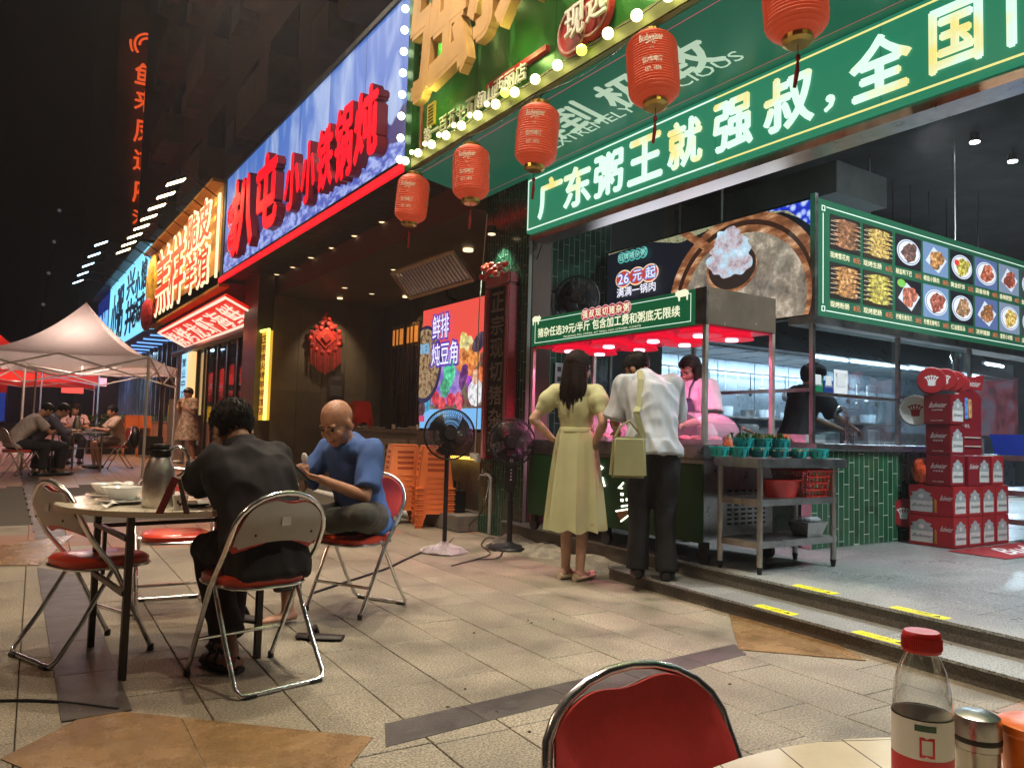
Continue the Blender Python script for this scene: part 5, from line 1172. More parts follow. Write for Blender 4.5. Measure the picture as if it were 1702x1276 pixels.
pn = E('steel_pan', (4.98, 3.55, .406), 0, 'steel pan with clear film on the bottom shelf of the prep table', 'pan'); MB().hexa([Vector((4.9 + a * .08, 3.5 + b_ * .06, .406)) for a, b_ in ((-1, -1), (1, -1), (1, 1), (-1, 1))], [Vector((4.9 + a * .115, 3.5 + b_ * .09, .51)) for a, b_ in ((-1, -1), (1, -1), (1, 1), (-1, 1))]).build('pan_body', m_steel, pn)
r = random.Random(3); mb_ = MB()
for i in range(5): mb_.ell((4.92 + r.uniform(-.05, .06), 3.5 + r.uniform(-.04, .04), .525), .05, .04, .022, 8, 5)
mb_.build('film', m_clear, pn, smooth=True)
ob = E('sauce_bottle', (4.45, 3.95, 1.04), 0, 'orange sauce bottle with pale cap behind the greens', 'bottle'); bp_ = onp(1221, 738, 1, 3.80)
MB().lathe([(0, 0), (.035, 0), (.037, .01), (.037, .09), (.018, .115), (.018, .125), (0, .125)], (bp_.x, 3.86, .965), 16).build('bottle_body', M('orange_sauce', (.75, .2, .06), .25, var=.05), ob, smooth=True); MB().cyl((bp_.x, 3.86, 1.09), (bp_.x, 3.86, 1.115), .017).build('cap', M('pale_cap', (.7, .6, .4)), ob)
for k, (px, lb, cat, prof, mt) in enumerate(((1272, 'steel saucepan with a long handle by the kitchen corner', 'saucepan', [(0, 0), (.09, 0), (.095, .07), (.09, .07), (.085, .006), (0, .006)], m_steel), (1300, 'clear box of orange roe on the kitchen counter', 'container', [(0, 0), (.07, 0), (.075, .07), (0, .07)], M('orange_food', (.6, .2, .08), .4, var=.3, vs=40)), (1340, 'white chopping block on the kitchen counter', 'chopping board', None, m_white))):
    p = onp(px, 738, 1, 4.2)
    if prof: o = MB().lathe(prof, (p.x, 4.22, 1.066), 18).build(['saucepan', 'food_container', 'chopping_block'][k], mt, smooth=True)
    else: o = MB().box(p.x - .12, p.x + .16, 4.12, 4.4, 1.066, 1.14).build('chopping_block', mt, bevel=.006)
    tag(o, lb, cat)
    if k == 0: MB().cyl((p.x - .09, 4.2, 1.12), (p.x - .33, 4.16, 1.17), .011, n=8).build('handle', m_wood, o)

# ================================================================== beer cartons
m_bred = M('carton_red', (.3, .012, .016), .45, var=.1, vs=8, rnd=.1); m_bred2 = M('carton_dark_red', (.2, .008, .014), .45, var=.1, vs=8, rnd=.1)
m_blab = M('carton_label', (.55, .55, .52), .5, var=.08, vs=30); m_bgrey = M('carton_grey', (.3, .33, .33), .5, var=.1, vs=40)
BX, BY, BZ = 6.93, 3.50, .19
def label_face(e, O, U, w, h):
    N = U.cross(Z1)
    MB().poly(O + N * .001, U, Z1, [(0, .0), (w, .0), (w, h * .5), (0, h * .5)], .001).build('label', m_blab, e)
    MB().poly(O + N * .002 + Z1 * h * .46, U, Z1, [(w * .02, 0), (w * .98, 0), (w * 1.0, h * .16), (w * .86, h * .22), (w * .95, h * .33), (w * .7, h * .38), (w * .6, h * .48), (w * .5, h * .5), (w * .4, h * .48), (w * .3, h * .38), (w * .05, h * .33), (w * .14, h * .22), (0, h * .16)], .001).build('label_crest', m_bgrey, e)
    MB().poly(O + N * .003 + Z1 * h * .62, U, Z1, oval(w / 2, h * .03, w * .12, h * .09, 14), .001).build('label_seal', m_blab, e)
    text('lettering', 'Budweiser', M('carton_ink', (.02, .03, .05), .5, var=0), e, O + N * .0025 + U * w * .06 + Z1 * h * .2, U, Z1, w * .88, h * .14, .001, shear=.15)
def carton(x0, x1, y0, y1, k, style, label, m=None):
    e = E('beer_carton', ((x0 + x1) / 2, (y0 + y1) / 2, BZ + .268 * k), 0, label, 'carton', 'red beer cartons stacked by the kitchen')
    z0 = BZ + .268 * k; MB().box(x0 + .002, x1 - .002, y0 + .002, y1 - .002, z0 + .001, z0 + .266).build('box', m or m_bred, e, bevel=.004)
    f = y0 + .0015
    if style != 'text2': label_face(e, Vector((x0 + .03, f, z0 + .03)), X1, (x1 - x0) * .72, .21)
    else: label_face(e, Vector((x1 - .2, f, z0 + .03)), X1, .17, .21); text('lettering', 'Budweiser', m_white, e, (x0 + .02, f - .0005, z0 + .15), X1, Z1, .15, .045, .001, shear=.15)
    s = x0 + .0015; L_ = y1 - y0
    if style == 'big':
        label_face(e, Vector((s, y1 - .02, z0 + .03)), NY, L_ * .5, .21)
        MB().lathe([(0, 0), (.02, 0), (.02, .09), (.008, .14), (.008, .19), (0, .19)], (s + .012, y0 + L_ * .4, z0 + .03), 10).build('bottle_print', M('beer_brown', (.25, .1, .02), .3, var=.1), e)
        text('lettering', 'Budweiser', m_white, e, (s - .0008, y0 + L_ * .29, z0 + .14), NY, Z1, L_ * .25, .045, .001, shear=.15)
    elif x0 < 7:
        text('lettering', 'Budweiser', m_white, e, (s - .0008, y0 + L_ * .8, z0 + .15), NY, Z1, L_ * .6, .045, .001, shear=.15); text('lettering', '百威啤酒', m_white, e, (s - .0008, y0 + L_ * .7, z0 + .12), NY, Z1, L_ * .4, .015, .001)
        text('lettering', 'KING OF BEERS', m_cream, e, (s - .0008, y0 + L_ * .72, z0 + .03), NY, Z1, L_ * .44, .01, .001)
nm_ = ['first', 'second', 'third', 'fourth']
for r_ in range(2):
    for k in range(4): carton(BX + .25 * k, BX + .25 * (k + 1), BY, BY + .40, r_, 'big' if k == 0 else 'n', '%s red beer carton in the %s row, counting from the tiled wall' % (nm_[k], ['bottom', 'second'][r_]))
carton(BX, BX + .25, BY + .02, BY + .24, 2, 't', 'dark red beer carton third from the bottom, at the tall end of the stack', m_bred2)
carton(BX + .26, BX + .66, BY, BY + .24, 2, 'text2', 'middle dark red beer carton in the third row, below the arched display', m_bred2)
carton(BX + .68, BX + .92, BY, BY + .24, 2, 'n', 'last red beer carton in the third row, nearest the blue tubs')
carton(BX, BX + .25, BY + .02, BY + .24, 3, 't', 'dark red beer carton fourth from the bottom of the tall column', m_bred2)
carton(BX - .01, BX + .24, BY + .01, BY + .25, 4, 't', 'topmost dark red beer carton of the tall column', m_bred2)
ds = E('beer_display', (7.4, 3.7, .994), 0, 'red beer display card with arched top and phone picture on the cartons', 'display stand'); zd = BZ + .268 * 3
MB().poly((7.2, BY + .1, zd + .002), X1, Z1, [(0, 0), (.44, 0), (.44, .52), (.36, .58), (.22, .61), (.08, .58), (0, .52)], .03).build('card', m_bred2, ds)
MB().poly((7.22, BY + .09, zd + .60), X1, Z1, [(0, 0), (.42, .0), (.46, .15), (.2, .11), (.0, .16), (.05, .08)], .02).build('header_banner', m_bred, ds); text('lettering', 'Budweiser', m_white, ds, (7.26, BY + .088, zd + .63), X1, Z1, .32, .06, .001, shear=.15)
MB().box(7.3, 7.37, BY + .085, BY + .098, zd + .33, zd + .52).build('phone_print', M('phone_blue', (.1, .3, .7), .3, var=.5, vs=12), ds); MB().box(7.38, 7.44, BY + .085, BY + .098, zd + .34, zd + .51).build('phone_print', M('phone_orange', (.6, .3, .12), .3, var=.5, vs=12), ds)
for z in (.08, .16): MB().box(7.23, 7.6, BY + .085, BY + .0985, zd + z, zd + z + .006).build('print_line', m_cream, ds)
text('lettering', '扫码有礼', m_white, ds, (7.24, BY + .097, zd + .25), X1, Z1, .18, .035, .001)
def cap_disc(c, r, label, rot, mat=m_bred, face_m=None):
    e = E('bottle_cap_prop', c, 0, label, 'cap prop', 'giant bottle cap props')
    R = rot; n = 42; pr0 = [(r * (1 + .035 * (i % 2)) * cos(2 * pi * i / n), r * (1 + .035 * (i % 2)) * sin(2 * pi * i / n)) for i in range(n)]
    mb_ = MB(); vs = [tuple(Vector(c) + R @ Vector((a, b_, 0))) for a, b_ in pr0] + [tuple(Vector(c) + R @ Vector((a * .9, b_ * .9, .04))) for a, b_ in pr0]
    mb_.add(vs, [tuple(range(n))[::-1], tuple(range(n, 2 * n))] + [(i, (i + 1) % n, n + (i + 1) % n, n + i) for i in range(n)]); mb_.build('cap', mat, e)
    a_, f_, _ = glyphs('♛', 0, .01); vs = [tuple(Vector(c) + R @ Vector(((x - .5) * r * .9, (y - .5) * r * .8, .043))) for x, y, z in a_]
    me = bpy.data.meshes.new('crown_mark'); inv = wmx(e).inverted(); me.from_pydata([tuple(inv @ Vector(v)) for v in vs], [], f_); me.materials.append(face_m or m_white); o = bpy.data.objects.new('crown_mark', me); COL.objects.link(o); o.parent = e
zt5 = BZ + .268 * 5
RV = Matrix.Rotation(pi / 2, 3, 'X')
RX = Matrix.Rotation(radians(-62), 3, 'Z') @ RV
cap_disc((6.93, 3.68, zt5 + .12), .12, 'red bottle cap prop on top of the carton column, nearest the tiled wall', RX)
cap_disc((7.0, 3.6, zt5 + .13), .10, 'second red bottle cap prop on top of the carton column', RX)
cap_disc((7.07, 3.56, zt5 + .12), .09, 'third red bottle cap prop on top of the carton column', RX)
cap_disc((7.13, 3.54, zt5 + .1), .08, 'fourth red bottle cap prop on top of the carton column', RX)
cap_disc((6.99, 3.86, zt5 - .14), .14, 'white backed bottle cap prop leaning behind the top carton', RX, m_white, m_bred)
cap_disc((7.0, 3.98, .45), .13, 'red bottle cap prop leaning at the wall end of the bottom cartons', RX)
o = MB().ell((6.98, 3.8, BZ + .268 * 2 + .12), .07, .09, .12, 12, 8).build('snack_bag', M('orange_red_bag', (.6, .07, .02), .3, var=.6, vs=14), smooth=True); tag(o, 'orange and red snack bag sitting on the second row of cartons', 'bag')
for k in range(2):
    for i in range(6): MB().ell((6.99 + k * .14 + .02 * (i % 2), 3.62 - .02 * k + .03 * (i % 3), zt5 + .02 + .012 * i), .06, .05, .012, 8, 5).build('beer_can_tin_%s' % 'ab'[k] if False else 'foil_packet', M('foil_red', (.4, .03, .03), .2, .5, var=.3, vs=30), smooth=True) if False else None
fm = E('floor_mat', (7.6, 3.3, .192), 0, 'red floor sticker with white beer lettering in front of the cartons', 'floor sticker')
A, B = G(1578, 902, .192), G(1700, 893, .192)
MB().box(6.75, 9.3, 3.0, 3.46, .1915, .1935).build('sheet', m_bred, fm); text('lettering', 'Budweiser', m_white, fm, (7.05, 3.1, .1937), X1, Y1, 1.5, .26, .001, .01, shear=.15)

# rack with blue tubs
rk = E('steel_rack', (8.9, 3.7, .19), 0, 'grey steel rack to the right of the beer cartons', 'rack')
for x in (8.08, 9.9):
    for y in (3.3, 3.8): MB().cyl((x, y, .19), (x, y, 1.15), .02, n=10).build('leg', m_steel, rk)
for z in (.35, .62, .95): MB().box(8.05, 9.95, 3.28, 3.82, z, z + .05).build('shelf', m_steel, rk)
MB().tube([(8.0, 3.25, .98), (8.0, 3.25, 1.12), (8.1, 3.25, 1.16), (10, 3.25, 1.16)], .018, 8).build('top_rail', m_steel, rk)
for k in range(4):
    x0 = 8.12 + k * .43; e = E('blue_tub', (x0, 3.5, 1.002), 0, '%s blue plastic tub on the steel rack, counting from the beer cartons' % nm_[k], 'tub', 'blue tubs on the rack')
    MB().hexa([Vector(p) for p in ((x0 + .03, 3.36, 1.001), (x0 + .37, 3.36, 1.001), (x0 + .37, 3.72, 1.001), (x0 + .03, 3.72, 1.001))], [Vector(p) for p in ((x0, 3.34, 1.2), (x0 + .4, 3.34, 1.2), (x0 + .4, 3.75, 1.2), (x0, 3.75, 1.2))]).build('tub_body', M('blue_tub', (.02, .06, .5), .35, var=.06), e)
    MB().box(x0 - .005, x0 + .405, 3.33, 3.345, 1.18, 1.21).build('rim', _M['blue_tub'], e)
    for j in range(4): MB().box(x0 + .05 + j * .08, x0 + .058 + j * .08, 3.335, 3.352, 1.02, 1.17).build('rib', _M['blue_tub'], e)
pl_ = E('pendant_lamp', (8.6, 4.6, 1.9), 0, 'chrome pendant lamp above the blue tubs', 'pendant lamp'); MB().lathe([(.14, 0), (.05, .06), (.035, .2), (.03, .35), (.06, .45), (.05, .5), (.012, .52)], (8.9, 4.45, 1.62), 18).build('shade', m_chrome, pl_, smooth=True); MB().cyl((8.9, 4.45, 2.1), (8.9, 4.45, 4.55), .01, n=6).build('stem', m_steel, pl_)

# ================================================================== fans
def fan(c, rz, label, pole_h, R, wrap=False, wall=False, box=False):
    e = E('pedestal_fan' if not wall else 'wall_fan', c, rz, label, 'fan')
    hz = pole_h if not wall else 0
    if not wall:
        MB().lathe([(0, 0), (.19, 0), (.2, .012), (.19, .028), (.06, .045), (.03, .07), (0, .07)], n=32).build('base', m_black, e, local=True, smooth=True)
        MB().cyl((0, 0, .05), (0, 0, hz - .12), .017 if box else .02, n=12).build('pole', m_black, e, local=True)
        if box:
            MB().cyl((0, 0, .05), (0, 0, .46), .026, n=12).build('sleeve', m_black, e, local=True)
            MB().cbox((0, -.03, hz - .3), .09, .05, .34).build('control_box', m_black, e, local=True, bevel=.012); MB().lathe([(0, 0), (.022, 0), (.022, .01), (0, .01)], (0, -.056, hz - .17), 14, Matrix.Rotation(pi / 2, 3, 'X')).build('dial', m_white, e, local=True)
            for q in range(4): MB().cbox((0, -.057, hz - .26 - q * .03), .015, .004, .012).build('button', m_white, e, local=True)
            MB().cyl((0, 0, .46), (0, 0, hz - .4), .009, n=8).build('inner_rod', m_chrome, e, local=True)
        if wrap:
            r = random.Random(2); mb_ = MB(); n = 28; rings = [(.015, .1), (.06, .075), (.12, .06), (.17, .045), (.215, .018), (.205, .004)]
            vs = [(rad * (1 + r.uniform(-.05, .05)) * cos(2 * pi * j / n), rad * (1 + r.uniform(-.05, .05)) * sin(2 * pi * j / n), z + r.uniform(-.009, .009)) for rad, z in rings for j in range(n)]
            mb_.add(vs, [(i * n + j, i * n + (j + 1) % n, (i + 1) * n + (j + 1) % n, (i + 1) * n + j) for i in range(5) for j in range(n)]); mb_.build('plastic_wrap', M('thin_film', (.8, .75, .75), .12, var=0, alpha=.35, spec=.9), e, local=True)
    hc = Vector((0, -.06 if not wall else -.22, hz))
    mot = MB().lathe([(0, -.16), (.06, -.15), (.085, -.1), (.085, .0), (.07, .02), (0, .02)], hc, 18, Matrix.Rotation(-pi / 2, 3, 'X') @ Matrix.Rotation(pi, 3, 'X')).build('motor', m_black, e, local=True, smooth=True)
    if wall: MB().tube([hc + Vector((0, .1, 0)), (0, .0, -.1), (0, 0, -.02)], .02, 8).build('bracket', m_black, e, local=True)
    # blades: three or five twisted
    yb = hc.y - .06; nb = 3 if not box else 5
    hub = MB().lathe([(0, 0), (.05, 0), (.045, .045), (0, .055)], (0, yb + .02, hc.z), 18, Matrix.Rotation(pi / 2, 3, 'X')).build('hub', m_black, e, local=True)
    for k in range(nb):
        t0 = 2 * pi * k / nb + .3; vs = []; m_, n_ = 6, 4
        for i in range(m_):
            rr2 = .045 + (R * .86 - .045) * i / (m_ - 1); wd = (.35 + .75 * (i / (m_ - 1)) ** .6) * (1.0 if nb == 3 else .62)
            for j in range(n_):
                a = t0 + wd * (j / (n_ - 1) - .5) + .1 * i / m_; vs.append((rr2 * cos(a), yb + (.035 * (j / (n_ - 1) - .5)), hc.z + rr2 * sin(a)))
        MB().add(vs, [(i * n_ + j, i * n_ + j + 1, (i + 1) * n_ + j + 1, (i + 1) * n_ + j) for i in range(m_ - 1) for j in range(n_ - 1)]).build('blade', M('dark_blade', (.02, .022, .035), .25, var=0), e, local=True, smooth=True)
    # cage
    y0, yf, yr = hc.y - .06, hc.y - .13, hc.y + .0
    ring = lambda rad, y, n=40: [(rad * cos(2 * pi * i / n), y, hc.z + rad * sin(2 * pi * i / n)) for i in range(n)]
    MB().tube(ring(R, y0), .009, 6, closed=True).build('cage_rim', m_black, e, local=True)
    for yy, nm, r0 in ((yf, 'front_grille', .05), (yr, 'rear_grille', .07)):
        mb_ = MB()
        for k in range(72):
            a = 2 * pi * k / 72; sw = .35 if nm == 'front_grille' else 0
            P = []
            for s in range(6):
                u = s / 5; rad = r0 + (R - r0) * u; an = a + sw * u; P.append((rad * cos(an), y0 + (yy - y0) * (1 - u ** 3), hc.z + rad * sin(an)))
            mb_.tube(P, .0026, 3, caps=False)
        mb_.tube(ring(R * .62, y0 + (yy - y0) * .76), .0035, 5, closed=True)
        tag(mb_.build(nm, m_black, e, local=True), kind='stuff')
    MB().lathe([(0, 0), (.055, 0), (.05, .012), (0, .015)], (0, yf, hc.z), 18, Matrix.Rotation(pi / 2, 3, 'X')).build('grille_badge', m_black, e, local=True)
    return e
p = G(738, 918); fan((p.x, p.y, 0), radians(-22), 'tall black pedestal fan with film wrapped base, beside the orange stools', 1.06, .225, wrap=True)
p = G(846, 912); fan((p.x, p.y, 0), radians(-33), 'black pedestal fan with control box standing before the pier', 1.0, .215, box=True)
fan((5.35, 6.7, 2.55), radians(-50), 'black fan mounted high on the tiled wall behind the cart', 0, .24, wall=True)
# leads on the ground
def lead(pts, r, label, name='ground_cable', m=m_black):
    P = []
    for i in range(len(pts) - 1):
        p0, p1, p2, p3 = [Vector(pts[max(0, min(len(pts) - 1, i + q))]) for q in (-1, 0, 1, 2)]
        for s in range(8):
            t = s / 8; P.append(.5 * ((2 * p1) + (p2 - p0) * t + (2 * p0 - 5 * p1 + 4 * p2 - p3) * t * t + (3 * p1 - p0 - 3 * p2 + p3) * t ** 3))
    P.append(Vector(pts[-1])); return tag(MB().tube(P, r, 6).build(name, m, smooth=True), label, 'cable')
gz = lambda px, py: tuple(G(px, py, .009))
lead([gz(520, 985), gz(580, 965), gz(640, 945), gz(672, 930), gz(690, 922), gz(706, 915)], .008, 'black cord on the ground running under the bald man\'s chair')
lead([gz(742, 905), gz(770, 880), PX(800, 850, 4.2), PX(812, 800, 4.4), PX(800, 778, 4.44)], .007, 'black cord rising from the fan base to the socket on the pier')
lead([gz(780, 932), gz(815, 920), gz(800, 905), gz(812, 893), gz(838, 900), gz(825, 915), gz(808, 907), gz(836, 898), gz(830, 925), gz(790, 930), gz(750, 940)], .005, 'thin black cord lying in loops between the two pedestal fans')
o = E('power_socket', (4.4, 7.3, .85), 0, 'white power socket block hanging on the pier', 'socket'); MB().cbox((4.42, 7.36, .82), .05, .16, .07).build('block', m_white, o, bevel=.008); MB().cbox((4.4, 7.27, .8), .06, .06, .09).build('plug', m_white, o, bevel=.008)
tp = E('water_tap', (4.4, 7.0, .6), 0, 'small steel water tap on a grey pipe fixed to the pier', 'tap')
MB().tube([(4.42, 7.02, .02), (4.42, 7.02, .6), (4.42, 7.06, .63), (4.42, 7.12, .63)], .018, 8).build('pipe', M('grey_pipe', (.3, .3, .27), .4), tp, smooth=True); MB().tube([(4.42, 7.12, .63), (4.38, 7.16, .63), (4.36, 7.17, .57)], .013, 8).build('spout', m_chrome, tp); MB().cyl((4.39, 7.14, .65), (4.39, 7.14, .7), .012).build('handle', m_chrome, tp)
ub = E('power_box', (4.45, 7.8, .17), 0, 'black ribbed power box standing on the concrete step', 'power box'); MB().box(4.36, 4.5, 7.66, 7.84, .171, .42).build('case', m_black, ub, bevel=.01)
for z in (.2, .24, .28, .32, .36): MB().box(4.352, 4.3595, 7.67, 7.83, z, z + .012).build('rib', M('grey_rib', (.15, .15, .15)), ub)
MB().tube([(4.43, 7.7, .42), (4.43, 7.7, .53), (4.43, 7.8, .53), (4.43, 7.8, .42)], .012, 6).build('handle', m_black, ub)

# ================================================================== folding chairs
m_rpad = M('red_vinyl', (.50, .055, .05), .42, var=.12, vs=9, bump=.06, bs=90)
m_opad = M('orange_red_vinyl', (.60, .05, .02), .32, var=.08, vs=14, coat=.2)
m_bplate = M('grey_white_plate', (.42, .40, .38), .4, var=.1)
def make_chair(pad, seat, plate):
    e = E('folding_chair', (0, 0, 0))
    for s in (1,):
        P = [(-.20, .22, .012), (-.212, .02, .40), (-.218, -.10, .55), (-.214, -.15, .64)]
        arc = []
        for i in range(1, 12):
            t = pi * (1 - i / 12); arc.append((.214 * cos(t), -.15 - .05 * sin(t), .64 + .165 * sin(t)))
        P = P + arc + [(-x, y, z) for x, y, z in P[::-1]]
        MB().tube(P, .0115, 10).build('back_frame', m_chrome, e, local=True, smooth=True)
        Q = [(-.19, .03, .42), (-.196, -.12, .17), (-.2, -.215, .035), (-.185, -.232, .014), (-.15, -.236, .012), (.15, -.236, .012), (.185, -.232, .014), (.2, -.215, .035), (.196, -.12, .17), (.19, .03, .42)]
        MB().tube(Q, .0105, 10).build('leg_frame', m_chrome, e, local=True, smooth=True)
    MB().tube([(-.206, .145, .165), (.206, .145, .165)], .009, 8).build('stretcher', m_chrome, e, local=True)
    for s in (-1, 1):
        MB().cyl((s * .2, .218, .0), (s * .2, .218, .03), .0145, n=10).build('foot_cap', m_black, e, local=True); MB().cbox((s * .15, -.236, .008), .05, .03, .014).build('foot_cap', m_black, e, local=True)
    # seat pad
    n = 28; ou = []
    for i in range(n):
        t = 2 * pi * i / n; c, s = cos(t), sin(t); k = (abs(c) ** 4 + abs(s) ** 4) ** -.25
        ou.append((.185 * k * c * (1 - .05 * (s < 0)), .05 + .19 * k * s))
    vs = []
    for z, f in ((.412, .985), (.418, 1), (.440, 1), (.452, .93), (.456, .6)): vs += [((x) * f, .05 + (y - .05) * f, z) for x, y in ou]
    fs = [(r * n + i, r * n + (i + 1) % n, (r + 1) * n + (i + 1) % n, (r + 1) * n + i) for r in range(4) for i in range(n)] + [tuple(range(n))[::-1], tuple(4 * n + i for i in range(n))]
    MB().add(vs, fs).build('seat', seat, e, local=True, smooth=True)
    MB().tube([(x * 1.01, .05 + (y - .05) * 1.01, .408) for x, y in ou], .008, 8, closed=True).build('seat_rim', m_chrome, e, local=True, smooth=True)
    # back pad: hoop-shaped with a handle gap at the top
    def back(y_off, th, scale, mat, name, z_low=.545):
        m_ = 30; top = []; bot = []
        for i in range(m_ + 1):
            u = -1 + 2 * i / m_; x = .206 * scale * u
            zt = .635 + (.162 * scale) * max(0, 1 - abs(u) ** 2.05) ** .5
            zt -= .030 * math.exp(-((u - .12) / .34) ** 2)
            zb = z_low + .035 * (1 - u * u) ** 1 - (.0 if abs(u) < .93 else -.02)
            bot.append((x, zb)); top.append((x, max(zt, zb + .012)))
        f = lambda x, z: (-.10 - .07 * min(1, (z - .56) / .13) - .02 * (1 - (x / .22) ** 2)) if z > .5 else -.1
        mb_ = MB(); vs = []
        K = 4
        for side in (0, 1):
            for i in range(m_ + 1):
                for j in range(K + 1):
                    x, z = bot[i][0], bot[i][1] + (top[i][1] - bot[i][1]) * j / K
                    edge = min(j, K - j, i, m_ - i) == 0
                    vs.append((x, f(x, z) + y_off + (th / 2 if side == 0 else -th / 2) * (.35 if edge else 1), z))
        W_ = K + 1; o2 = (m_ + 1) * W_
        fs = [(i * W_ + j, (i + 1) * W_ + j, (i + 1) * W_ + j + 1, i * W_ + j + 1) for i in range(m_) for j in range(K)]
        fs += [tuple(o2 + q for q in f_)[::-1] for f_ in fs]
        bd = [(i * W_) for i in range(m_ + 1)] + [m_ * W_ + j for j in range(1, W_)] + [i * W_ + K for i in range(m_ - 1, -1, -1)] + [j for j in range(K - 1, 0, -1)]
        fs += [(bd[i], bd[(i + 1) % len(bd)], o2 + bd[(i + 1) % len(bd)], o2 + bd[i]) for i in range(len(bd))]
        return mb_.add(vs, fs).build(name, mat, e, local=True, smooth=True)
    back(.012, .024, 1.0, pad, 'backrest')
    pl = back(-.009, .008, .955, plate, 'back_plate', .565)
    for x, z in ((-.13, .635), (.13, .635), (-.09, .70), (.09, .70)): MB().ell((x, -.19, z), .006, .004, .006, 8, 5).build('rivet', m_black, pl, local=True)
    MB().cbox((0, -.2035, .688), .042, .003, .036).build('maker_label', M('label_grey', (.5, .48, .44), .4, var=0), pl, local=True)
    return e
GRP = 'red folding chairs'
def place(e, x, y, ang, label, z=0, s=1, tilt=0):
    e.location = (x, y, z); e.rotation_euler = (0, 0, ang); e.scale = (s, s, s); tag(e, label, 'chair', GRP); return e
def face_dir(dx, dy): return atan2(-dx, dy)
c0 = make_chair(m_rpad, m_opad, m_bplate)
place(c0, 1.0, 3.46, radians(13), 'folding chair with white back plate, occupied by the man in the black polo')
txt_ = text('lettering', '日月', m_redp, c0, (0, 0, 0), X1, Z1, .022, .02, .001); txt_.matrix_basis = Matrix.Translation((-.011, -.2065, .68)) @ Matrix.Identity(4)
place(copy_tree(c0), .41, 4.22, face_dir(.93, .36), 'empty folding chair with grey back at the far left of the round table')
c2 = place(copy_tree(c0), .93, 4.98, radians(176), 'empty red folding chair behind the thermos, on the far side of the round table')
place(copy_tree(c0), 1.89, 4.48, face_dir(-.88, -.47), 'red folding chair on which the bald man in blue sits cross legged')
place(copy_tree(c0), 1.005, .945, face_dir(-.10, -.99), 'closest red folding chair, its padded back rising beside the bottle table', 0, .83).scale = (.95, .83, .81)
fc = []
for (px, py, dx, dy, lb) in ((52, 790, 1, .1, 'folding chair of the man in the checked shirt under the tent'), (195, 778, -1, -.1, 'folding chair with a black bag on its back, right end of the tent table'), (20, 792, 1, .35, 'folding chair of the man in white at the edge of the photo under the tent'), (116, 770, .1, -1, 'folding chair of the woman in pink under the tent')):
    p = Gs(px, py); q = copy_tree(c0); place(q, p.x, p.y, face_dir(dx, dy), lb, gz0(p.y)); fc.append((p, q))

# ================================================================== round tables
m_ttop = M('tile_print_top', (.70, .63, .48), .2, var=.12, vs=5, coat=.3)
def add_grid(m, col, size, lw, rot):
    nt = m.node_tree; N = nt.nodes; L = nt.links; b = N['Principled BSDF']; src = b.inputs['Base Color'].links[0].from_socket if b.inputs['Base Color'].links else None
    g = N.new('ShaderNodeNewGeometry'); mp = N.new('ShaderNodeMapping'); mp.inputs['Rotation'].default_value = (0, 0, rot); L.new(g.outputs['Position'], mp.inputs[0])
    br = N.new('ShaderNodeTexBrick'); br.offset = 0; br.inputs['Scale'].default_value = 1; br.inputs['Brick Width'].default_value = size; br.inputs['Row Height'].default_value = size; br.inputs['Mortar Size'].default_value = lw; br.inputs['Mortar Smooth'].default_value = .2
    L.new(mp.outputs[0], br.inputs['Vector']); mx = N.new('ShaderNodeMix'); mx.data_type = 'RGBA'; L.new(br.outputs['Fac'], mx.inputs[0]); L.new(src, mx.inputs[6]); mx.inputs[7].default_value = (*col, 1); L.new(mx.outputs[2], b.inputs['Base Color'])
add_grid(m_ttop, (.12, .075, .04), .105, .0014, .45)
m_rimt = M('table_rim', (.42, .36, .27), .3, var=.1)
m_tleg = M('table_leg_metal', (.045, .038, .033), .35, .7, var=.15)
def round_table(c, r, h, label, ang, rim_m=m_rimt):
    e = E('round_table', c, ang, label, 'table')
    MB().lathe([(0, h - .03), (r - .012, h - .03), (r, h - .026), (r, h - .004), (r - .004, h), (0, h)], n=72).build('table_top', m_ttop, e, local=True, smooth=True)
    MB().lathe([(r + .0006, h - .027), (r + .0012, h - .027), (r + .0012, h - .005), (r + .0006, h - .005)], n=72).build('rim_band', rim_m, e, local=True)
    for sx in (-1, 1):
        for sy in (-1, 1): MB().cbox((sx * .29, sy * .30, (h - .03) / 2), .028, .028, h - .031).build('leg', m_tleg, e, local=True)
        MB().cbox((sx * .3, 0, h - .13), .02, .592, .02).build('rail', m_tleg, e, local=True); MB().cbox((sx * .3, 0, .36), .02, .592, .022).build('rail', m_tleg, e, local=True)
    MB().cbox((0, .31, h - .14), .572, .02, .02).build('rail', m_tleg, e, local=True)
    for sy in (-.1, .1): MB().cbox((0, sy, h - .045), .572, .03, .02).build('rail', m_tleg, e, local=True)
    for x in (-.3, .3):
        MB().cbox((x, .1, h - .24), .015, .02, .2).build('rail', m_tleg, e, local=True)
    return e
TH_ = .72
round_table((.765, 4.0, 0), .525, TH_, 'round tile topped folding table with dark legs between the two seated men', radians(6))
round_table((.845, .15, 0), .56, .66, 'round yellow tile topped table under the water bottle, cut by the photo edge', radians(20))
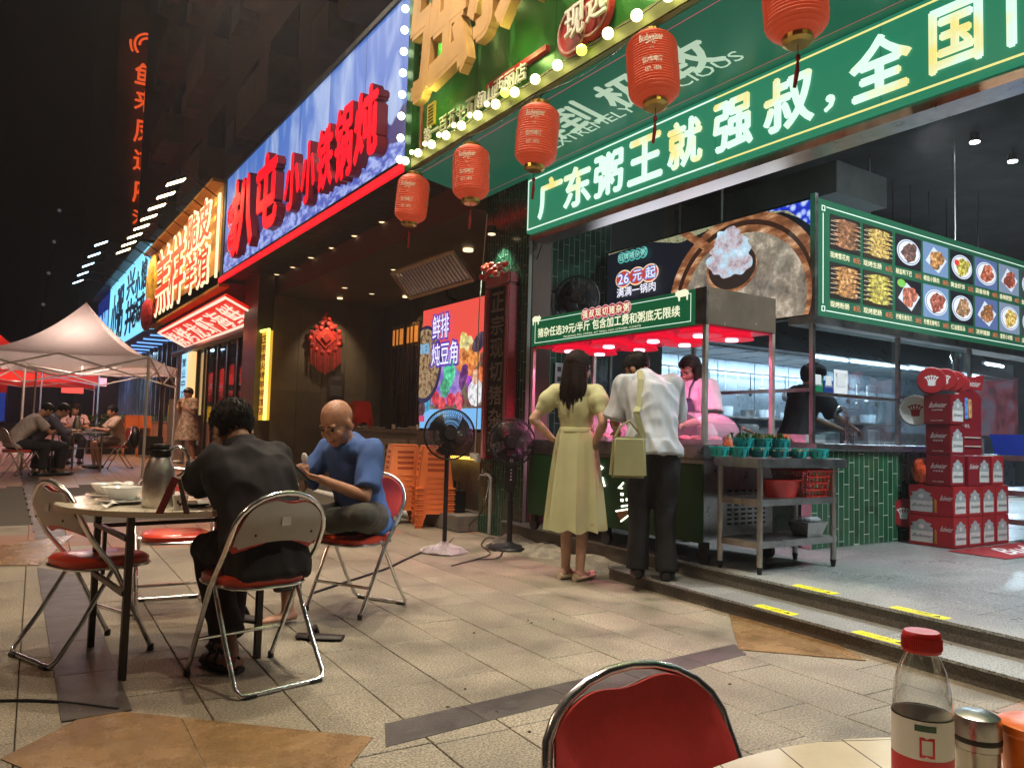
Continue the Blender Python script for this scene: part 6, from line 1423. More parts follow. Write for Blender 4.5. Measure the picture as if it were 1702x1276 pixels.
# things on the table
def onT(px, py, z=TH_): return G(px, py, z + .0005)
th = E('thermos_jug', onT(262, 842), 0, 'tall brushed steel thermos jug with loop handle on the round table', 'thermos')
p = onT(262, 842)
MB().lathe([(0, 0), (.062, 0), (.066, .01), (.066, .12), (.06, .165), (.045, .205), (.04, .215), (0, .215)], p, 28).build('body', M('thermos_steel', (.55, .51, .47), .38, .9, var=.2, vs=20), th, smooth=True)
MB().lathe([(.041, .216), (.044, .22), (.044, .245), (.04, .248), (.04, .262), (.034, .272), (0, .272)], p, 24).build('lid', m_darkmetal, th, smooth=True)
hd_ = Vector((.9, -.2, 0)).normalized()
MB().tube([p + hd_ * a + Z1 * b_ for a, b_ in ((.04, .25), (.07, .262), (.1, .245), (.115, .205), (.11, .165), (.085, .135), (.062, .125))], .0085, 8).build('handle', m_chrome, th, smooth=True)
MB().cbox(p - hd_ * .045 + Z1 * .25, .03, .02, .015).build('spout', m_darkmetal, th)
sg = E('table_card', onT(276, 850), 0, 'folded dark red card leaning in front of the thermos jug', 'card'); q = onT(272, 852)
MB().poly(q + Vector((-.035, -.02, 0)), Vector((1, -.5, 0)).normalized(), Z1, [(0, 0), (.03, 0), (.085, .14), (.058, .15)], .005).build('card_panel', M('dark_red_card', (.16, .02, .02), .5, var=.3, vs=60), sg)
MB().poly(q + Vector((.005, -.015, 0)), Vector((.8, -.6, 0)).normalized(), Z1, [(.075, 0), (.1, 0), (.055, .14), (.04, .14)], .005).build('card_panel', M('brown_card', (.08, .05, .04), .5, var=.2, vs=60), sg)
cu = E('rooster_cup', onT(298, 852), 0, 'small white cup with a painted rooster beside the thermos jug', 'cup'); q = onT(299, 847)
MB().lathe([(0, 0), (.024, 0), (.033, .062), (.0305, .062), (.022, .005), (0, .005)], q, 22).build('cup_body', m_ceramic, cu, smooth=True)
FW = (EYE - q); FW.z = 0; FW.normalize(); SD = Vector((-FW.y, FW.x, 0))
MB().poly(q + FW * .0325 + Z1 * .018 - SD * .0, SD, Z1, [(-.012, .012), (-.004, .004), (0, -.006), (.003, .004), (.01, .008), (.013, .022), (.008, .024), (.006, .014), (-.004, .014), (-.008, .026), (-.014, .022)], .001).build('rooster_mark', M('rooster_ink', (.06, .03, .02), .5, var=0), cu)
def bowl(px, py, dz, label, tilt=0, me=bowlm, nm='bowl', s=1.0):
    o = inst(nm, me, None, Matrix.Translation(onT(px, py) + Z1 * dz) @ Matrix.Rotation(tilt, 4, 'Y') @ Matrix.Diagonal((s, s, s, 1))); return tag(o, label, nm, 'used tableware on the round table')
bowl(178, 826, 0, 'plate under the left used bowl on the round table', 0, platem, 'plate', .8)
bowl(178, 824, .012, 'left used white bowl on the round table', 0)
bowl(185, 820, .05, 'white bowl lying upside down over the left used bowl', pi, s=.8)
bowl(203, 836, 0, 'plate under the right used bowl on the round table', 0, platem, 'plate', .95)
bowl(203, 834, .012, 'right used white bowl holding crumpled tissue on the round table', 0, s=1.15)
r = random.Random(6); mb_ = MB(); q = onT(203, 830) + Z1 * .06
for i in range(6): mb_.ell(q + Vector((r.uniform(-.04, .04), r.uniform(-.04, .04), r.uniform(-.005, .015))), .03, .025, .014, 7, 5, Matrix.Rotation(r.uniform(0, 3), 3, 'Z'))
m_tis = M('tissue', (.72, .7, .66), .8, var=.1, vs=40, bump=.6, bs=60); tag(mb_.build('crumpled_tissue', m_tis), 'crumpled white tissue inside the right used bowl', 'tissue')
q0_, q1_ = onT(172, 846), onT(212, 832); d_ = (q1_ - q0_).normalized(); n_ = Vector((-d_.y, d_.x, 0)); L_ = (q1_ - q0_).length; vs = []
for i in range(9):
    for j in range(4): vs.append(q0_ + d_ * (L_ * i / 8) + n_ * (.008 + .012 * i / 8) * (j - 1.5) + Z1 * (.004 + .006 * ((i * 3 + j * 5) % 4)))
tag(MB().add(vs, [(i * 4 + j, i * 4 + j + 1, (i + 1) * 4 + j + 1, (i + 1) * 4 + j) for i in range(8) for j in range(3)]).build('twisted_tissue', m_tis), 'twisted white tissue strip in front of the used bowls', 'tissue')
bowl(322, 840, 0, 'small plate at the elbow of the man in black', 0, platem, 'plate', .7)
q = onT(486, 822); cu2 = E('rooster_cup', q, 0, 'small cup with red print in front of the bald man', 'cup'); MB().lathe([(0, 0), (.024, 0), (.033, .062), (.0305, .062), (.022, .005), (0, .005)], q, 22).build('cup_body', m_ceramic, cu2, smooth=True)
MB().poly(q + FW * .0325 + Z1 * .02, SD, Z1, oval(0, .01, .012, .012, 10), .001).build('rooster_mark', m_redp, cu2)
bowl(350, 806, 0, 'flat metal tray edge behind the man in black', 0, platem, 'tray', 1.2)
# near table things
def onN(px, py, z=.66): return G(px, py, z + .0005)
q = DP(1533, 1240, .80); q = Vector((q.x, q.y, .6605))
k_ = .2335 / .235
bt = E('water_bottle', q, 0, 'clear water bottle with red cap and red white label', 'bottle')
Rb = .0285
prof = [(0, .0), (Rb * .75, .0), (Rb * .96, .006), (Rb, .014), (Rb * .97, .03), (Rb, .045), (Rb, .145), (Rb * .985, .156), (Rb * .93, .170), (Rb * .8, .187), (Rb * .62, .199), (Rb * .5, .205), (Rb * .46, .211)]
m_pet = M('clear_bottle_plastic', (.97, .98, .98), .03, var=0); thin_glass(m_pet, (.93, .94, .93), .3, .07)
MB().lathe(prof, q, 40).build('bottle_wall', m_pet, bt, smooth=True)
m_lw = M('label_white', (.82, .82, .8), .4, var=.03); m_lr2 = M('label_red', (.6, .03, .04), .4, var=.05)
MB().lathe([(Rb + .0006, .1052), (Rb + .0006, .143)], q, 40, None, False).build('label_white_band', m_lw, bt, smooth=True)
MB().lathe([(Rb + .0006, .03), (Rb + .0006, .1050)], q, 40, None, False).build('label_red_band', m_lr2, bt, smooth=True)
MB().lathe([(Rb + .0008, .1432), (Rb + .0008, .1445)], q, 40, None, False).build('label_edge', m_black, bt, smooth=True)
def wrap(body, z, h, ang, w_, mat, R_=Rb + .0012):
    a_, f_, _ = glyphs(body, 0, .015, 2); base = atan2(-q.y, -q.x) + ang
    inv = wmx(bt).inverted(); vs = [tuple(inv @ (q + Vector((R_ * cos(base + (x - .5) * w_ / R_), R_ * sin(base + (x - .5) * w_ / R_), z + y * h)))) for x, y, _ in a_]
    me = bpy.data.meshes.new('lettering'); me.from_pydata(vs, [], f_); me.materials.append(mat); o = bpy.data.objects.new('lettering', me); COL.objects.link(o); o.parent = bt
wrap('农\n夫', .045, .045, -.9, .018, m_white); wrap('山\n泉', .045, .045, .95, .018, m_white)
for z in (.098, .092, .086, .08): wrap('饮用天然水 550ml', z - .008, .0035, .1, .022, m_white)
wrap('▬▬▬', .1335, .006, .1, .02, M('label_ink_green', (.04, .09, .06), .4)); wrap('□', .108, .02, .15, .014, m_lr2)
a_ = q; 
MB().lathe([(Rb * .5, .205), (Rb * .64, .206), (Rb * .66, .209), (Rb * .66, .221), (Rb * .63, .225), (Rb * .58, .2265), (0, .227)], q, 36).build('cap', M('red_cap', (.5, .02, .02), .35, var=.03), bt, smooth=True)
for k in range(40):
    t = 2 * pi * k / 40; c = q + Vector((Rb * .665 * cos(t), Rb * .665 * sin(t), .2145)); 
    if k % 1 == 0: pass
mbr = MB()
for k in range(60):
    t = 2 * pi * k / 60; mbr.tube([q + Vector((Rb * .665 * cos(t), Rb * .665 * sin(t), .209)), q + Vector((Rb * .665 * cos(t), Rb * .665 * sin(t), .2205))], .0006, 4)
tag(mbr.build('cap_ridges', _M['red_cap'], bt), kind='stuff')
q = DP(1625, 1240, .9); q = Vector((q.x, q.y, .6605)); sk = E('salt_shaker', q, 0, 'steel shaker with a domed lid between the bottle and the orange cup', 'shaker')
MB().lathe([(0, 0), (.0225, 0), (.0235, .004), (.0235, .072), (0, .072)], q, 30).build('glass_body', M('shaker_glass', (.35, .33, .3), .12, .6, var=.2), sk, smooth=True); MB().lathe([(.0248, .073), (.0248, .1), (.0235, .108), (.016, .112), (0, .113)], q, 30).build('lid', m_steel, sk, smooth=True)
MB().lathe([(.0252, .08), (.0257, .083), (.0252, .086)], q, 30).build('lid_ring', m_darkmetal, sk, smooth=True)
q = DP(1727, 1262, .9); q = Vector((q.x, q.y, .6605)); oc = E('orange_cup', q, 0, 'orange plastic cup with lid at the right edge of the photo', 'cup')
MB().lathe([(0, 0), (.032, 0), (.040, .088), (0, .088)], q, 30).build('cup_body', M('orange_plastic_cup', (.75, .16, .015), .3, var=.04), oc, smooth=True); MB().lathe([(.0415, .0885), (.043, .091), (.042, .099), (.036, .102), (0, .1025)], q, 30).build('lid', _M['orange_plastic_cup'], oc, smooth=True)

# ================================================================== plastic stools
m_ost = M('orange_stool_plastic', (.75, .2, .055), .42, var=.1, vs=5)
m_ost2 = M('pale_orange_stool_plastic', (.76, .24, .08), .42, var=.1, vs=5)
m_rst = M('red_stool_plastic', (.5, .02, .012), .4, var=.1)
m_slot = M('orange_recess', (.36, .07, .02), .6, var=0)
def make_stool(mat, h=.46):
    e = E('plastic_stool')
    a, b = .135, .185        # half widths at top and floor
    hw = lambda z: a + (b - a) * (1 - z / h)
    MB().cbox((0, 0, h - .008), 2 * a, 2 * a, .016).build('seat', mat, e, local=True, bevel=.006)
    sk_ = MB()
    for k in range(4):
        R = Matrix.Rotation(k * pi / 2, 4, 'Z'); w1, w0 = hw(h - .017), hw(h * .30)
        P = [(-w1, -w1, h - .017), (w1, -w1, h - .017), (w0, -w0, h * .3), (-w0, -w0, h * .3)]
        pnl = MB().add([R @ Vector(p) for p in P] + [R @ (Vector(p) + Vector((0, .006, 0))) for p in P], [(0, 1, 2, 3), (7, 6, 5, 4), (0, 4, 5, 1), (1, 5, 6, 2), (2, 6, 7, 3), (3, 7, 4, 0)]).build('side_panel', mat, e, local=True)
        for j in range(4):
            z = h * .86 - j * .055; w_ = hw(z); c = .085
            Q = [(-c, -w_ - .001, z), (c, -w_ - .001, z), (c, -hw(z - .028) - .001, z - .028), (-c, -hw(z - .028) - .001, z - .028)]
            MB().add([R @ Vector(p) for p in Q], [(0, 1, 2, 3)]).build('slot', m_slot if mat is not m_rst else m_redp, pnl, local=True)
        mbr_ = MB(); z1, z0 = h * .3, 0; w1, w0 = hw(z1), hw(0)
        L1, L0 = .085, .05
        for (p, q_) in (((1, 0), None), ((0, 1), None)):
            if p == (1, 0): T4 = [(-w1, -w1, z1), (-w1 + L1, -w1, z1), (-w0 + L0, -w0, z0), (-w0, -w0, z0)]; off = Vector((0, .006, 0))
            else: T4 = [(-w1, -w1, z1), (-w1, -w1 + L1, z1), (-w0, -w0 + L0, z0), (-w0, -w0, z0)]; off = Vector((.006, 0, 0))
            mbr_.add([R @ Vector(v) for v in T4] + [R @ (Vector(v) + off) for v in T4], [(0, 1, 2, 3), (7, 6, 5, 4), (0, 4, 5, 1), (1, 5, 6, 2), (2, 6, 7, 3), (3, 7, 4, 0)])
        c = R @ Vector((-w0 + .026, -w0 + .026, 0)); mbr_.cbox((c.x, c.y, .034), .078, .078, .016, k * pi / 2); mbr_.cbox((c.x, c.y, .006), .07, .07, .012, k * pi / 2)
        mbr_.build('leg', mat, e, local=True)
    return e
s0 = make_stool(m_ost)
p = G(718, 874); p.z = 0; rzs = radians(-20)
od = ['bottom', 'second from the bottom', 'third from the bottom', 'fourth from the bottom', 'fifth from the bottom', 'sixth from the bottom', 'seventh from the bottom', 'eighth from the bottom', 'ninth from the bottom', 'top']
for k in range(8):
    o = s0 if k == 0 else copy_tree(s0); o.scale = (1.12,) * 3; o.location = (p.x, p.y, .0575 * k); o.rotation_euler.z = rzs
    tag(o, 'orange plastic stool, %s in the front stack beside the tall fan' % (od[k] if k < 7 else 'top'), 'stool', 'stacked orange plastic stools')
p2 = Gs(686, 850); s1 = make_stool(m_ost2)
for k in range(8):
    o = s1 if k == 0 else copy_tree(s1); o.scale = (1.12,) * 3; o.location = (4.06, 8.42, .0575 * k + .0); o.rotation_euler.z = radians(-14)
    tag(o, 'orange plastic stool, %s in the rear stack by the low wall' % (od[k] if k < 7 else 'top'), 'stool', 'stacked orange plastic stools')
s2 = make_stool(m_rst)
for k in range(4):
    o = s2 if k == 0 else copy_tree(s2); o.location = (5.42, 13.05, 1.101 + .05 * k); o.scale = (.95, .95, .72)
    tag(o, 'red plastic stool, %s of the small stack on the dish counter' % ['bottom', 'second', 'third', 'top'][k], 'stool', 'stacked red plastic stools')

# ================================================================== tents
m_tent = M('white_tent_cloth', (.6, .52, .5), .8, var=.15, vs=3); m_tent.node_tree.nodes['Principled BSDF'].inputs['Subsurface Weight'].default_value = 0
m_tentr0 = M('glowing_red_tent_cloth', (.45, .03, .02), .75, var=.15, vs=3, emit=C(190, 24, 22), es=.7)  # emission puts the lamplit glow into the red cloth itself
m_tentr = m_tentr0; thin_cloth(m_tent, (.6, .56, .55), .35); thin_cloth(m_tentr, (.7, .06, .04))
m_pole = M('white_pole', (.5, .46, .42), .45, .2, var=.1)
def tent(corners, peak, eave, label, mat, valance=.22, base=None, truss=True, grp='market tents'):
    c = sum((Vector((*p, 0)) for p in corners), Vector()) / 4; e = E('canopy_tent', (c.x, c.y, gz0(c.y)), 0, label, 'tent', grp)
    n, m_ = 10, 10; mb_ = MB()
    for k in range(4):
        A, B = Vector((*corners[k][:2], eave)), Vector((*corners[(k + 1) % 4][:2], eave)); P = Vector((c.x, c.y, peak)); vs = []
        for i in range(m_ + 1):
            u = i / m_; s = u ** 1.9
            for j in range(n + 1):
                q = A.lerp(B, j / n); x = q.lerp(P, u); z = eave + (peak - eave) * s + (.0) - .10 * sin(pi * j / n) * (1 - u) * .4
                vs.append((x.x, x.y, z))
        mb_.add(vs, [(i * (n + 1) + j, i * (n + 1) + j + 1, (i + 1) * (n + 1) + j + 1, (i + 1) * (n + 1) + j) for i in range(m_) for j in range(n)])
    mb_.build('roof', mat, e, smooth=True)
    for k in range(4):
        A, B = Vector((*corners[k][:2], eave)), Vector((*corners[(k + 1) % 4][:2], eave))
        if valance:
            vs = []
            for j in range(n + 1):
                q = A.lerp(B, j / n); dz = .04 * sin(pi * j / n); vs += [(q.x, q.y, eave - dz), (q.x, q.y, eave - valance - dz + .02 * (j % 2))]
            MB().add(vs, [(2 * j, 2 * j + 1, 2 * j + 3, 2 * j + 2) for j in range(n)]).build('valance', mat, e)
        if truss:
            M2 = A.lerp(B, .5)
            for (a, b_) in ((A + Vector((0, 0, -.02)), M2 + Vector((0, 0, -.42))), (A + Vector((0, 0, -.42)), M2 + Vector((0, 0, -.02))), (M2 + Vector((0, 0, -.42)), B + Vector((0, 0, -.02))), (M2 + Vector((0, 0, -.02)), B + Vector((0, 0, -.42)))): MB().tube([a, b_], .016, 5).build('truss_bar', m_pole, e)
        g_ = gz0(A.y); MB().tube([(A.x, A.y, g_), (A.x, A.y, eave)], .026, 6).build('pole', m_pole, e)
    MB().tube([(c.x, c.y, peak), (c.x, c.y, eave - .3)], .02, 6).build('centre_pole', m_pole, e)
    for k in range(4): MB().tube([(c.x, c.y, eave - .3), Vector((*corners[k][:2], eave - .1))], .012, 5).build('truss_bar', m_pole, e)
    return e
tent([(2.2, 14.9), (3.15, 17.6), (.45, 18.55), (-.5, 15.85)], 3.35, 2.27, 'pale pointed canopy tent over the seated group', m_tent, valance=.2)
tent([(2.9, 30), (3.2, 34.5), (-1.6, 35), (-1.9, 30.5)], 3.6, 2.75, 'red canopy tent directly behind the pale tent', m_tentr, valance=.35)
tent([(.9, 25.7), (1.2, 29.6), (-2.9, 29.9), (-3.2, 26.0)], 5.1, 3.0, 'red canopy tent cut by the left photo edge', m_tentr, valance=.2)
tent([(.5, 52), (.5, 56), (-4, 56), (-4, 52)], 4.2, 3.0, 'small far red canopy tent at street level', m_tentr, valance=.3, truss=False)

# ================================================================== far group: table, bags, thermos
ft = E('tent_table', (0, 0, 0), 0, 'narrow rectangular table with pale metal legs under the pale tent', 'table')
A = Gs(84, 788); B = Gs(166, 783); g_ = gz0(A.y); U_ = (B - A); U_.z = 0; L_ = U_.length; U_.normalize(); N_ = Vector((-U_.y, U_.x, 0))
m_pl = M('pale_leg', (.35, .31, .28), .4, .5, var=.1)
mt = Matrix(((U_.x, N_.x, 0, A.x), (U_.y, N_.y, 0, A.y), (0, 0, 1, g_), (0, 0, 0, 1)))
MB().box(-.05, L_ + .05, -.05, .75, .72, .75, mt).build('table_top', M('tent_table_top', (.5, .46, .4), .3, var=.05), ft)
for x in (0, L_):
    for y in (0, .7): MB().box(x - .014, x + .014, y - .014, y + .014, 0, .719, mt).build('leg', m_pl, ft)
MB().box(0, L_, -.01, .01, .44, .46, mt).build('rail', m_pl, ft); MB().box(0, L_, .69, .71, .44, .46, mt).build('rail', m_pl, ft)
def onF(x, y, z=.751): return mt @ Vector((x, y, z))
e = E('thermos_jug', onF(L_ * .8, .4), 0, 'steel thermos jug on the tent table', 'thermos'); q = onF(L_ * .8, .4); MB().lathe([(0, 0), (.075, 0), (.07, .15), (.045, .22), (.045, .27), (0, .29)], q, 14).build('body', m_steel, e, smooth=True); MB().tube([q + Vector((.05, 0, .26)), q + Vector((.11, 0, .24)), q + Vector((.11, 0, .14)), q + Vector((.07, 0, .11))], .01, 6).build('handle', m_darkmetal, e)
e = MB().box(L_ * .25, L_ * .6, .2, .45, .751, .80, mt).build('black_tray', m_black); tag(e, 'black tray on the tent table', 'tray')
q = onF(L_ * .82, .12); o = inst('bowl', bowlm, None, Matrix.Translation(q)); tag(o, 'white bowl on the tent table', 'bowl')
q = mt @ Vector((L_ * .42, .6, 0)); e = E('shopping_bag', q, 0, 'dark paper bag standing on the ground behind the tent table', 'bag'); MB().hexa([q + Vector(v) for v in ((-.14, -.07, 0), (.14, -.07, 0), (.14, .07, 0), (-.14, .07, 0))], [q + Vector(v) for v in ((-.15, -.07, .3), (.15, -.07, .3), (.15, .07, .3), (-.15, .07, .3))]).build('bag_body', m_black, e); MB().tube([q + Vector((-.06, 0, .3)), q + Vector((-.03, 0, .42)), q + Vector((.03, 0, .42)), q + Vector((.06, 0, .3))], .005, 5).build('handle', m_black, e)

# ================================================================== left shop fronts
tag(MB().box(4.32, 7.5, 15.6, 24.2, 3.12, 3.8).build('roast_shop_header', M('soffit_grey', (.10, .08, .07), .5, .3, var=.3)), 'dull metal header above the glass front of the roast shop', 'header')
MB().tube([(4.2, 15.4, 3.02), (4.2, 24, 3.1)], .09, 10).build('roast_shop_duct', m_duct, smooth=True); tag(bpy.data.objects['roast_shop_duct'], 'round pale pipe running under the slanting red banner', 'pipe')
tag(MB().box(3.5, 7.5, 15.6, 24.2, 3.86, 4.1).build('roast_shop_roof', m_dark), kind='structure')
gf = E('glazed_shopfront', (4.35, 19, 0), 0, 'glass front of the roast shop with dark mullions', 'shop front')
m_mul = M('dark_mullion', (.02, .03, .028), .3, .5, var=.1)
for k, y in enumerate((15.1, 15.75, 16.45, 17.2, 18.1, 19.0, 20.1, 21.2)):
    g_ = gz0(y); MB().box(4.27, 4.36, y - .06, y + .06, g_, 3.1).build('mullion', m_mul, gf)
    if k: MB().box(4.3, 4.31, y - .6, y - .07, g_ + .3, 3.05).build('glass_pane', m_glass, gf)
MB().box(4.28, 4.35, 15.1, 21.2, 3.0, 3.1).build('top_rail', m_mul, gf)
m_in = M('roast_interior', (.35, .3, .24), .7, var=.2)
tag(MB().box(8, 8.2, 14.9, 24, 0, 3.8).build('roast_shop_rear_wall', m_in), 'pale rear wall inside the roast shop', 'wall'); tag(MB().box(4.3, 8, 23.8, 24, 0, 3.8).build('roast_shop_side_wall', m_in), 'pale far side wall inside the roast shop', 'wall')
tag(MB().box(4.4, 8, 14.85, 23.8, -.1, .2).build('roast_shop_floor', m_concrete), kind='structure')
m_rl2 = EM('lit_red_panel', C(215, 12, 22), 1.0)
for k, (y0, lb) in enumerate(((16.1, 'near'), (17.3, 'middle'), (18.6, 'far'))):
    e = E('hanging_red_panel', (5.2, y0, 2), 0, 'lit red hanging panel behind the roast shop glass, %s one' % lb, 'panel', 'lit red panels in the roast shop'); MB().box(5.2, 5.26, y0, y0 + .75, 1.9, 2.9).build('panel', m_rl2, e); text('lettering', ['福', '龙', '鲜'][k], EM('panel_gold', C(240, 190, 90), 1), e, (5.195, y0 + .6, 2.2), NY, Z1, .4, .45, .002, .02); MB().box(5.2, 5.26, y0, y0 + .75, 1.5, 1.88).build('lower_panel', M('dull_red_panel', (.25, .02, .02), .5), e)
e = E('roast_shop_lamp', (5.8, 18, 3.7), 0, 'ceiling lamp panel inside the roast shop', 'ceiling lamp'); MB().box(5.5, 6.5, 16, 20.5, 3.72, 3.76).build('panel', EM('lit_ceiling_warm', C(255, 235, 205), 1.6), e); area('panel_light', e, (6, 18.2, 3.68), (6, 18.2, 0), 130, 1, 4, (1, .88, .75))
for k, (y, z, m, l, w_) in enumerate(((14.95, 1.15, EM('neon_yellow', C(235, 255, 110), 2.2), 'tall sign with yellow green neon edge on the bronze pillar', .22),)):
    e = E('vertical_neon_sign', (4.1, y, 2), 0, l, 'sign'); y0 = PX(444, 630, 4.05).y; y1 = PX(431, 630, 4.05).y
    MB().box(4.05, 4.12, y0, y1, 1.2, 2.83).build('sign_face', M('yellow_sign_face', (.5, .3, .05), .4, var=.1, emit=C(225, 170, 60), es=.8), e)
    MB().tube([(4.03, y0 - .02, 1.2), (4.03, y0 - .02, 2.85), (4.03, y1, 2.85)], .03, 8).build('neon_tube', m, e)
    for q in range(9): text('letter', '正宗炭火烤羊排馆店'[q], m_redp, e, (4.045, y1 - .03, 2.62 - q * .165), NY, Z1, (y1 - y0) * .7, .13, .002, .03)
e = E('vertical_light_box', (4.1, 21.5, 2), 0, 'tall pale blue and orange light box at the end of the glass front', 'sign'); y0 = PX(318, 630, 4.1).y; y1 = PX(302, 630, 4.1).y
MB().box(4.08, 4.2, y0 + .5, y1, 1.35, 2.95).build('blue_face', M('lit_pale_blue', (.1, .3, .4), .4, emit=C(150, 215, 240), es=1.1), e); MB().box(4.08, 4.2, y0, y0 + .48, 1.35, 2.95).build('orange_face', M('lit_pale_orange', (.4, .3, .1), .4, emit=C(235, 195, 130), es=1.1), e)
for q in range(5): text('letter', '营业中欢迎'[q], M('sign_blue_ink', (.02, .15, .4)), e, (4.075, y1 - .1, 2.6 - q * .28), NY, Z1, .5, .22, .002, .03)
for k, y in enumerate((21.6, 22.9)): tag(MB().box(4.2, 4.6, y - .25, y + .25, 0, 3.8).build('ribbed_column', M('pink_stone', (.25, .15, .12), .6, var=.2)), ['near', 'far'][k] + ' pinkish ribbed column beside the light box', 'column', 'pinkish columns')
# cyan shop lower part
tag(MB().box(3.5, 7.5, 24.4, 38, 3.72, 3.81).build('cyan_shop_soffit', M('blue_soffit', (.03, .06, .2), .4, .2, var=.2, vs=1)), kind='structure')
for k in range(9): e = MB().box(3.7, 4.9, 25 + k * 1.3, 25.12 + k * 1.3, 3.69, 3.718).build('soffit_light', EM('lit_soffit_blue', C(110, 170, 255), 1.6)); tag(e, '%s blue light bar under the cyan sign, counting from the orange sign' % (['first', 'second', 'third', 'fourth', 'fifth', 'sixth', 'seventh', 'eighth', 'ninth'][k]), 'light bar', 'blue soffit light bars')
cf = E('slatted_shopfront', (4.4, 30, 0), 0, 'bluish slatted front of the far shop below the cyan sign', 'shop front')
MB().box(4.5, 4.7, 24.4, 38, .3, 3.7).build('glazing', M('blue_glazing', (.04, .06, .1), .15, .2, var=.4, vs=1.2), cf)
for k in range(16): MB().box(4.4, 4.49, 24.6 + k * .85, 24.72 + k * .85, .3, 3.7).build('mullion', m_duct, cf)
# street end
eb = E('street_end_building', (0, 62, 0), 0, 'low bluish building closing the far end of the plaza', 'building')
MB().box(-30, 3.6, 60, 62, .8, 6).build('wall', M('far_blue_wall', (.03, .045, .10), .7, var=.4, vs=.3), eb)
for k in range(7): MB().box(-8 + k * 1.6, -7.6 + k * 1.6, 59.85, 59.99, .9, 5.2).build('pilaster', M('far_pale', (.08, .09, .12), .6, var=.2), eb)
MB().box(-1.5, .6, 59.8, 59.98, 1.0, 5).build('lit_blue_panel', M('lit_far_blue', (.02, .05, .2), .4, var=.3, emit=C(15, 50, 130), es=.8), eb)
for k, (px, py, w_, h_, col, lb) in enumerate(((62, 519, 2.0, .9, (240, 245, 235), ''), )):
    p = DP(53, 524, 110); e = E('far_hotel_sign', p, 0, 'small white lit far sign with two characters above the tents', 'sign'); MB().box(p.x - .5, p.x + 3.2, p.y + .05, p.y + .3, p.z - .4, p.z + 1.5).build('sign_board', m_darkmetal, e); text('letter', '亚', m_letter_w, e, p, X1, Z1, 1.1, 1.0, .02, .02); text('letter', '朵', m_letter_w, e, p + X1 * 1.25, X1, Z1, 1.1, 1.0, .02, .02); MB().box(p.x - .3, p.x + 3, p.y - .1, p.y + .1, p.z + 1.6, p.z + 1.72).build('bar_light', EM('bar_white', C(230, 245, 235), 1.5), e)
    p = DP(52, 566, 110); MB().box(p.x, p.x + .3, p.y, p.y + .2, p.z, p.z + 3.3).build('side_light', EM('bar_white', C(230, 245, 235), 1.5), e)
for k, (px, py, w_, h_, c_, n_, lb) in enumerate(((108, 238, 2.0, .5, (200, 220, 240), 'far_lit_window', 'small cold lit window high in the dark left tower'), (96, 296, .9, .7, (150, 190, 240), 'far_lit_window', 'tiny blue lit window lower in the dark left tower'), (56, 548, 2.2, .25, (150, 60, 230), 'far_purple_lamp', 'purple lamp strip beyond the tents'), (68, 462, .5, 1.4, (200, 190, 30), 'far_yellow_lamp', 'slim yellow lamp in the dark left of the tents'), (98, 652, 1.6, .7, (255, 80, 70), 'far_red_sign', 'small glowing red sign at the far end of the plaza'), (142, 640, 1.4, .6, (255, 170, 190), 'far_pink_sign', 'small pink lit sign under the red tent'))):
    p = DP(px, py, 58 if k >= 4 else 95); tag(MB().box(p.x, p.x + w_, p.y, p.y + .3, p.z, p.z + h_).build(n_, EM(n_ + '_lit%d' % k, C(*c_), 1.5)), lb, 'window' if k < 2 else 'lamp')
lt = E('left_tower', (0, 110, 0), 0, 'dark residential tower at the far left behind the tents', 'building'); MB().box(-2, 9, 98, 120, 0, 70).build('wall', M('night_wall', (.01, .01, .016), .8, var=.3, vs=.1), lt)
for k in range(4):
    p0, p1 = DP(99 - k * 9, 350 + k * 52, 40), DP(92 - k * 9, 395 + k * 52, 40)
    e = E('street_lamp_post', (p0.x, p0.y, p0.z), 0, '%s thin slanting lamp rod in the dark sky left of the signs, from the top' % nm_[k], 'lamp rod', 'lamp rods'); MB().tube([p0, p1], .03, 5).build('rod', m_darkmetal, e); MB().ell(p0, .09, .09, .09, 8, 6).build('lamp', EM('dim_lamp', C(150, 150, 160), .2), e)
# towers above the shops
m_night = M('night_facade', (.16, .11, .085), .8, var=.3, vs=.25)
nb = E('near_tower', (9, 20, 0), 0, 'dark brown apartment block rising above the shop signs', 'building')
MB().box(4.75, 26, 7, 37.5, 6.3, 60).build('wall', m_night, nb)
m_bal = M('balcony_wall', (.22, .16, .12), .8, var=.3, vs=1)
for f in range(7):
    for k in range(4):
        z = 7.5 + f * 3.0; y = 9 + k * 6.2
        b_ = MB().box(4.1, 4.74, y, y + 2.4, z, z + 1.0).build('balcony', m_bal, nb); MB().box(4.72, 4.745, y + .2, y + 2.2, z + 1.05, z + 2.3).build('window', m_purp, nb)
        MB().box(4.3, 4.74, y + 3.4, y + 4.2, z + .2, z + .8).build('air_conditioner', m_duct if k % 2 else m_bal, nb); MB().box(4.72, 4.745, y + 3.2, y + 4.6, z + 1.05, z + 2.3).build('window', m_purp, nb)
tag(MB().box(4.8, 26, -2, 7, 4.85, 60).build('upper_block', m_night), 'dark block above the porridge shop', 'building')
ftw = E('far_tower', (14, 75, 0), 0, 'dark far tower carrying the vertical orange neon characters', 'building'); MB().box(6.5, 34, 68, 90, 0, 90).build('wall', m_night, ftw)
ns = E('tower_neon_sign', (9, 67.6, 15), 0, 'vertical orange neon characters half hidden high on the dark tower', 'sign')
m_on = EM('orange_neon', C(255, 92, 38), .75)
pys = [58, 118, 170, 232, 300, 338]; 
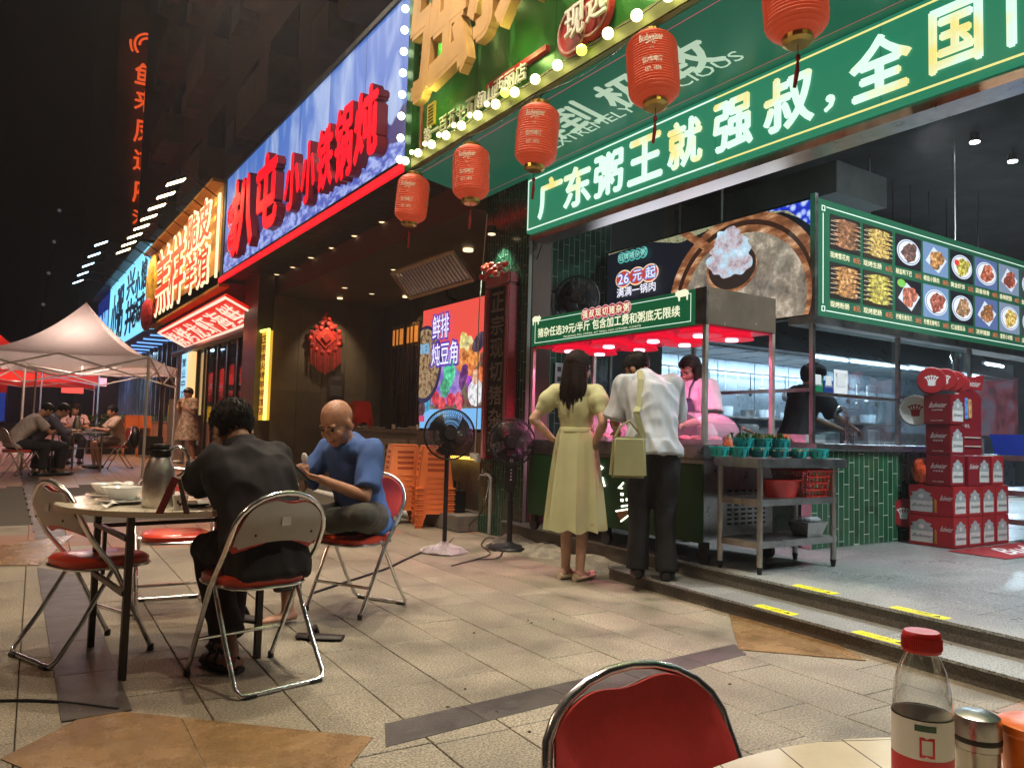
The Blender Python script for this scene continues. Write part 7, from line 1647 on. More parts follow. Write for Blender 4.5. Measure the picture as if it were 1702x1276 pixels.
for ch, py, h_ in (('鱼', 138, 2.4), ('来', 182, 2.3), ('凤', 235, 2.5), ('道', 282, 2.4), ('府', 335, 2.6), ('河', 372, 1.6)):
    p = DP(224 - (py - 138) * .02, py, 62.); p2 = p.copy(); text('letter', ch, m_on, ns, p2, X1, Z1, 1.5, h_ * .72, .06, .02)
c = DP(247, 78, 62)
for k, (r0, t0, t1) in enumerate(((1.0, .9, 3.9), (.65, 1.2, 3.2), (1.3, 3.0, 3.7))): MB().tube([c + Vector((r0 * cos(t0 + (t1 - t0) * i / 12), 0, r0 * sin(t0 + (t1 - t0) * i / 12))) for i in range(13)], .1, 6).build('fish_outline', m_on, ns)
e_ = DP(214, 112, 62)
# plants, stools, table, speaker by the light box
def leafy(c, sx, sy, h, n, label, seed, mat=None):
    r = random.Random(seed); e = E('potted_hedge', c, 0, label, 'plant'); c = Vector(c)
    MB().box(c.x - sx, c.x + sx, c.y - sy, c.y + sy, c.z, c.z + .35).build('planter_box', m_darkmetal, e); mb_ = MB()
    for i in range(n):
        a = c + Vector((r.uniform(-sx, sx), r.uniform(-sy, sy), .35 + h * r.random() ** .8)); d = Vector((r.uniform(-1, 1), r.uniform(-1, 1), r.uniform(-.3, 1))).normalized(); s = d.orthogonal().normalized() * .022; L = r.uniform(.06, .12)
        mb_.add([a, a + d * L * .5 + s, a + d * L, a + d * L * .5 - s], [(0, 1, 2, 3)])
    for i in range(8): a = c + Vector((r.uniform(-sx, sx) * .8, r.uniform(-sy, sy) * .8, .3)); mb_.tube([a, a + Vector((r.uniform(-.1, .1), r.uniform(-.1, .1), h))], .008, 4)
    tag(mb_.build('foliage', mat or M('dark_leaf', (.035, .07, .025), .5, var=.4, vs=8), e), kind='stuff')
q = Gs(225, 752); q = Vector((3.0, 19.5, gz0(19.5)))
for k, (px, py) in enumerate(((205, 748), (235, 748))):
    d = 21.; p = Gs(px, 757); leafy((p.x, p.y + .8, gz0(p.y + .8)), .75, .3, .62, 900, '%s leafy hedge box behind the orange folded stools' % ['left', 'right'][k], 3 + k)
def folded(px, label, n=4):
    p = Gs(px, 757); e = E('folded_stool_stack', (p.x, p.y, gz0(p.y)), 0, label, 'stool stack')
    for k in range(n): MB().tube([(p.x - .16, p.y - .06 * k, gz0(p.y)), (p.x - .12, p.y - .06 * k, gz0(p.y) + 1.0), (p.x + .12, p.y - .06 * k, gz0(p.y) + 1.0), (p.x + .17, p.y - .06 * k, gz0(p.y))], .022, 6).build('stool_frame', m_ost2, e); MB().cbox((p.x, p.y - .06 * k, gz0(p.y) + .84), .24, .03, .3).build('stool_seat', m_ost2, e)
folded(214, 'tall orange folded stool stack left of the black speaker'); folded(237, 'orange folded stool stack directly behind the tent pole', 3)
p = Gs(268, 757); e = E('draped_table', (p.x, p.y, gz0(p.y)), 0, 'table draped in pale pink cloth left of the woman in the floral dress', 'table'); MB().cbox((p.x, p.y + .3, gz0(p.y) + .42), .85, .6, .84).build('cloth', M('pink_cloth', (.45, .25, .2), .8, var=.15), e, bevel=.03); MB().cbox((p.x - .05, p.y + .3, gz0(p.y) + .86), .85, .6, .02).build('table_top', m_rimt, e)
e2 = E('yellow_sign_board', (p.x + .4, p.y + .3, 1.3), 0, 'small yellow board on the pink draped table', 'sign'); MB().cbox((p.x + .28, p.y + .3, gz0(p.y) + 1.1), .25, .05, .42).build('board', M('yellow_board', (.6, .4, .02), .5, emit=C(190, 140, 10), es=.5), e2)
p = Gs(252, 758); e = E('black_speaker', (p.x, p.y - .3, gz0(p.y)), 0, 'black box speaker with a slim post in front of the pink draped table', 'speaker'); MB().cbox((p.x - .1, p.y - .4, gz0(p.y) + .28), .5, .4, .46).build('cabinet', m_black, e, bevel=.02); MB().tube([(p.x + .1, p.y - .4, gz0(p.y)), (p.x + .1, p.y - .4, gz0(p.y) + 1.75)], .05, 8).build('post', m_darkmetal, e); MB().cbox((p.x + .13, p.y - .4, gz0(p.y) + 1.8), .3, .2, .14).build('head', m_darkmetal, e)
p = Gs(290, 768); e = E('glass_notice_stand', (p.x, p.y, gz0(p.y)), 0, 'grey standing panel edge left of the woman in the floral dress', 'stand'); MB().cbox((p.x, p.y, gz0(p.y) + .72), .06, .9, 1.44, .2).build('panel', M('grey_panel', (.2, .18, .15), .4, var=.1), e)
# parked car and wheel display, far left
p = Gs(8, 770); cx, cy_, cz = -2.2, 21.5, gz0(21.5)
car = E('parked_car', (cx, cy_, cz), 0, 'dark parked car behind the seated group at the left edge', 'car')
def carb(prof, w, nm, mat, y=0): MB().poly((cx - 2.0, cy_ + w, cz), X1, Z1, prof, -2 * w).build(nm, mat, car, bevel=.03)
carb([(0, .35), (.1, .8), (.9, .95), (1.4, 1.4), (2.7, 1.42), (3.4, .98), (4.1, .85), (4.2, .4), (4.1, .25), (.1, .25)], .85, 'body', M('car_paint', (.012, .012, .015), .2, .3, var=.05, coat=.6))
carb([(1.0, .97), (1.45, 1.36), (2.65, 1.38), (3.2, 1.0)], .86, 'window', M('car_glass', (.06, .09, .11), .1, var=.1))
for x in (-1.2, 1.3):
    w_ = MB().cyl((cx + x, cy_ - .88, cz + .32), (cx + x, cy_ - .7, cz + .32), .33, n=20).build('wheel', m_black, car); MB().cyl((cx + x, cy_ - .89, cz + .32), (cx + x, cy_ - .881, cz + .32), .16, n=16).build('rim', m_steel, w_)
MB().cbox((cx + 2.1, cy_ - .6, cz + .75), .06, .3, .12).build('headlight', M('headlight', (.6, .6, .6), .2, emit=C(230, 235, 255), es=1.2), car)

# ================================================================== people
V3 = Vector
def loft(mb_, secs, n=20):
    """closed elliptical loft; sec = (centre, half-axis a, half-axis b)"""
    o = len(mb_.v)
    for c, a, b_ in secs:
        for j in range(n):
            t = 2 * pi * j / n; mb_.v.append(tuple(V3(c) + V3(a) * cos(t) + V3(b_) * sin(t)))
    k = len(secs)
    for i in range(k - 1):
        for j in range(n): mb_.f.append((o + i * n + j, o + i * n + (j + 1) % n, o + (i + 1) * n + (j + 1) % n, o + (i + 1) * n + j))
    mb_.f.append(tuple(o + j for j in range(n))[::-1]); mb_.f.append(tuple(o + (k - 1) * n + j for j in range(n)))
    return mb_
def limb(mb_, pts, rs, n=12, caps=True):
    P = [V3(p) for p in pts]
    # a few in-between rings so the bends round off
    Q, R = [], []
    for i in range(len(P) - 1):
        for s in range(4): t = s / 4; Q.append(P[i].lerp(P[i + 1], t)); R.append(rs[i] + (rs[i + 1] - rs[i]) * t)
    Q.append(P[-1]); R.append(rs[-1]); mb_.tube(Q, R, n)
    if caps: mb_.ell(P[0], rs[0], rs[0], rs[0], 10, 7); mb_.ell(P[-1], rs[-1], rs[-1], rs[-1], 10, 7)
    for i in range(1, len(P) - 1): mb_.ell(P[i], rs[i], rs[i], rs[i], 10, 7)
def fuse(mb_, name, mat, parent, voxel, smooth=4, wr=0., wf=9., seed=0, fold=None):
    """unite the overlapping volumes into one continuous skin"""
    me = bpy.data.meshes.new('t'); me.from_pydata(mb_.v, [], mb_.f); bm = bmesh.new(); bm.from_mesh(me); bmesh.ops.recalc_face_normals(bm, faces=bm.faces); bm.to_mesh(me); bm.free()
    o = bpy.data.objects.new('t', me); TMP.collection.objects.link(o)
    m1 = o.modifiers.new('r', 'REMESH'); m1.mode = 'VOXEL'; m1.voxel_size = voxel
    if smooth: m2 = o.modifiers.new('s', 'SMOOTH'); m2.iterations = smooth; m2.factor = .5
    dg = TMP.view_layers[0].depsgraph; dg.update(); m = bpy.data.meshes.new_from_object(o.evaluated_get(dg)); bpy.data.objects.remove(o); bpy.data.meshes.remove(me)
    m.name = name
    if wr:
        off = V3((seed * 3.1, seed * 1.7, seed))
        nv = len(m.vertices); co = np.zeros(nv * 3); no = np.zeros(nv * 3); m.vertices.foreach_get('co', co); m.vertices.foreach_get('normal', no); co = co.reshape(-1, 3); no = no.reshape(-1, 3); dd = np.zeros((nv, 1))
        for i in range(nv):
            q = V3((co[i, 0] * wf * 1.3, co[i, 1] * wf * 1.3, co[i, 2] * wf * .55)) + off
            d = noise.noise(q); dd[i] = (1 - abs(d) * 3.2) * .7 + .4 * noise.noise(q * 2.3)
        m.vertices.foreach_set('co', (co + no * dd * wr).ravel())
    m.materials.clear(); m.materials.append(mat); m.polygons.foreach_set('use_smooth', [True] * len(m.polygons)); m.update()
    ob = bpy.data.objects.new(name, m); COL.objects.link(ob); ob.parent = parent; return ob
def skin_m(name, col): 
    m = M(name, col, .46, var=.14, vs=22, bump=.25, bs=260); b = m.node_tree.nodes['Principled BSDF']; b.inputs['Subsurface Weight'].default_value = .12; b.inputs['Subsurface Scale'].default_value = .02; b.inputs['Subsurface Radius'].default_value = (1, .35, .2); return m
m_skin = skin_m('skin_tan', (.40, .20, .12)); m_skin2 = skin_m('skin_pale', (.52, .32, .23)); m_skin3 = skin_m('skin_dark_tan', (.30, .15, .085))
m_hair = M('black_hair', (.009, .007, .006), .6, var=.3, vs=60, bump=.35, bs=70, spec=.2); m_hair2 = M('brown_hair', (.017, .009, .007), .65, var=.4, vs=60, bump=.35, bs=70, spec=.12)
def hand(mb_, wr, dirv, nrm, curl=.7, k=1.0, side=1):
    """palm, four unequal bent fingers, thumb from the side of the palm"""
    d = V3(dirv).normalized(); n_ = V3(nrm); n_ = (n_ - d * n_.dot(d)).normalized(); s = d.cross(n_) * side
    c = V3(wr) + d * .048 * k
    loft(mb_, [(V3(wr) + d * (.0 + .022 * i) * k, s * (.026 + .012 * sin(pi * (i + .6) / 4.6)) * k, n_ * .0135 * k) for i in range(5)], 12)
    for i, (l, off) in enumerate(((.066, -.030), (.074, -.0105), (.069, .0095), (.054, .028))):
        b0 = V3(wr) + d * .085 * k + s * off * k; a = curl; p = [b0 - d * .015 * k, b0]; cur = b0; ang = 0
        for q, f in ((0, .45), (1, .32), (2, .23)):
            ang += a * (.7 + .3 * q) * (1 + .08 * i); cur = cur + (d * cos(ang) + n_ * sin(ang)) * l * f * k; p.append(cur)
        mb_.tube(p, [.0088 * k, .0088 * k, .0082 * k, .0076 * k, .0064 * k], 8); mb_.ell(cur, .0064 * k, .0064 * k, .0064 * k, 6, 5)
    b0 = V3(wr) + d * .028 * k - s * .026 * k; t1 = b0 + (d * .6 - s * .55 + n_ * .4) * .034 * k; t2 = t1 + (d * .85 + n_ * .55 - s * .05) * .028 * k
    mb_.tube([b0 + s * .01 * k, b0, t1, t2], [.012 * k, .0115 * k, .0098 * k, .0075 * k], 8); mb_.ell(t2, .0075 * k, .0075 * k, .0075 * k, 6, 5)
def person(label, loc, ang, J, st, z=0, scale=1.0, group=None):
    e = E('person', (*loc[:2], z), ang, label, 'person', group); e.scale = (scale,) * 3
    vx = st.get('voxel', .008); sk = st.get('skin', m_skin); fem = st.get('female', False)
    J = {k: (V3(v) if not isinstance(v, (int, float)) else v) for k, v in J.items()}
    lat = (J['sh_r'] - J['sh_l']); lat.normalize(); hl = (J['hip_r'] - J['hip_l']).normalized()
    W = st.get('build', 1.0)
    spine = [J['pel'], J['waist'], J['chest'], J['neck']]
    def fr(i):
        t = (spine[min(i + 1, 3)] - spine[max(i - 1, 0)]).normalized(); a = hl.lerp(lat, i / 3).normalized(); b_ = t.cross(a).normalized() * -1; return a, b_
    def torso(mb_, g=0., lo=0, wid=1.0):
        dims = [(.165, .115), (.145 if not fem else .12, .105 if not fem else .085), (.175 if not fem else .145, .118 if not fem else .1), (.075, .07)]
        secs = []
        for i in range(lo, 4):
            a, b_ = fr(i); rx, ry = dims[i]; rx = rx * W * wid; ry = ry * W
            secs.append((spine[i], a * (rx + g), b_ * (ry + g)))
            if i == 2:
                c = spine[2].lerp(spine[3], .6); secs.append((c, a * (rx * .98 + g), b_ * (ry * .78 + g)))
        # interpolate
        S = []
        for i in range(len(secs) - 1):
            for s in range(4):
                t = s / 4; t2 = t * t * (3 - 2 * t); S.append((secs[i][0].lerp(secs[i + 1][0], t), secs[i][1].lerp(secs[i + 1][1], t2), secs[i][2].lerp(secs[i + 1][2], t2)))
        S.append(secs[-1]); loft(mb_, S, 24)
        a, b_ = fr(2)
        for s in ('r', 'l'):
            limb(mb_, [spine[2].lerp(spine[3], .55) , J['sh_' + s]], [.07 * W + g, .052 * W + g])
        if st.get('belly'): c = (spine[0] + spine[1]) / 2 + fr(1)[1] * .05; mb_.ell(c, .14 * W, .13 * W, .13 * W)
    # ---- body
    b = MB(); torso(b)
    hd, hf = J['head'], (J['look'] - J['head']).normalized(); hr_ = hf.cross(J.get('up', Z1)).normalized(); hu = hr_.cross(hf).normalized()
    HM = Matrix((hr_, hf, hu)).transposed() * st.get('headk', 1.0)
    h = lambda x, y, zz: hd + HM @ V3((x, y, zz))
    limb(b, [J['neck'] - (J['neck'] - J['chest']).normalized() * .03, h(0, -.025, -.06)], [.058 * W, .050])
    b.ell(h(0, -.012, .03), .076, .097, .088, 16, 11, HM); b.ell(h(0, .022, -.03), .064, .072, .078, 16, 11, HM); b.ell(h(0, .05, -.085), .034, .034, .028, 12, 8, HM)
    b.ell(h(0, .015, -.075), .055, .055, .035, 12, 8, HM)
    b.ell(h(0, .097, -.022), .0125, .019, .013, 10, 7, HM); b.ell(h(0, .09, -.005), .008, .014, .026, 10, 7, HM)
    for s in (-1, 1):
        b.ell(h(.078 * s, -.004, -.015), .011, .021, .032, 10, 8, HM); b.ell(h(.036 * s, .058, -.03), .028, .03, .03, 10, 8, HM); b.ell(h(.03 * s, .077, .02), .026, .014, .009, 10, 6, HM)
    b.ell(h(0, .086, -.056), .024, .012, .0065, 10, 6, HM); b.ell(h(0, .084, -.067), .021, .012, .0065, 10, 6, HM)
    curl = st.get('curl', {'r': .5, 'l': .5})
    for s in ('r', 'l'):
        wr, el, sh_ = J['wr_' + s], J['el_' + s], J['sh_' + s]
        limb(b, [sh_, sh_.lerp(el, .45), el, el.lerp(wr, .35), wr], [.052 * W, .046 * W, .037 * W, .038 * W, .0255])
        dv = J.get('hd_' + s, (wr - el)); nv = J.get('hn_' + s, V3((0, 0, -1)))
        hand(b, wr, dv, nv, curl[s], 1.0, 1 if s == 'r' else -1)
        hp, kn, an = J['hip_' + s], J['kn_' + s], J['an_' + s]
        limb(b, [hp, hp.lerp(kn, .5), kn, kn.lerp(an, .3), an], [.088 * W, .074 * W, .055 * W, .052 * W, .034])
        tv = J.get('toe_' + s, an + V3((0, .16, -.05))); fd = (tv - an); fz = V3((0, 0, min(0, fd.z))); fh = V3((fd.x, fd.y, 0)); fh = fh.normalized() if fh.length > 1e-3 else Y1
        sole = an.z - .075
        for q in range(7):
            u = q / 6
        loft(b, [(V3((an.x, an.y, sole + .03)) + fh * (-.055 + .25 * q / 6), fh.cross(Z1) * (.024 + .018 * sin(pi * min(1, (q + 1) / 6.5))), Z1 * (.03 - .018 * (q / 6) ** .8)) for q in range(7)], 12)
        limb(b, [an, V3((an.x, an.y, sole + .045)) + fh * .0], [.034, .034])
    fuse(b, 'body', sk, e, vx, st.get('sm', 4))
    if vx < .015:
        fc_ = MB()
        for s in (-1, 1):
            ey = MB().ell(h(.031 * s, .0835, .0), .0125, .006, .0045, 12, 8, HM).build('eye', M('eye_dark', (.02, .012, .01), .2, var=0), e, local=True, smooth=True)
            MB().tube([h(.045 * s, .083, .020), h(.03 * s, .092, .026), h(.014 * s, .093, .022)], .0032, 5).build('eyebrow', m_hair, e, local=True)
        MB().tube([h(-.022, .09, -.0615), h(0, .0965, -.062), h(.022, .09, -.0615)], .0042, 6).build('lips', M('lips', (.32, .09, .07), .4, var=0), e, local=True)
    # ---- hair
    def cap(rf, mat, name='hair', low=-.02, face=.035, n=34, k=24, jag=.05, amp=.006):
        mb_ = MB(); vs = []; c0_ = V3((0, -.014, .032))
        for i in range(k + 1):
            ph = pi * i / k
            for j in range(n):
                t = 2 * pi * j / n; d = V3((sin(ph) * cos(t), sin(ph) * sin(t), cos(ph))); r_ = V3((d.x * .084, d.y * .106, d.z * .098)) * rf
                p = c0_ + r_; nn = noise.noise(V3((d.x * 9, d.y * 9, d.z * 3)) + V3((loc[0], 0, 0)))
                hide = (p.y > face + .02 * nn and p.z < .062 + .02 * nn) or p.z < low + .012 * nn
                if hide: p = c0_ + r_ * .72
                else: p = p + d * amp * nn
                vs.append(tuple(h(p.x, p.y, p.z)))
        mb_.add(vs, [(i * n + j, i * n + (j + 1) % n, (i + 1) * n + (j + 1) % n, (i + 1) * n + j) for i in range(k) for j in range(n)])
        return mb_
    hs = st.get('hair', 'short')
    hm = st.get('hair_mat', m_hair)
    if hs == 'short':
        mb_ = cap(1.015, hm, low=-.05, amp=.006); rr = random.Random(int(loc[1] * 9))
        if vx < .015:
            for q in range(420):
                u, t = rr.uniform(-.35, 1), rr.uniform(0, 2 * pi); s_ = sqrt(max(0, 1 - u * u)); d = V3((s_ * cos(t), s_ * sin(t), u)); p = V3((0, -.014, .032)) + V3((d.x * .086, d.y * .108, d.z * .1))
                if p.y > .035 and p.z < .065: continue
                tg = (V3((0, -.35 if p.y < .05 else .6, -1)) - d * V3((0, -.35, -1)).dot(d)).normalized(); mb_.tube([h(*p), h(*(p + tg * .012 + d * .001)), h(*(p + tg * .024 + d * rr.uniform(-.004, .002)))], [.003, .0026, .0008], 4)
        mb_.build('hair', hm, e, local=True, smooth=True)
    if hs == 'bald': cap(.985, M('stubble_grey', (.09, .06, .045), .7, var=.3, vs=80), low=-.03, face=-.02, amp=.001).build('hair', M('stubble_grey'), e, local=True, smooth=True) if False else None
    if hs in ('long', 'bob'):
        mb_ = cap(1.06, hm, low=-.06, face=.045, amp=.008)
        L_ = .22 if hs == 'long' else .10; r_ = random.Random(int(loc[0] * 10)); lk = []
        down = V3(J.get('hairdown', (0, 0, -1)))
        for j in range(46):
            t = pi * .02 + (pi * 1.0) * j / 45 if hs == 'long' else -.25 + (pi + .5) * j / 45
            x, y = .082 * cos(t), -.014 - .095 * sin(t); p0 = h(x, y, .02); l = L_ * (.75 + .5 * r_.random()) if hs == 'long' else L_ * (.9 + .25 * r_.random())
            back_ = -hf; back_.z = 0; back_.normalize()
            pts = [p0, p0 + down * .09 + (h(x, y, 0) - h(0, 0, 0)) * .10, p0 + down * (.09 + l * .5) + back_ * (.01 + .01 * r_.random()) + hr_ * r_.uniform(-.02, .02) + (h(x, y, 0) - h(0, 0, 0)) * .1, p0 + down * (.1 + l) + back_ * (.02) - hr_ * x * .15 + hr_ * r_.uniform(-.02, .02)]
            pts = [pts[0], pts[1], pts[1].lerp(pts[2], .5), pts[2], pts[3]]
            mb_.tube(pts, [.016, .019, .018, .014, .003], 6)
        mb_.build('hair', hm, e, local=True, smooth=True)
    # ---- top
    tp_ = st.get('top')
    if tp_:
        mb_ = MB(); g = tp_.get('g', .016); spine_b = list(spine)
        torso(mb_, g, 1 if tp_.get('puff') else 0, tp_.get('wid', 1.0))
        a, b_ = fr(0)
        dwn = (spine[0] - spine[1]).normalized() * tp_.get('hem', .07); loft(mb_, [(spine[0], a * (.17 * W + g), b_ * (.12 * W + g)), (spine[0] + dwn, a * (tp_.get('hw', .19) * W + g), b_ * (.135 * W + g))], 24) if tp_.get('hem', .07) > 0 else None
        for s in ('r', 'l'):
            sh_, el, wr = J['sh_' + s], J['el_' + s], J['wr_' + s]; L_ = tp_.get('sleeve', .7)
            if tp_.get('puff'):
                m2 = sh_.lerp(el, .35); mb_.ell(m2, .075, .075, .085); limb(mb_, [sh_, sh_.lerp(el, .3), sh_.lerp(el, .62)], [.06, .078, .05])
            else:
                if L_ <= 1: limb(mb_, [sh_, sh_.lerp(el, L_ * .5), sh_.lerp(el, L_)], [.058 * W + g, .056 * W + g * 1.1, .050 * W + g * 1.5], caps=False); mb_.ell(sh_, .058 * W + g, .058 * W + g, .058 * W + g, 10, 7)
                else: limb(mb_, [sh_, el, el.lerp(wr, L_ - 1)], [.055 * W + g, .042 * W + g, .036 * W + g], caps=False); mb_.ell(sh_, .055 * W + g, .055 * W + g, .055 * W + g)
        fuse(mb_, tp_.get('name', 'shirt'), tp_['mat'], e, max(vx, .01), 7, tp_.get('wr', .006), tp_.get('wf', 9), int(loc[0] * 7))
        if tp_.get('collar'):
            nd = (J['neck'] - J['chest']).normalized(); c = J['neck'] + nd * .012; a, b_ = fr(3); mb2 = MB()
            n = 20; vs = []
            for zz, rr2 in ((-.022, .078), (.018, .070), (.020, .074), (-.014, .088)): vs += [tuple(c + nd * zz + a * (rr2 * W * cos(2 * pi * j / n)) + b_ * (rr2 * W * 1.0 * sin(2 * pi * j / n))) for j in range(n)]
            mb2.add(vs, [(i * n + j, i * n + (j + 1) % n, (i + 1) * n + (j + 1) % n, (i + 1) * n + j) for i in range(3) for j in range(n)]); mb2.build('collar', tp_['mat'], e, local=True, smooth=True)
    bt_ = st.get('bottom')
    if bt_:
        mb_ = MB(); g = bt_.get('g', .016); a, b_ = fr(0)
        loft(mb_, [(spine[0] + (spine[1] - spine[0]) * .3, a * (.15 * W + g), b_ * (.105 * W + g)), (spine[0], a * (.168 * W + g), b_ * (.118 * W + g)), ((J['hip_r'] + J['hip_l']) / 2 - (spine[1] - spine[0]).normalized() * .06, a * (.15 * W), b_ * (.11 * W))], 20)
        for s in ('r', 'l'):
            hp, kn, an = J['hip_' + s], J['kn_' + s], J['an_' + s]; L_ = bt_.get('len', .95)
            if L_ > .5: limb(mb_, [hp, hp.lerp(kn, .5), kn, kn.lerp(an, .5), kn.lerp(an, L_)], [.095 * W + g, .084 * W + g, .064 * W + g, .056 * W + g * 1.2, bt_.get('cuff', .058) + g], caps=False); mb_.ell(hp, .095 * W + g, .095 * W + g, .095 * W + g)
            else: limb(mb_, [hp, hp.lerp(kn, .5), hp.lerp(kn, .95)], [.095 * W + g, .088 * W + g, .08 * W + g], caps=False)
        fuse(mb_, bt_.get('name', 'trousers'), bt_['mat'], e, max(vx, .011), 3, bt_.get('wr', .006), 8, 3 + int(loc[1] * 5))
    sd_ = st.get('shoes')
    if sd_:
        for s in ('r', 'l'):
            an = J['an_' + s]; tv = J.get('toe_' + s, an + V3((0, .16, -.05))); fh = V3((tv.x - an.x, tv.y - an.y, 0)).normalized(); sole = an.z - .078; lt_ = fh.cross(Z1)
            base = V3((an.x, an.y, sole)); mb_ = MB()
            w = lambda u: (.036 + .014 * sin(pi * min(1, u * 1.05))) * (.35 + .65 * min(1, sin(pi * min(max(u, .06), .95)) * 2.2))
            if sd_['kind'] == 'sandal':
                loft(mb_, [(base + fh * (-.068 + .27 * q / 8) + Z1 * .012, lt_ * w(q / 8), Z1 * .016) for q in range(9)], 12)
                mb_.tube([base + fh * .06 - lt_ * .046 + Z1 * .02, base + fh * .09 + Z1 * .075, base + fh * .06 + lt_ * .046 + Z1 * .02], .011, 6); mb_.tube([base + fh * .13 - lt_ * .046 + Z1 * .015, base + fh * .14 + Z1 * .05, base + fh * .13 + lt_ * .046 + Z1 * .015], .012, 6)
                mb_.tube([base + fh * .02 - lt_ * .036 + Z1 * .02, base - fh * .05 + Z1 * .06, base + fh * .02 + lt_ * .036 + Z1 * .02], .009, 6)
            elif sd_['kind'] == 'flat':
                loft(mb_, [(base + fh * (-.07 + .265 * q / 8) + Z1 * (.02 if q < 8 else .016), lt_ * w(q / 8) * (1 if q < 8 else .6), Z1 * (.026 - .008 * q / 8)) for q in range(9)], 14); mb_.tube([base + fh * .035 - lt_ * .04 + Z1 * .03, base + fh * .05 + Z1 * .074, base + fh * .035 + lt_ * .04 + Z1 * .03], .006, 6)
            else:
                loft(mb_, [(base + fh * (-.078 + .29 * q / 8) + Z1 * .03, lt_ * (w(q / 8) + .004), Z1 * (.05 - .022 * q / 8) * (.45 if q in (0, 8) else 1)) for q in range(9)], 14)
            mb_.build('shoe', sd_['mat'], e, local=True, smooth=True)
    return e, h, HM
def seated(lean=.0, hz=.53, head=None):
    pass
m_polo = M('charcoal_polo', (.010, .008, .010), .85, var=.15, vs=6, bump=.25, bs=500)
m_dtr = M('dark_trousers', (.014, .012, .015), .85, var=.2, vs=6, bump=.2, bs=300)
m_blue = M('blue_tshirt', (.055, .115, .32), .9, var=.12, vs=9, bump=.25, bs=400)
m_gtr = M('grey_trousers', (.05, .05, .042), .85, var=.2, vs=6, bump=.2, bs=300)
m_sand = M('dark_sandal', (.018, .013, .01), .5, var=.1)
m_dress = M('pale_green_dress', (.46, .47, .26), .8, var=.06, vs=5, bump=.2, bs=350)
m_wshirt = M('white_shirt_cloth', (.40, .43, .46), .8, var=.05, vs=6, bump=.2, bs=350)
m_btr = M('black_trousers', (.010, .010, .012), .8, var=.2, vs=6)
m_bshoe = M('black_shoe', (.01, .01, .01), .35, var=.1)

# -- man in the black polo, seated with his back to us
J = dict(pel=(0, .0, .56), waist=(-.01, .04, .70), chest=(-.02, .11, .85), neck=(-.04, .18, .985), head=(-.05, .255, 1.065), look=(-.06, .85, .60),
         sh_r=(.115, .15, .93), el_r=(.13, .34, .79), wr_r=(.04, .54, .80), sh_l=(-.165, .15, .925), el_l=(-.18, .34, .79), wr_l=(-.12, .60, .80), hd_r=(-.5, .8, .1), hd_l=(.5, .8, .1),
         hip_r=(.09, .04, .54), kn_r=(.10, .44, .50), an_r=(.02, .36, .085), hip_l=(-.07, .04, .54), kn_l=(-.05, .44, .50), an_l=(-.06, .14, .085), toe_r=(.06, .6, .02), toe_l=(-.1, .36, .02))
person('man in a black polo shirt seated with his back to us at the round table', (1.02, 3.46), radians(13), J,
       dict(skin=m_skin3, headk=1.08, build=.97, belly=True, hair='short', voxel=.0085, top=dict(mat=m_polo, g=.024, wid=1.14, sleeve=.78, collar=True, wr=.013, wf=7, hem=.15, hw=.165), bottom=dict(mat=m_dtr, len=.86, cuff=.06), shoes=dict(kind='sandal', mat=m_sand)))
# -- bald man
J = dict(pel=(0, -.02, .56), waist=(0, .03, .70), chest=(.0, .09, .88), neck=(0, .17, 1.02), head=(-.005, .255, 1.115), look=(-.03, .80, .80),
         sh_r=(.165, .12, .955), el_r=(.22, .30, .72), wr_r=(.06, .50, .81), sh_l=(-.165, .12, .955), el_l=(-.25, .27, .70), wr_l=(-.09, .47, .80), hd_r=(-.75, .45, .25), hd_l=(.45, .75, .25), hn_l=(.3, 0, 1), hn_r=(-.3, 0, 1),
         hip_r=(.10, .02, .54), kn_r=(.16, .45, .52), an_r=(.08, .50, .085), hip_l=(-.10, .02, .55), kn_l=(-.30, .34, .60), an_l=(.04, .28, .54), toe_r=(.1, .75, .02), toe_l=(.2, .34, .5))
eb_, hB, _ = person('bald man in a blue t-shirt sitting cross legged and looking at his phone', (1.89, 4.48), face_dir(-.88, -.47), J,
       dict(skin=m_skin, headk=1.12, build=.93, hair='bald', belly=True, voxel=.0075, curl={'r': .75, 'l': .7}, top=dict(mat=m_blue, g=.02, sleeve=.85, wr=.012, wf=7, hem=.10), bottom=dict(mat=m_gtr, len=.8, cuff=.06)))
gl = MB()
for s in (-1, 1): gl.tube([hB(.032 * s + .022 * cos(t), .103, .0 + .015 * sin(t)) for t in [2 * pi * i / 16 for i in range(16)]], .0012, 4, closed=True); gl.tube([hB(.054 * s, .103, .004), hB(.08 * s, .02, .006)], .0012, 4)
gl.tube([hB(-.01, .104, .0), hB(.01, .104, .0)], .0012, 4); gl.build('spectacles', m_darkmetal, eb_, local=True)
MBm = wmx(eb_)
ph_c = MBm @ V3((-.02, .565, .84)); e = E('phone', ph_c, 0, 'dark mobile phone in the hands of the bald man', 'phone'); e.matrix_basis = MBm @ Matrix.Translation((-.02, .575, .835)) @ Matrix.Rotation(radians(35), 4, 'X')
MB().cbox((0, 0, 0), .078, .155, .009).build('phone_body', m_black, e, local=True, bevel=.004); MB().cbox((0, 0, .005), .07, .145, .001).build('phone_screen', EM('phone_glow', C(70, 80, 110), .7), e, local=True)
e = E('white_spoon', (0, 0, 0), 0, 'white porcelain spoon held upright by the bald man over his phone', 'spoon'); e.matrix_basis = MBm @ Matrix.Translation((-.03, .53, .88)) @ Matrix.Rotation(radians(-10), 4, 'X')
MB().ell((0, 0, .035), .022, .01, .03, 14, 9).build('spoon_bowl', m_ceramic, e, local=True, smooth=True); MB().tube([(0, 0, .01), (0, .01, -.03), (0, .02, -.06)], .006, 8).build('handle', m_ceramic, e, local=True)
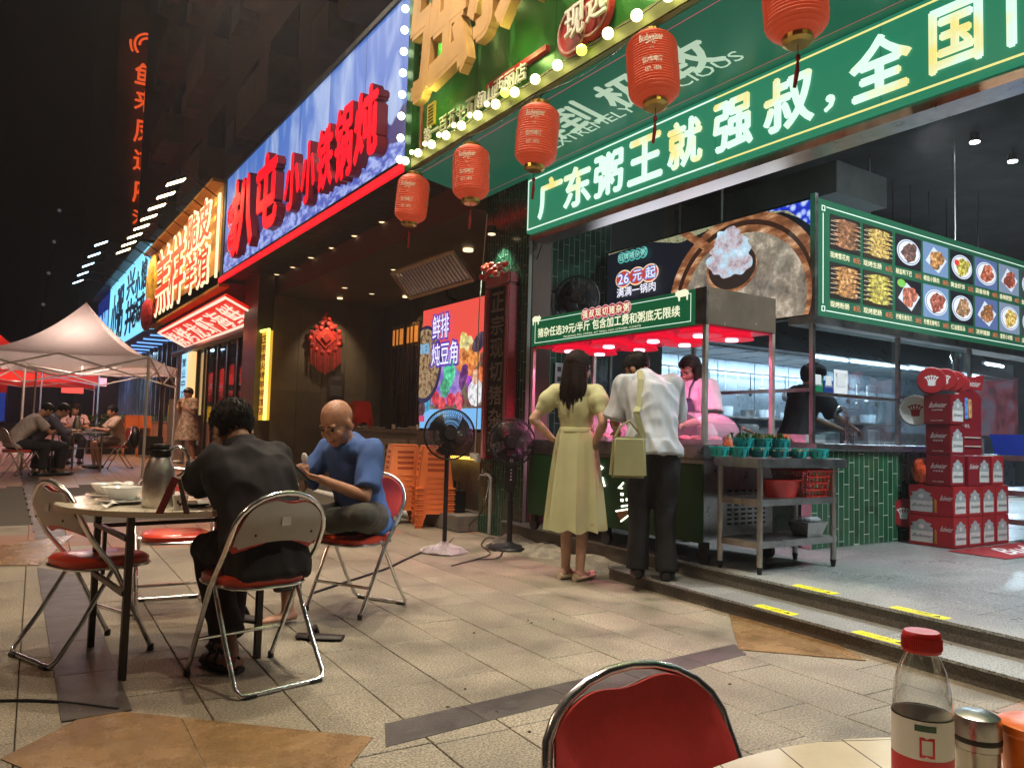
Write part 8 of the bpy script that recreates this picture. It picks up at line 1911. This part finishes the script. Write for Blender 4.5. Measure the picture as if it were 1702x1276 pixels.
# loose sandals of the bald man
for k, (px, py, a_) in enumerate(((532, 1062, .9), (408, 1030, .5))):
    p = G(px, py); e = E('sandal', (p.x, p.y, 0), a_, ['dark slipper lying on the paving to the right of the front chair', 'dark slipper lying under the round table behind the front chair'][k], 'sandal', 'loose slippers')
    mb_ = MB(); loft(mb_, [(V3((0, -.12 + .24 * q / 8, .014)), X1 * (.036 + .012 * sin(pi * q / 8)), Z1 * .013) for q in range(9)], 12); mb_.build('sole', m_sand, e, local=True, smooth=True)
    MB().tube([(-.045, .03, .015), (-.03, .04, .055), (.03, .04, .055), (.045, .03, .015)], .014, 8).build('strap', m_sand, e, local=True, smooth=True)

# -- woman in the green dress
WZ = 0.0
J = dict(pel=(0, 0, .97), waist=(0, .01, 1.10), chest=(0, .0, 1.27), neck=(0, -.015, 1.44), head=(.005, .01, 1.565), look=(.35, .6, 1.5),
         sh_r=(.155, -.01, 1.385), el_r=(.235, -.12, 1.15), wr_r=(.15, -.02, 1.01), sh_l=(-.165, -.01, 1.385), el_l=(-.31, -.09, 1.17), wr_l=(-.19, .01, 1.03), hd_r=(-.35, .25, -.9), hd_l=(.75, .4, -.3), hn_r=(-1, .2, 0), hn_l=(.4, 0, -1),
         hip_r=(.08, 0, .93), kn_r=(.065, .02, .50), an_r=(.06, -.03, .085), hip_l=(-.08, 0, .93), kn_l=(-.06, .01, .50), an_l=(-.055, -.01, .085), toe_r=(.14, .2, .02), toe_l=(.05, .2, .02))
wang = face_dir(.80, .60)
ew, hW, _ = person('woman in a pale green dress standing with her hands on her hips', (3.69, 4.66), wang, J,
       dict(skin=m_skin2, build=.92, female=True, hair='long', hair_mat=m_hair2, voxel=.0085, curl={'r': .4, 'l': .4}, top=dict(mat=m_dress, g=.012, puff=True, wr=.004, wf=10, hem=0, name='bodice'), shoes=dict(kind='flat', mat=M('cream_shoe', (.6, .5, .36), .5, var=.05))), scale=1.02)
vs = []; n = 96; K = 16
for i in range(K + 1):
    u = i / K; z = 1.10 - .74 * u; rx = .13 + .09 * u ** .62; ry = .10 + .085 * u ** .8
    for j in range(n):
        t = 2 * pi * j / n; f = 1 + (.04 + .16 * u) * (.75 * (1 - 2 * abs(sin(4.5 * t + .8 * sin(t * 2))) ** .7) + .5 * noise.noise(V3((cos(t) * 2.5, sin(t) * 2.5, u * .6)))) 
        vs.append((rx * f * cos(t), .005 + ry * f * sin(t), z + .012 * cos(8 * t) * u))
MB().add(vs, [(i * n + j, i * n + (j + 1) % n, (i + 1) * n + (j + 1) % n, (i + 1) * n + j) for i in range(K) for j in range(n)]).build('skirt', m_dress, ew, local=True, smooth=True)
MB().lathe([(.126, 1.08), (.131, 1.085), (.130, 1.112), (.124, 1.118)], (0, .005, 0), 32, Matrix.Diagonal((1, .82, 1))).build('belt', m_dress, ew, local=True, smooth=True)
gl = MB()
for s in (-1, 1): gl.tube([hW(.032 * s + .024 * cos(t), .105, .0 + .018 * sin(t)) for t in [2 * pi * i / 16 for i in range(16)]], .0014, 4, closed=True); gl.tube([hW(.056 * s, .105, .004), hW(.085 * s, .02, .006)], .0014, 4)
gl.build('spectacles', m_darkmetal, ew, local=True)

# -- man in the white shirt
J = dict(pel=(0, -.05, .95), waist=(.0, -.03, 1.08), chest=(-.0, .06, 1.29), neck=(-.02, .17, 1.425), head=(-.055, .27, 1.50), look=(-.38, .62, 1.12),
         sh_r=(.165, .09, 1.37), el_r=(.22, .20, 1.10), wr_r=(.14, .44, 1.02), sh_l=(-.175, .09, 1.365), el_l=(-.25, .12, 1.09), wr_l=(-.17, .42, 1.03), hd_r=(-.1, .9, -.1), hd_l=(.1, .9, -.1),
         hip_r=(.09, -.05, .92), kn_r=(.10, .0, .50), an_r=(.11, -.05, .085), hip_l=(-.09, -.05, .92), kn_l=(-.07, .05, .50), an_l=(-.08, .03, .085), toe_r=(.18, .15, .02), toe_l=(-.04, .25, .02))
mang = face_dir(.52, .85)
em, hM_, _ = person('man in a white shirt and black trousers bending over the cart with a shoulder bag', (3.90, 4.06), mang, J,
       dict(skin=m_skin, build=.98, hair='short', voxel=.0085, top=dict(mat=m_wshirt, g=.028, sleeve=.92, collar=True, wr=.017, wf=8, hem=.09), bottom=dict(mat=m_btr, len=1.06, cuff=.062, g=.018), shoes=dict(kind='shoe', mat=m_bshoe)), z=.09, scale=1.0)
MM = wmx(em)
bg_ = E('shoulder_bag', MM @ V3((-.22, -.18, .9)), mang, 'olive beige shoulder bag hanging at the hip of the man in the white shirt', 'bag')
m_bag = M('olive_leather', (.26, .25, .12), .5, var=.1, vs=6, bump=.15, bs=120); inv = wmx(bg_).inverted()
mb_ = MB(); bc = MM @ V3((-.20, -.20, .86)); BR = MM.to_3x3()
q = lambda x, y, z: bc + BR @ V3((x, y, z))
mb_.hexa([q(-.13, -.045, -.15), q(.12, -.045, -.15), q(.12, .045, -.15), q(-.13, .045, -.15)], [q(-.11, -.03, .13), q(.11, -.03, .13), q(.11, .03, .13), q(-.11, .03, .13)]); mb_.build('bag_body', m_bag, bg_, bevel=.018, seg=3, smooth=True)
sp_ = [q(-.10, 0, .12), q(-.08, .05, .26), q(0, 0, 0)]
sp2 = [q(.10, 0, .12), q(.04, -.02, .30), MM @ V3((-.12, -.11, 1.2)), MM @ V3((-.09, -.03, 1.40)), MM @ V3((-.08, .07, 1.47))]
for P in (sp2,):
    Q = []
    for i in range(len(P) - 1):
        for s in range(6): Q.append(P[i].lerp(P[i + 1], s / 6))
    Q.append(P[-1]); ls_ = MB(); nrm = (MM.to_3x3() @ V3((0, -1, .35))).normalized()
    vs = []
    for i, p in enumerate(Q):
        t = (Q[min(i + 1, len(Q) - 1)] - Q[max(i - 1, 0)]).normalized(); s = t.cross(nrm).normalized() * .021; vs += [p - s, p + s, p + s + nrm * .006, p - s + nrm * .006]
    ls_.add(vs, [(4 * i + a, 4 * i + (a + 1) % 4, 4 * i + 4 + (a + 1) % 4, 4 * i + 4 + a) for i in range(len(Q) - 1) for a in range(4)]); ls_.build('strap', m_bag, bg_)
MB().tube([q(-.10, 0, .12), q(-.06, .0, .2), q(.0, -.01, .24), q(.10, 0, .12)], .009, 8).build('handle', m_bag, bg_)

# -- worker behind the cart
J = dict(pel=(0, 0, .92), waist=(0, .01, 1.05), chest=(0, .03, 1.24), neck=(0, .03, 1.39), head=(0, .06, 1.50), look=(.12, .7, 1.12),
         sh_r=(.18, .03, 1.335), el_r=(.25, .10, 1.08), wr_r=(.12, .34, 1.0), sh_l=(-.18, .03, 1.335), el_l=(-.26, .08, 1.07), wr_l=(-.12, .34, 1.0), hd_r=(-.1, .9, -.1), hd_l=(.1, .9, -.1),
         hip_r=(.08, 0, .9), kn_r=(.09, 0, .48), an_r=(.09, 0, .085), hip_l=(-.08, 0, .9), kn_l=(-.09, 0, .48), an_l=(-.09, 0, .085))
ewk, hK, _ = person('worker in a white t-shirt and dark apron serving behind the cart', (5.22, 4.90), face_dir(-1, -.12), J,
       dict(skin=m_skin2, build=1.08, female=True, hair='bob', hair_mat=m_hair2, voxel=.0085, top=dict(mat=M('white_tshirt', (.42, .41, .41), .85, var=.05), g=.03, sleeve=.85, wid=1.15, wr=.008, hem=.05), bottom=dict(mat=m_btr, len=.95), shoes=dict(kind='shoe', mat=m_bshoe)), z=.19)
mb_ = MB(); vs = []
for i in range(9):
    z = .62 + .62 * i / 8
    for j in range(9): t = -1 + 2 * j / 8; w_ = .17 if z < 1.05 else .17 - .07 * (z - 1.05) / .19; vs.append((w_ * t, .235 - .05 * t * t - (.01 if z > 1.1 else 0), z))
mb_.add(vs, [(i * 9 + j, i * 9 + j + 1, (i + 1) * 9 + j + 1, (i + 1) * 9 + j) for i in range(8) for j in range(8)]); mb_.build('apron', M('dark_apron', (.02, .022, .04), .8, var=.1), ewk, local=True, smooth=True)
MB().tube([(-.09, .20, 1.23), (-.08, .17, 1.33), (-.07, .08, 1.42)], .009, 6).build('apron_strap', M('dark_apron'), ewk, local=True); MB().tube([(.09, .20, 1.23), (.08, .17, 1.33), (.07, .08, 1.42)], .009, 6).build('apron_strap', M('dark_apron'), ewk, local=True)

# -- cook inside the glazed kitchen
J = dict(pel=(0, 0, .95), waist=(0, .03, 1.08), chest=(0, .10, 1.27), neck=(0, .14, 1.42), head=(0, .20, 1.53), look=(0, .75, 1.2),
         sh_r=(.19, .12, 1.36), el_r=(.20, .32, 1.12), wr_r=(.06, .56, 1.05), sh_l=(-.19, .12, 1.36), el_l=(-.18, .30, 1.12), wr_l=(-.04, .52, 1.02), hd_r=(0, .9, -.5), hd_l=(0, .9, -.4),
         hip_r=(.09, 0, .93), kn_r=(.09, 0, .5), an_r=(.09, 0, .085), hip_l=(-.09, 0, .93), kn_l=(-.09, 0, .5), an_l=(-.09, 0, .085))
m_cook = M('cook_black', (.015, .015, .018), .8, var=.15)
p = PY(1322, 640, 4.75)
ec, hC, _ = person('cook in black clothes and cap working inside the glazed kitchen', (p.x, 4.75), face_dir(.85, -.35), J, dict(skin=m_skin, hair='short', voxel=.011, top=dict(mat=m_cook, g=.03, sleeve=.85), bottom=dict(mat=m_btr), shoes=dict(kind='shoe', mat=m_bshoe)), z=.19)
cpm = MB(); cpm.ell(hC(0, -.015, .055), .09, .11, .07, 16, 9); cpm.ell(hC(0, -.09, -.03), .07, .045, .09, 12, 9); cpm.build('cap', m_cook, ec, local=True, smooth=True)

# -- far people under the tent
def sit(lean=.15, look=(0, .7, .85), arms=.75):
    return dict(pel=(0, 0, .54), waist=(0, .03, .68), chest=(0, .03 + lean * .7, .86), neck=(0, .03 + lean * 1.3, 1.01), head=(0, .07 + lean * 1.6, 1.12), look=look, sh_r=(.18, .03 + lean, .95), el_r=(.23, .2 + lean, .74), wr_r=(.08, .40 + lean, .78),
                sh_l=(-.18, .03 + lean, .95), el_l=(-.23, .2 + lean, .74), wr_l=(-.08, .40 + lean, .78), hip_r=(.09, .02, .54), kn_r=(.12, .44, .5), an_r=(.12, .40, .085), hip_l=(-.09, .02, .54), kn_l=(-.12, .44, .5), an_l=(-.1, .36, .085))
cl = lambda n, c: M(n, c, .85, var=.12, vs=8)
far_s = [((52, 790), (1, .1), sit(.22), cl('checked_shirt', (.10, .10, .14)), m_dtr, 'short', 'man in a dark checked shirt leaning on the tent table', m_hair, .8, 0, 1.75),
         ((195, 778), (-1, -.1), sit(.05), cl('beige_shirt', (.45, .32, .24)), M('shorts_khaki', (.12, .08, .06)), 'short', 'man in a beige shirt sitting at the right end of the tent table', m_hair, .8, 1, .4),
         ((20, 792), (1, .35), sit(.25), cl('white_tee', (.42, .36, .32)), m_dtr, 'short', 'man in a white t-shirt at the left end of the tent table', m_hair, .7, 0, .95),
         ((116, 770), (.1, -1), sit(.1), cl('pink_top', (.55, .33, .3)), m_dtr, 'bob', 'woman in a pink top behind the tent table', m_hair2, .7, 0, .95)]
for k, ((px, py), (dx, dy), Jx, tm, bm_, hr2, lb, hmat, sl, sho, ln) in enumerate(far_s):
    p = Gs(px, py); person(lb, (p.x, p.y), face_dir(dx, dy), Jx, dict(voxel=.016, sm=2, hair=hr2, hair_mat=hmat, female=(k == 3), top=dict(mat=tm, g=.022, sleeve=sl if k else 1.5, collar=(k == 0)), bottom=dict(mat=bm_, len=.4 if sho else .9), shoes=dict(kind='shoe', mat=m_bshoe)), z=gz0(p.y), group='people eating under the tent')
p = Gs(195, 778); q0 = p + Vector((.18, 0, gz0(p.y))); e = E('black_bag', q0, 0, 'black bag hanging on the back of the chair of the man in beige', 'bag'); MB().ell((p.x + .27, p.y - .05, gz0(p.y) + .62), .1, .2, .24, 12, 8).build('bag_body', m_black, e, smooth=True)
# standing woman in the floral dress
J = dict(pel=(0, 0, .92), waist=(0, 0, 1.05), chest=(0, .0, 1.22), neck=(0, 0, 1.37), head=(0, .03, 1.48), look=(.1, .7, 1.35), sh_r=(.15, 0, 1.32), el_r=(.2, .06, 1.08), wr_r=(.05, .2, 1.25), sh_l=(-.15, 0, 1.32), el_l=(-.2, .04, 1.07), wr_l=(-.02, .2, 1.2),
         hip_r=(.08, 0, .9), kn_r=(.1, .03, .5), an_r=(.12, .05, .085), hip_l=(-.08, 0, .9), kn_l=(-.1, .0, .5), an_l=(-.12, -.1, .085))
m_flo = M('floral_dress', (.42, .3, .22), .8, var=.75, vs=14)
p = V3((3.62, 18.6, 0)); ef, hF, _ = person('woman in a floral dress and dark cap standing by the roast shop', (p.x, p.y), face_dir(-.8, -.5), J, dict(voxel=.018, sm=2, female=True, skin=m_skin, hair='short', top=dict(mat=m_flo, g=.03, sleeve=.8, hem=0), shoes=dict(kind='shoe', mat=m_white)), z=gz0(p.y), scale=1.06)
MB().lathe([(.13, 1.1), (.2, .85), (.26, .5), (.25, .5)], (0, 0, 0), 24).build('skirt', m_flo, ef, local=True, smooth=True); MB().ell(hF(0, -.01, .05), .09, .11, .07, 12, 8).build('cap', m_black, ef, local=True, smooth=True)
# seated pair inside the roast shop glass
for k, (y_, x_, c_) in enumerate(((16.6, 4.9, (.3, .3, .3)), (14.95, 4.75, (.05, .05, .05)))):
    if k == 1: continue
    person('diner in grey seen through the glass of the roast shop', (x_, y_), face_dir(-.2, -1), sit(.1), dict(voxel=.02, sm=2, hair='short', top=dict(mat=cl('diner_grey', c_), g=.02, sleeve=.8), bottom=dict(mat=m_dtr)), z=.2)
    q = copy_tree(c0); place(q, x_, y_, face_dir(-.2, -1), 'folding chair of the diner behind the roast shop glass', .2)

# ================================================================== floodlights that hang on arms above the two near signs, out of the picture's top edge
m_fl_w = EM('lit_flood_warm', C(255, 225, 175), 10)
for k, (y, z, W) in enumerate(((1.0, 7.1, 780), (3.2, 7.1, 800), (5.4, 7.1, 880), (8.2, 7.4, 800), (10.4, 7.6, 700))):
    e = E('sign_floodlight', (XS, y, z), 0, 'warm floodlight on an arm above the %s, %s' % (('green sign', 'near end'), ('green sign', 'middle'), ('green sign', 'far end'), ('blue sign', 'near end'), ('blue sign', 'far end'))[k], 'floodlight', 'warm floodlights above the near signs')
    MB().tube([(XS + .2, y, z - .1), (XS - 1.1, y, z + .25)], .02, 6).build('arm', m_darkmetal, e)
    MB().cbox((XS - 1.2, y, z + .2), .34, .26, .07).build('lamp_head', m_darkmetal, e); MB().cbox((XS - 1.2, y, z + .155), .3, .22, .012).build('lamp_lens', m_fl_w, e)
    spot('sign_wash', e, (XS - 1.15, y, z + .12), (XS, y, 4.4), W * .16, 110, .7, (1, .85, .62), .1)
    spot('flood', e, (XS - 1.2, y, z + .13), (XS - 2.6, y - .4, 0), W, 125, .7, (1, .84, .65), .14)
# a street lamp on the plaza side, behind the left edge of the picture
e = E('street_lamp', (-5.5, 5.0, 0), 0, 'tall street lamp on the open side of the plaza, left of the picture', 'street lamp')
MB().tube([(-5.5, 5, 0), (-5.5, 5, 6.2), (-5.2, 5, 6.5), (-4.4, 5, 6.55)], .06, 10).build('post', m_darkmetal, e); MB().cbox((-4.2, 5, 6.5), .7, .3, .08).build('lamp_head', m_darkmetal, e); MB().cbox((-4.2, 5, 6.452), .6, .24, .012).build('lamp_lens', m_fl_w, e)
spot('lamp_beam', e, (-4.2, 5, 6.43), (-2.5, 6.0, 0), 700, 140, .7, (1, .66, .42), .15)
e = E('added_flood_mast', (-12, 16, 0), 0, 'unseen floodlight mast added on the open side of the plaza to brighten the apartment block', 'floodlight mast')  # unseen mast, added only to brighten the dark tower facade
MB().tube([(-12, 16, 0), (-12, 16, 13)], .1, 10).build('mast', m_darkmetal, e); MB().cbox((-11.8, 16, 13), .4, .8, .4).build('lamp_head', m_darkmetal, e); MB().cbox((-11.59, 16, 13), .01, .7, .3).build('lamp_lens', m_fl_w, e)
spot('beam', e, (-11.5, 16, 13), (4.7, 19, 15), 700, 75, .9, (1, .74, .58), .2)
# tent lamp
e = E('tent_lamp', (1.2, 16.8, 2.5), 0, 'small warm lamp hanging inside the pale tent', 'lamp'); MB().ell((1.3, 16.7, 2.55), .07, .07, .05).build('bulb', EM('tent_bulb', C(255, 190, 150), 4), e); point('bulb_light', e, (1.3, 16.7, 2.35), 115, (1, .72, .6), .3)
e = E('red_tent_lamp', (.8, 32, 2.6), 0, 'warm lamp hanging under the far red tent', 'lamp'); MB().ell((.8, 32, 2.9), .1, .1, .07).build('bulb', EM('tent_bulb', C(255, 190, 150), 4), e); point('bulb_light', e, (.8, 32, 2.75), 200, (1, .5, .4), .1)
point('bulb_light', e, (-1, 27.8, 3.3), 160, (1, .5, .4), .2)
for k, (y, c, W) in enumerate(((15.6, (1, .3, .15), 0), (20, (1, .25, .12), 60), (29, (.4, .7, 1), 160), (34, (.3, .45, 1), 120))):
    if W: area('sign_wash', bn if c[0] == 1 else cs, (3.7, y, 3.3 if c[0] == 1 else 3.6), (3.3, y, 0), W, 1.2, 3.5, c)
# litter specks
r = random.Random(9)
for k, (px, py) in enumerate(((878, 1030), (884, 1034), (773, 1144), (744, 1174), (1213, 1136), (880, 1215), (788, 1051), (920, 1028), (1160, 1146), (826, 1182))):
    p = G(px, py, .003); o = MB().ell(p, .009, .006, .003, 7, 4, Matrix.Rotation(r.uniform(0, 3), 3, 'Z')).build('dry_leaf_scrap', M('dark_scrap', (.05, .03, .02), .8), smooth=True)
    tag(o, 'tiny dark scrap on the paving, ' + ['between the fans and the closest chair', 'just beside the other scrap in mid floor', 'below the middle of the floor', 'left of the closest chair', 'near the step line', 'in front of the closest chair', 'behind the bald man', 'before the woman', 'beyond the dark band', 'nearest the orange slab'][k], 'litter', 'dark scraps on the paving')
# loose wiring
lead([(3.44, 7.3, 3.78), (3.43, 6.7, 3.70), (3.44, 6.06, 3.77)], .004, 'thin black wire sagging between the first and second lantern', 'lantern_cable')
lead([(3.44, 6.06, 3.77), (3.43, 5.5, 3.71), (3.44, 5.02, 3.78)], .004, 'thin black wire sagging between the second and third lantern', 'lantern_cable')
lead([(3.44, 5.02, 3.78), (3.43, 4.3, 3.70), (3.44, 3.7, 3.78)], .004, 'thin black wire sagging between the third and fourth lantern', 'lantern_cable')
lead([(4.42, 7.25, 3.5), (4.40, 7.28, 2.9), (4.38, 7.3, 2.3), (4.42, 7.34, 1.5), (4.42, 7.36, .86)], .006, 'grey lead running down the edge of the pier to the white socket', 'pier_cable', m_white)
lead([(4.5, 6.3, 3.0), (4.7, 6.72, 2.7), (5.1, 6.72, 2.62), (5.3, 6.7, 2.55)], .006, 'black lead looping along the tiles to the wall fan', 'wall_cable')
lead([(.45, 3.3, .006), (.1, 3.6, .006), (-.6, 3.75, .006), (-1.6, 3.7, .006)], .006, 'black cord lying across the paving left of the round table', 'floor_cable')
bpy.data.scenes.remove(TMP)

# thin humid night air that picks up the glow of the lamps
hz = MB().box(-45, 45, -4, 121, -1.6, 91).build('haze'); tag(hz, kind='stuff')
mh = bpy.data.materials.new('night_air'); mh.use_nodes = True; nt = mh.node_tree; nt.nodes.remove(nt.nodes['Principled BSDF'])
pv = nt.nodes.new('ShaderNodeVolumePrincipled'); pv.inputs['Color'].default_value = (.9, .88, .9, 1); pv.inputs['Density'].default_value = .0017; pv.inputs['Anisotropy'].default_value = .55
nt.links.new(pv.outputs[0], nt.nodes['Material Output'].inputs['Volume']); hz.data.materials.append(mh)
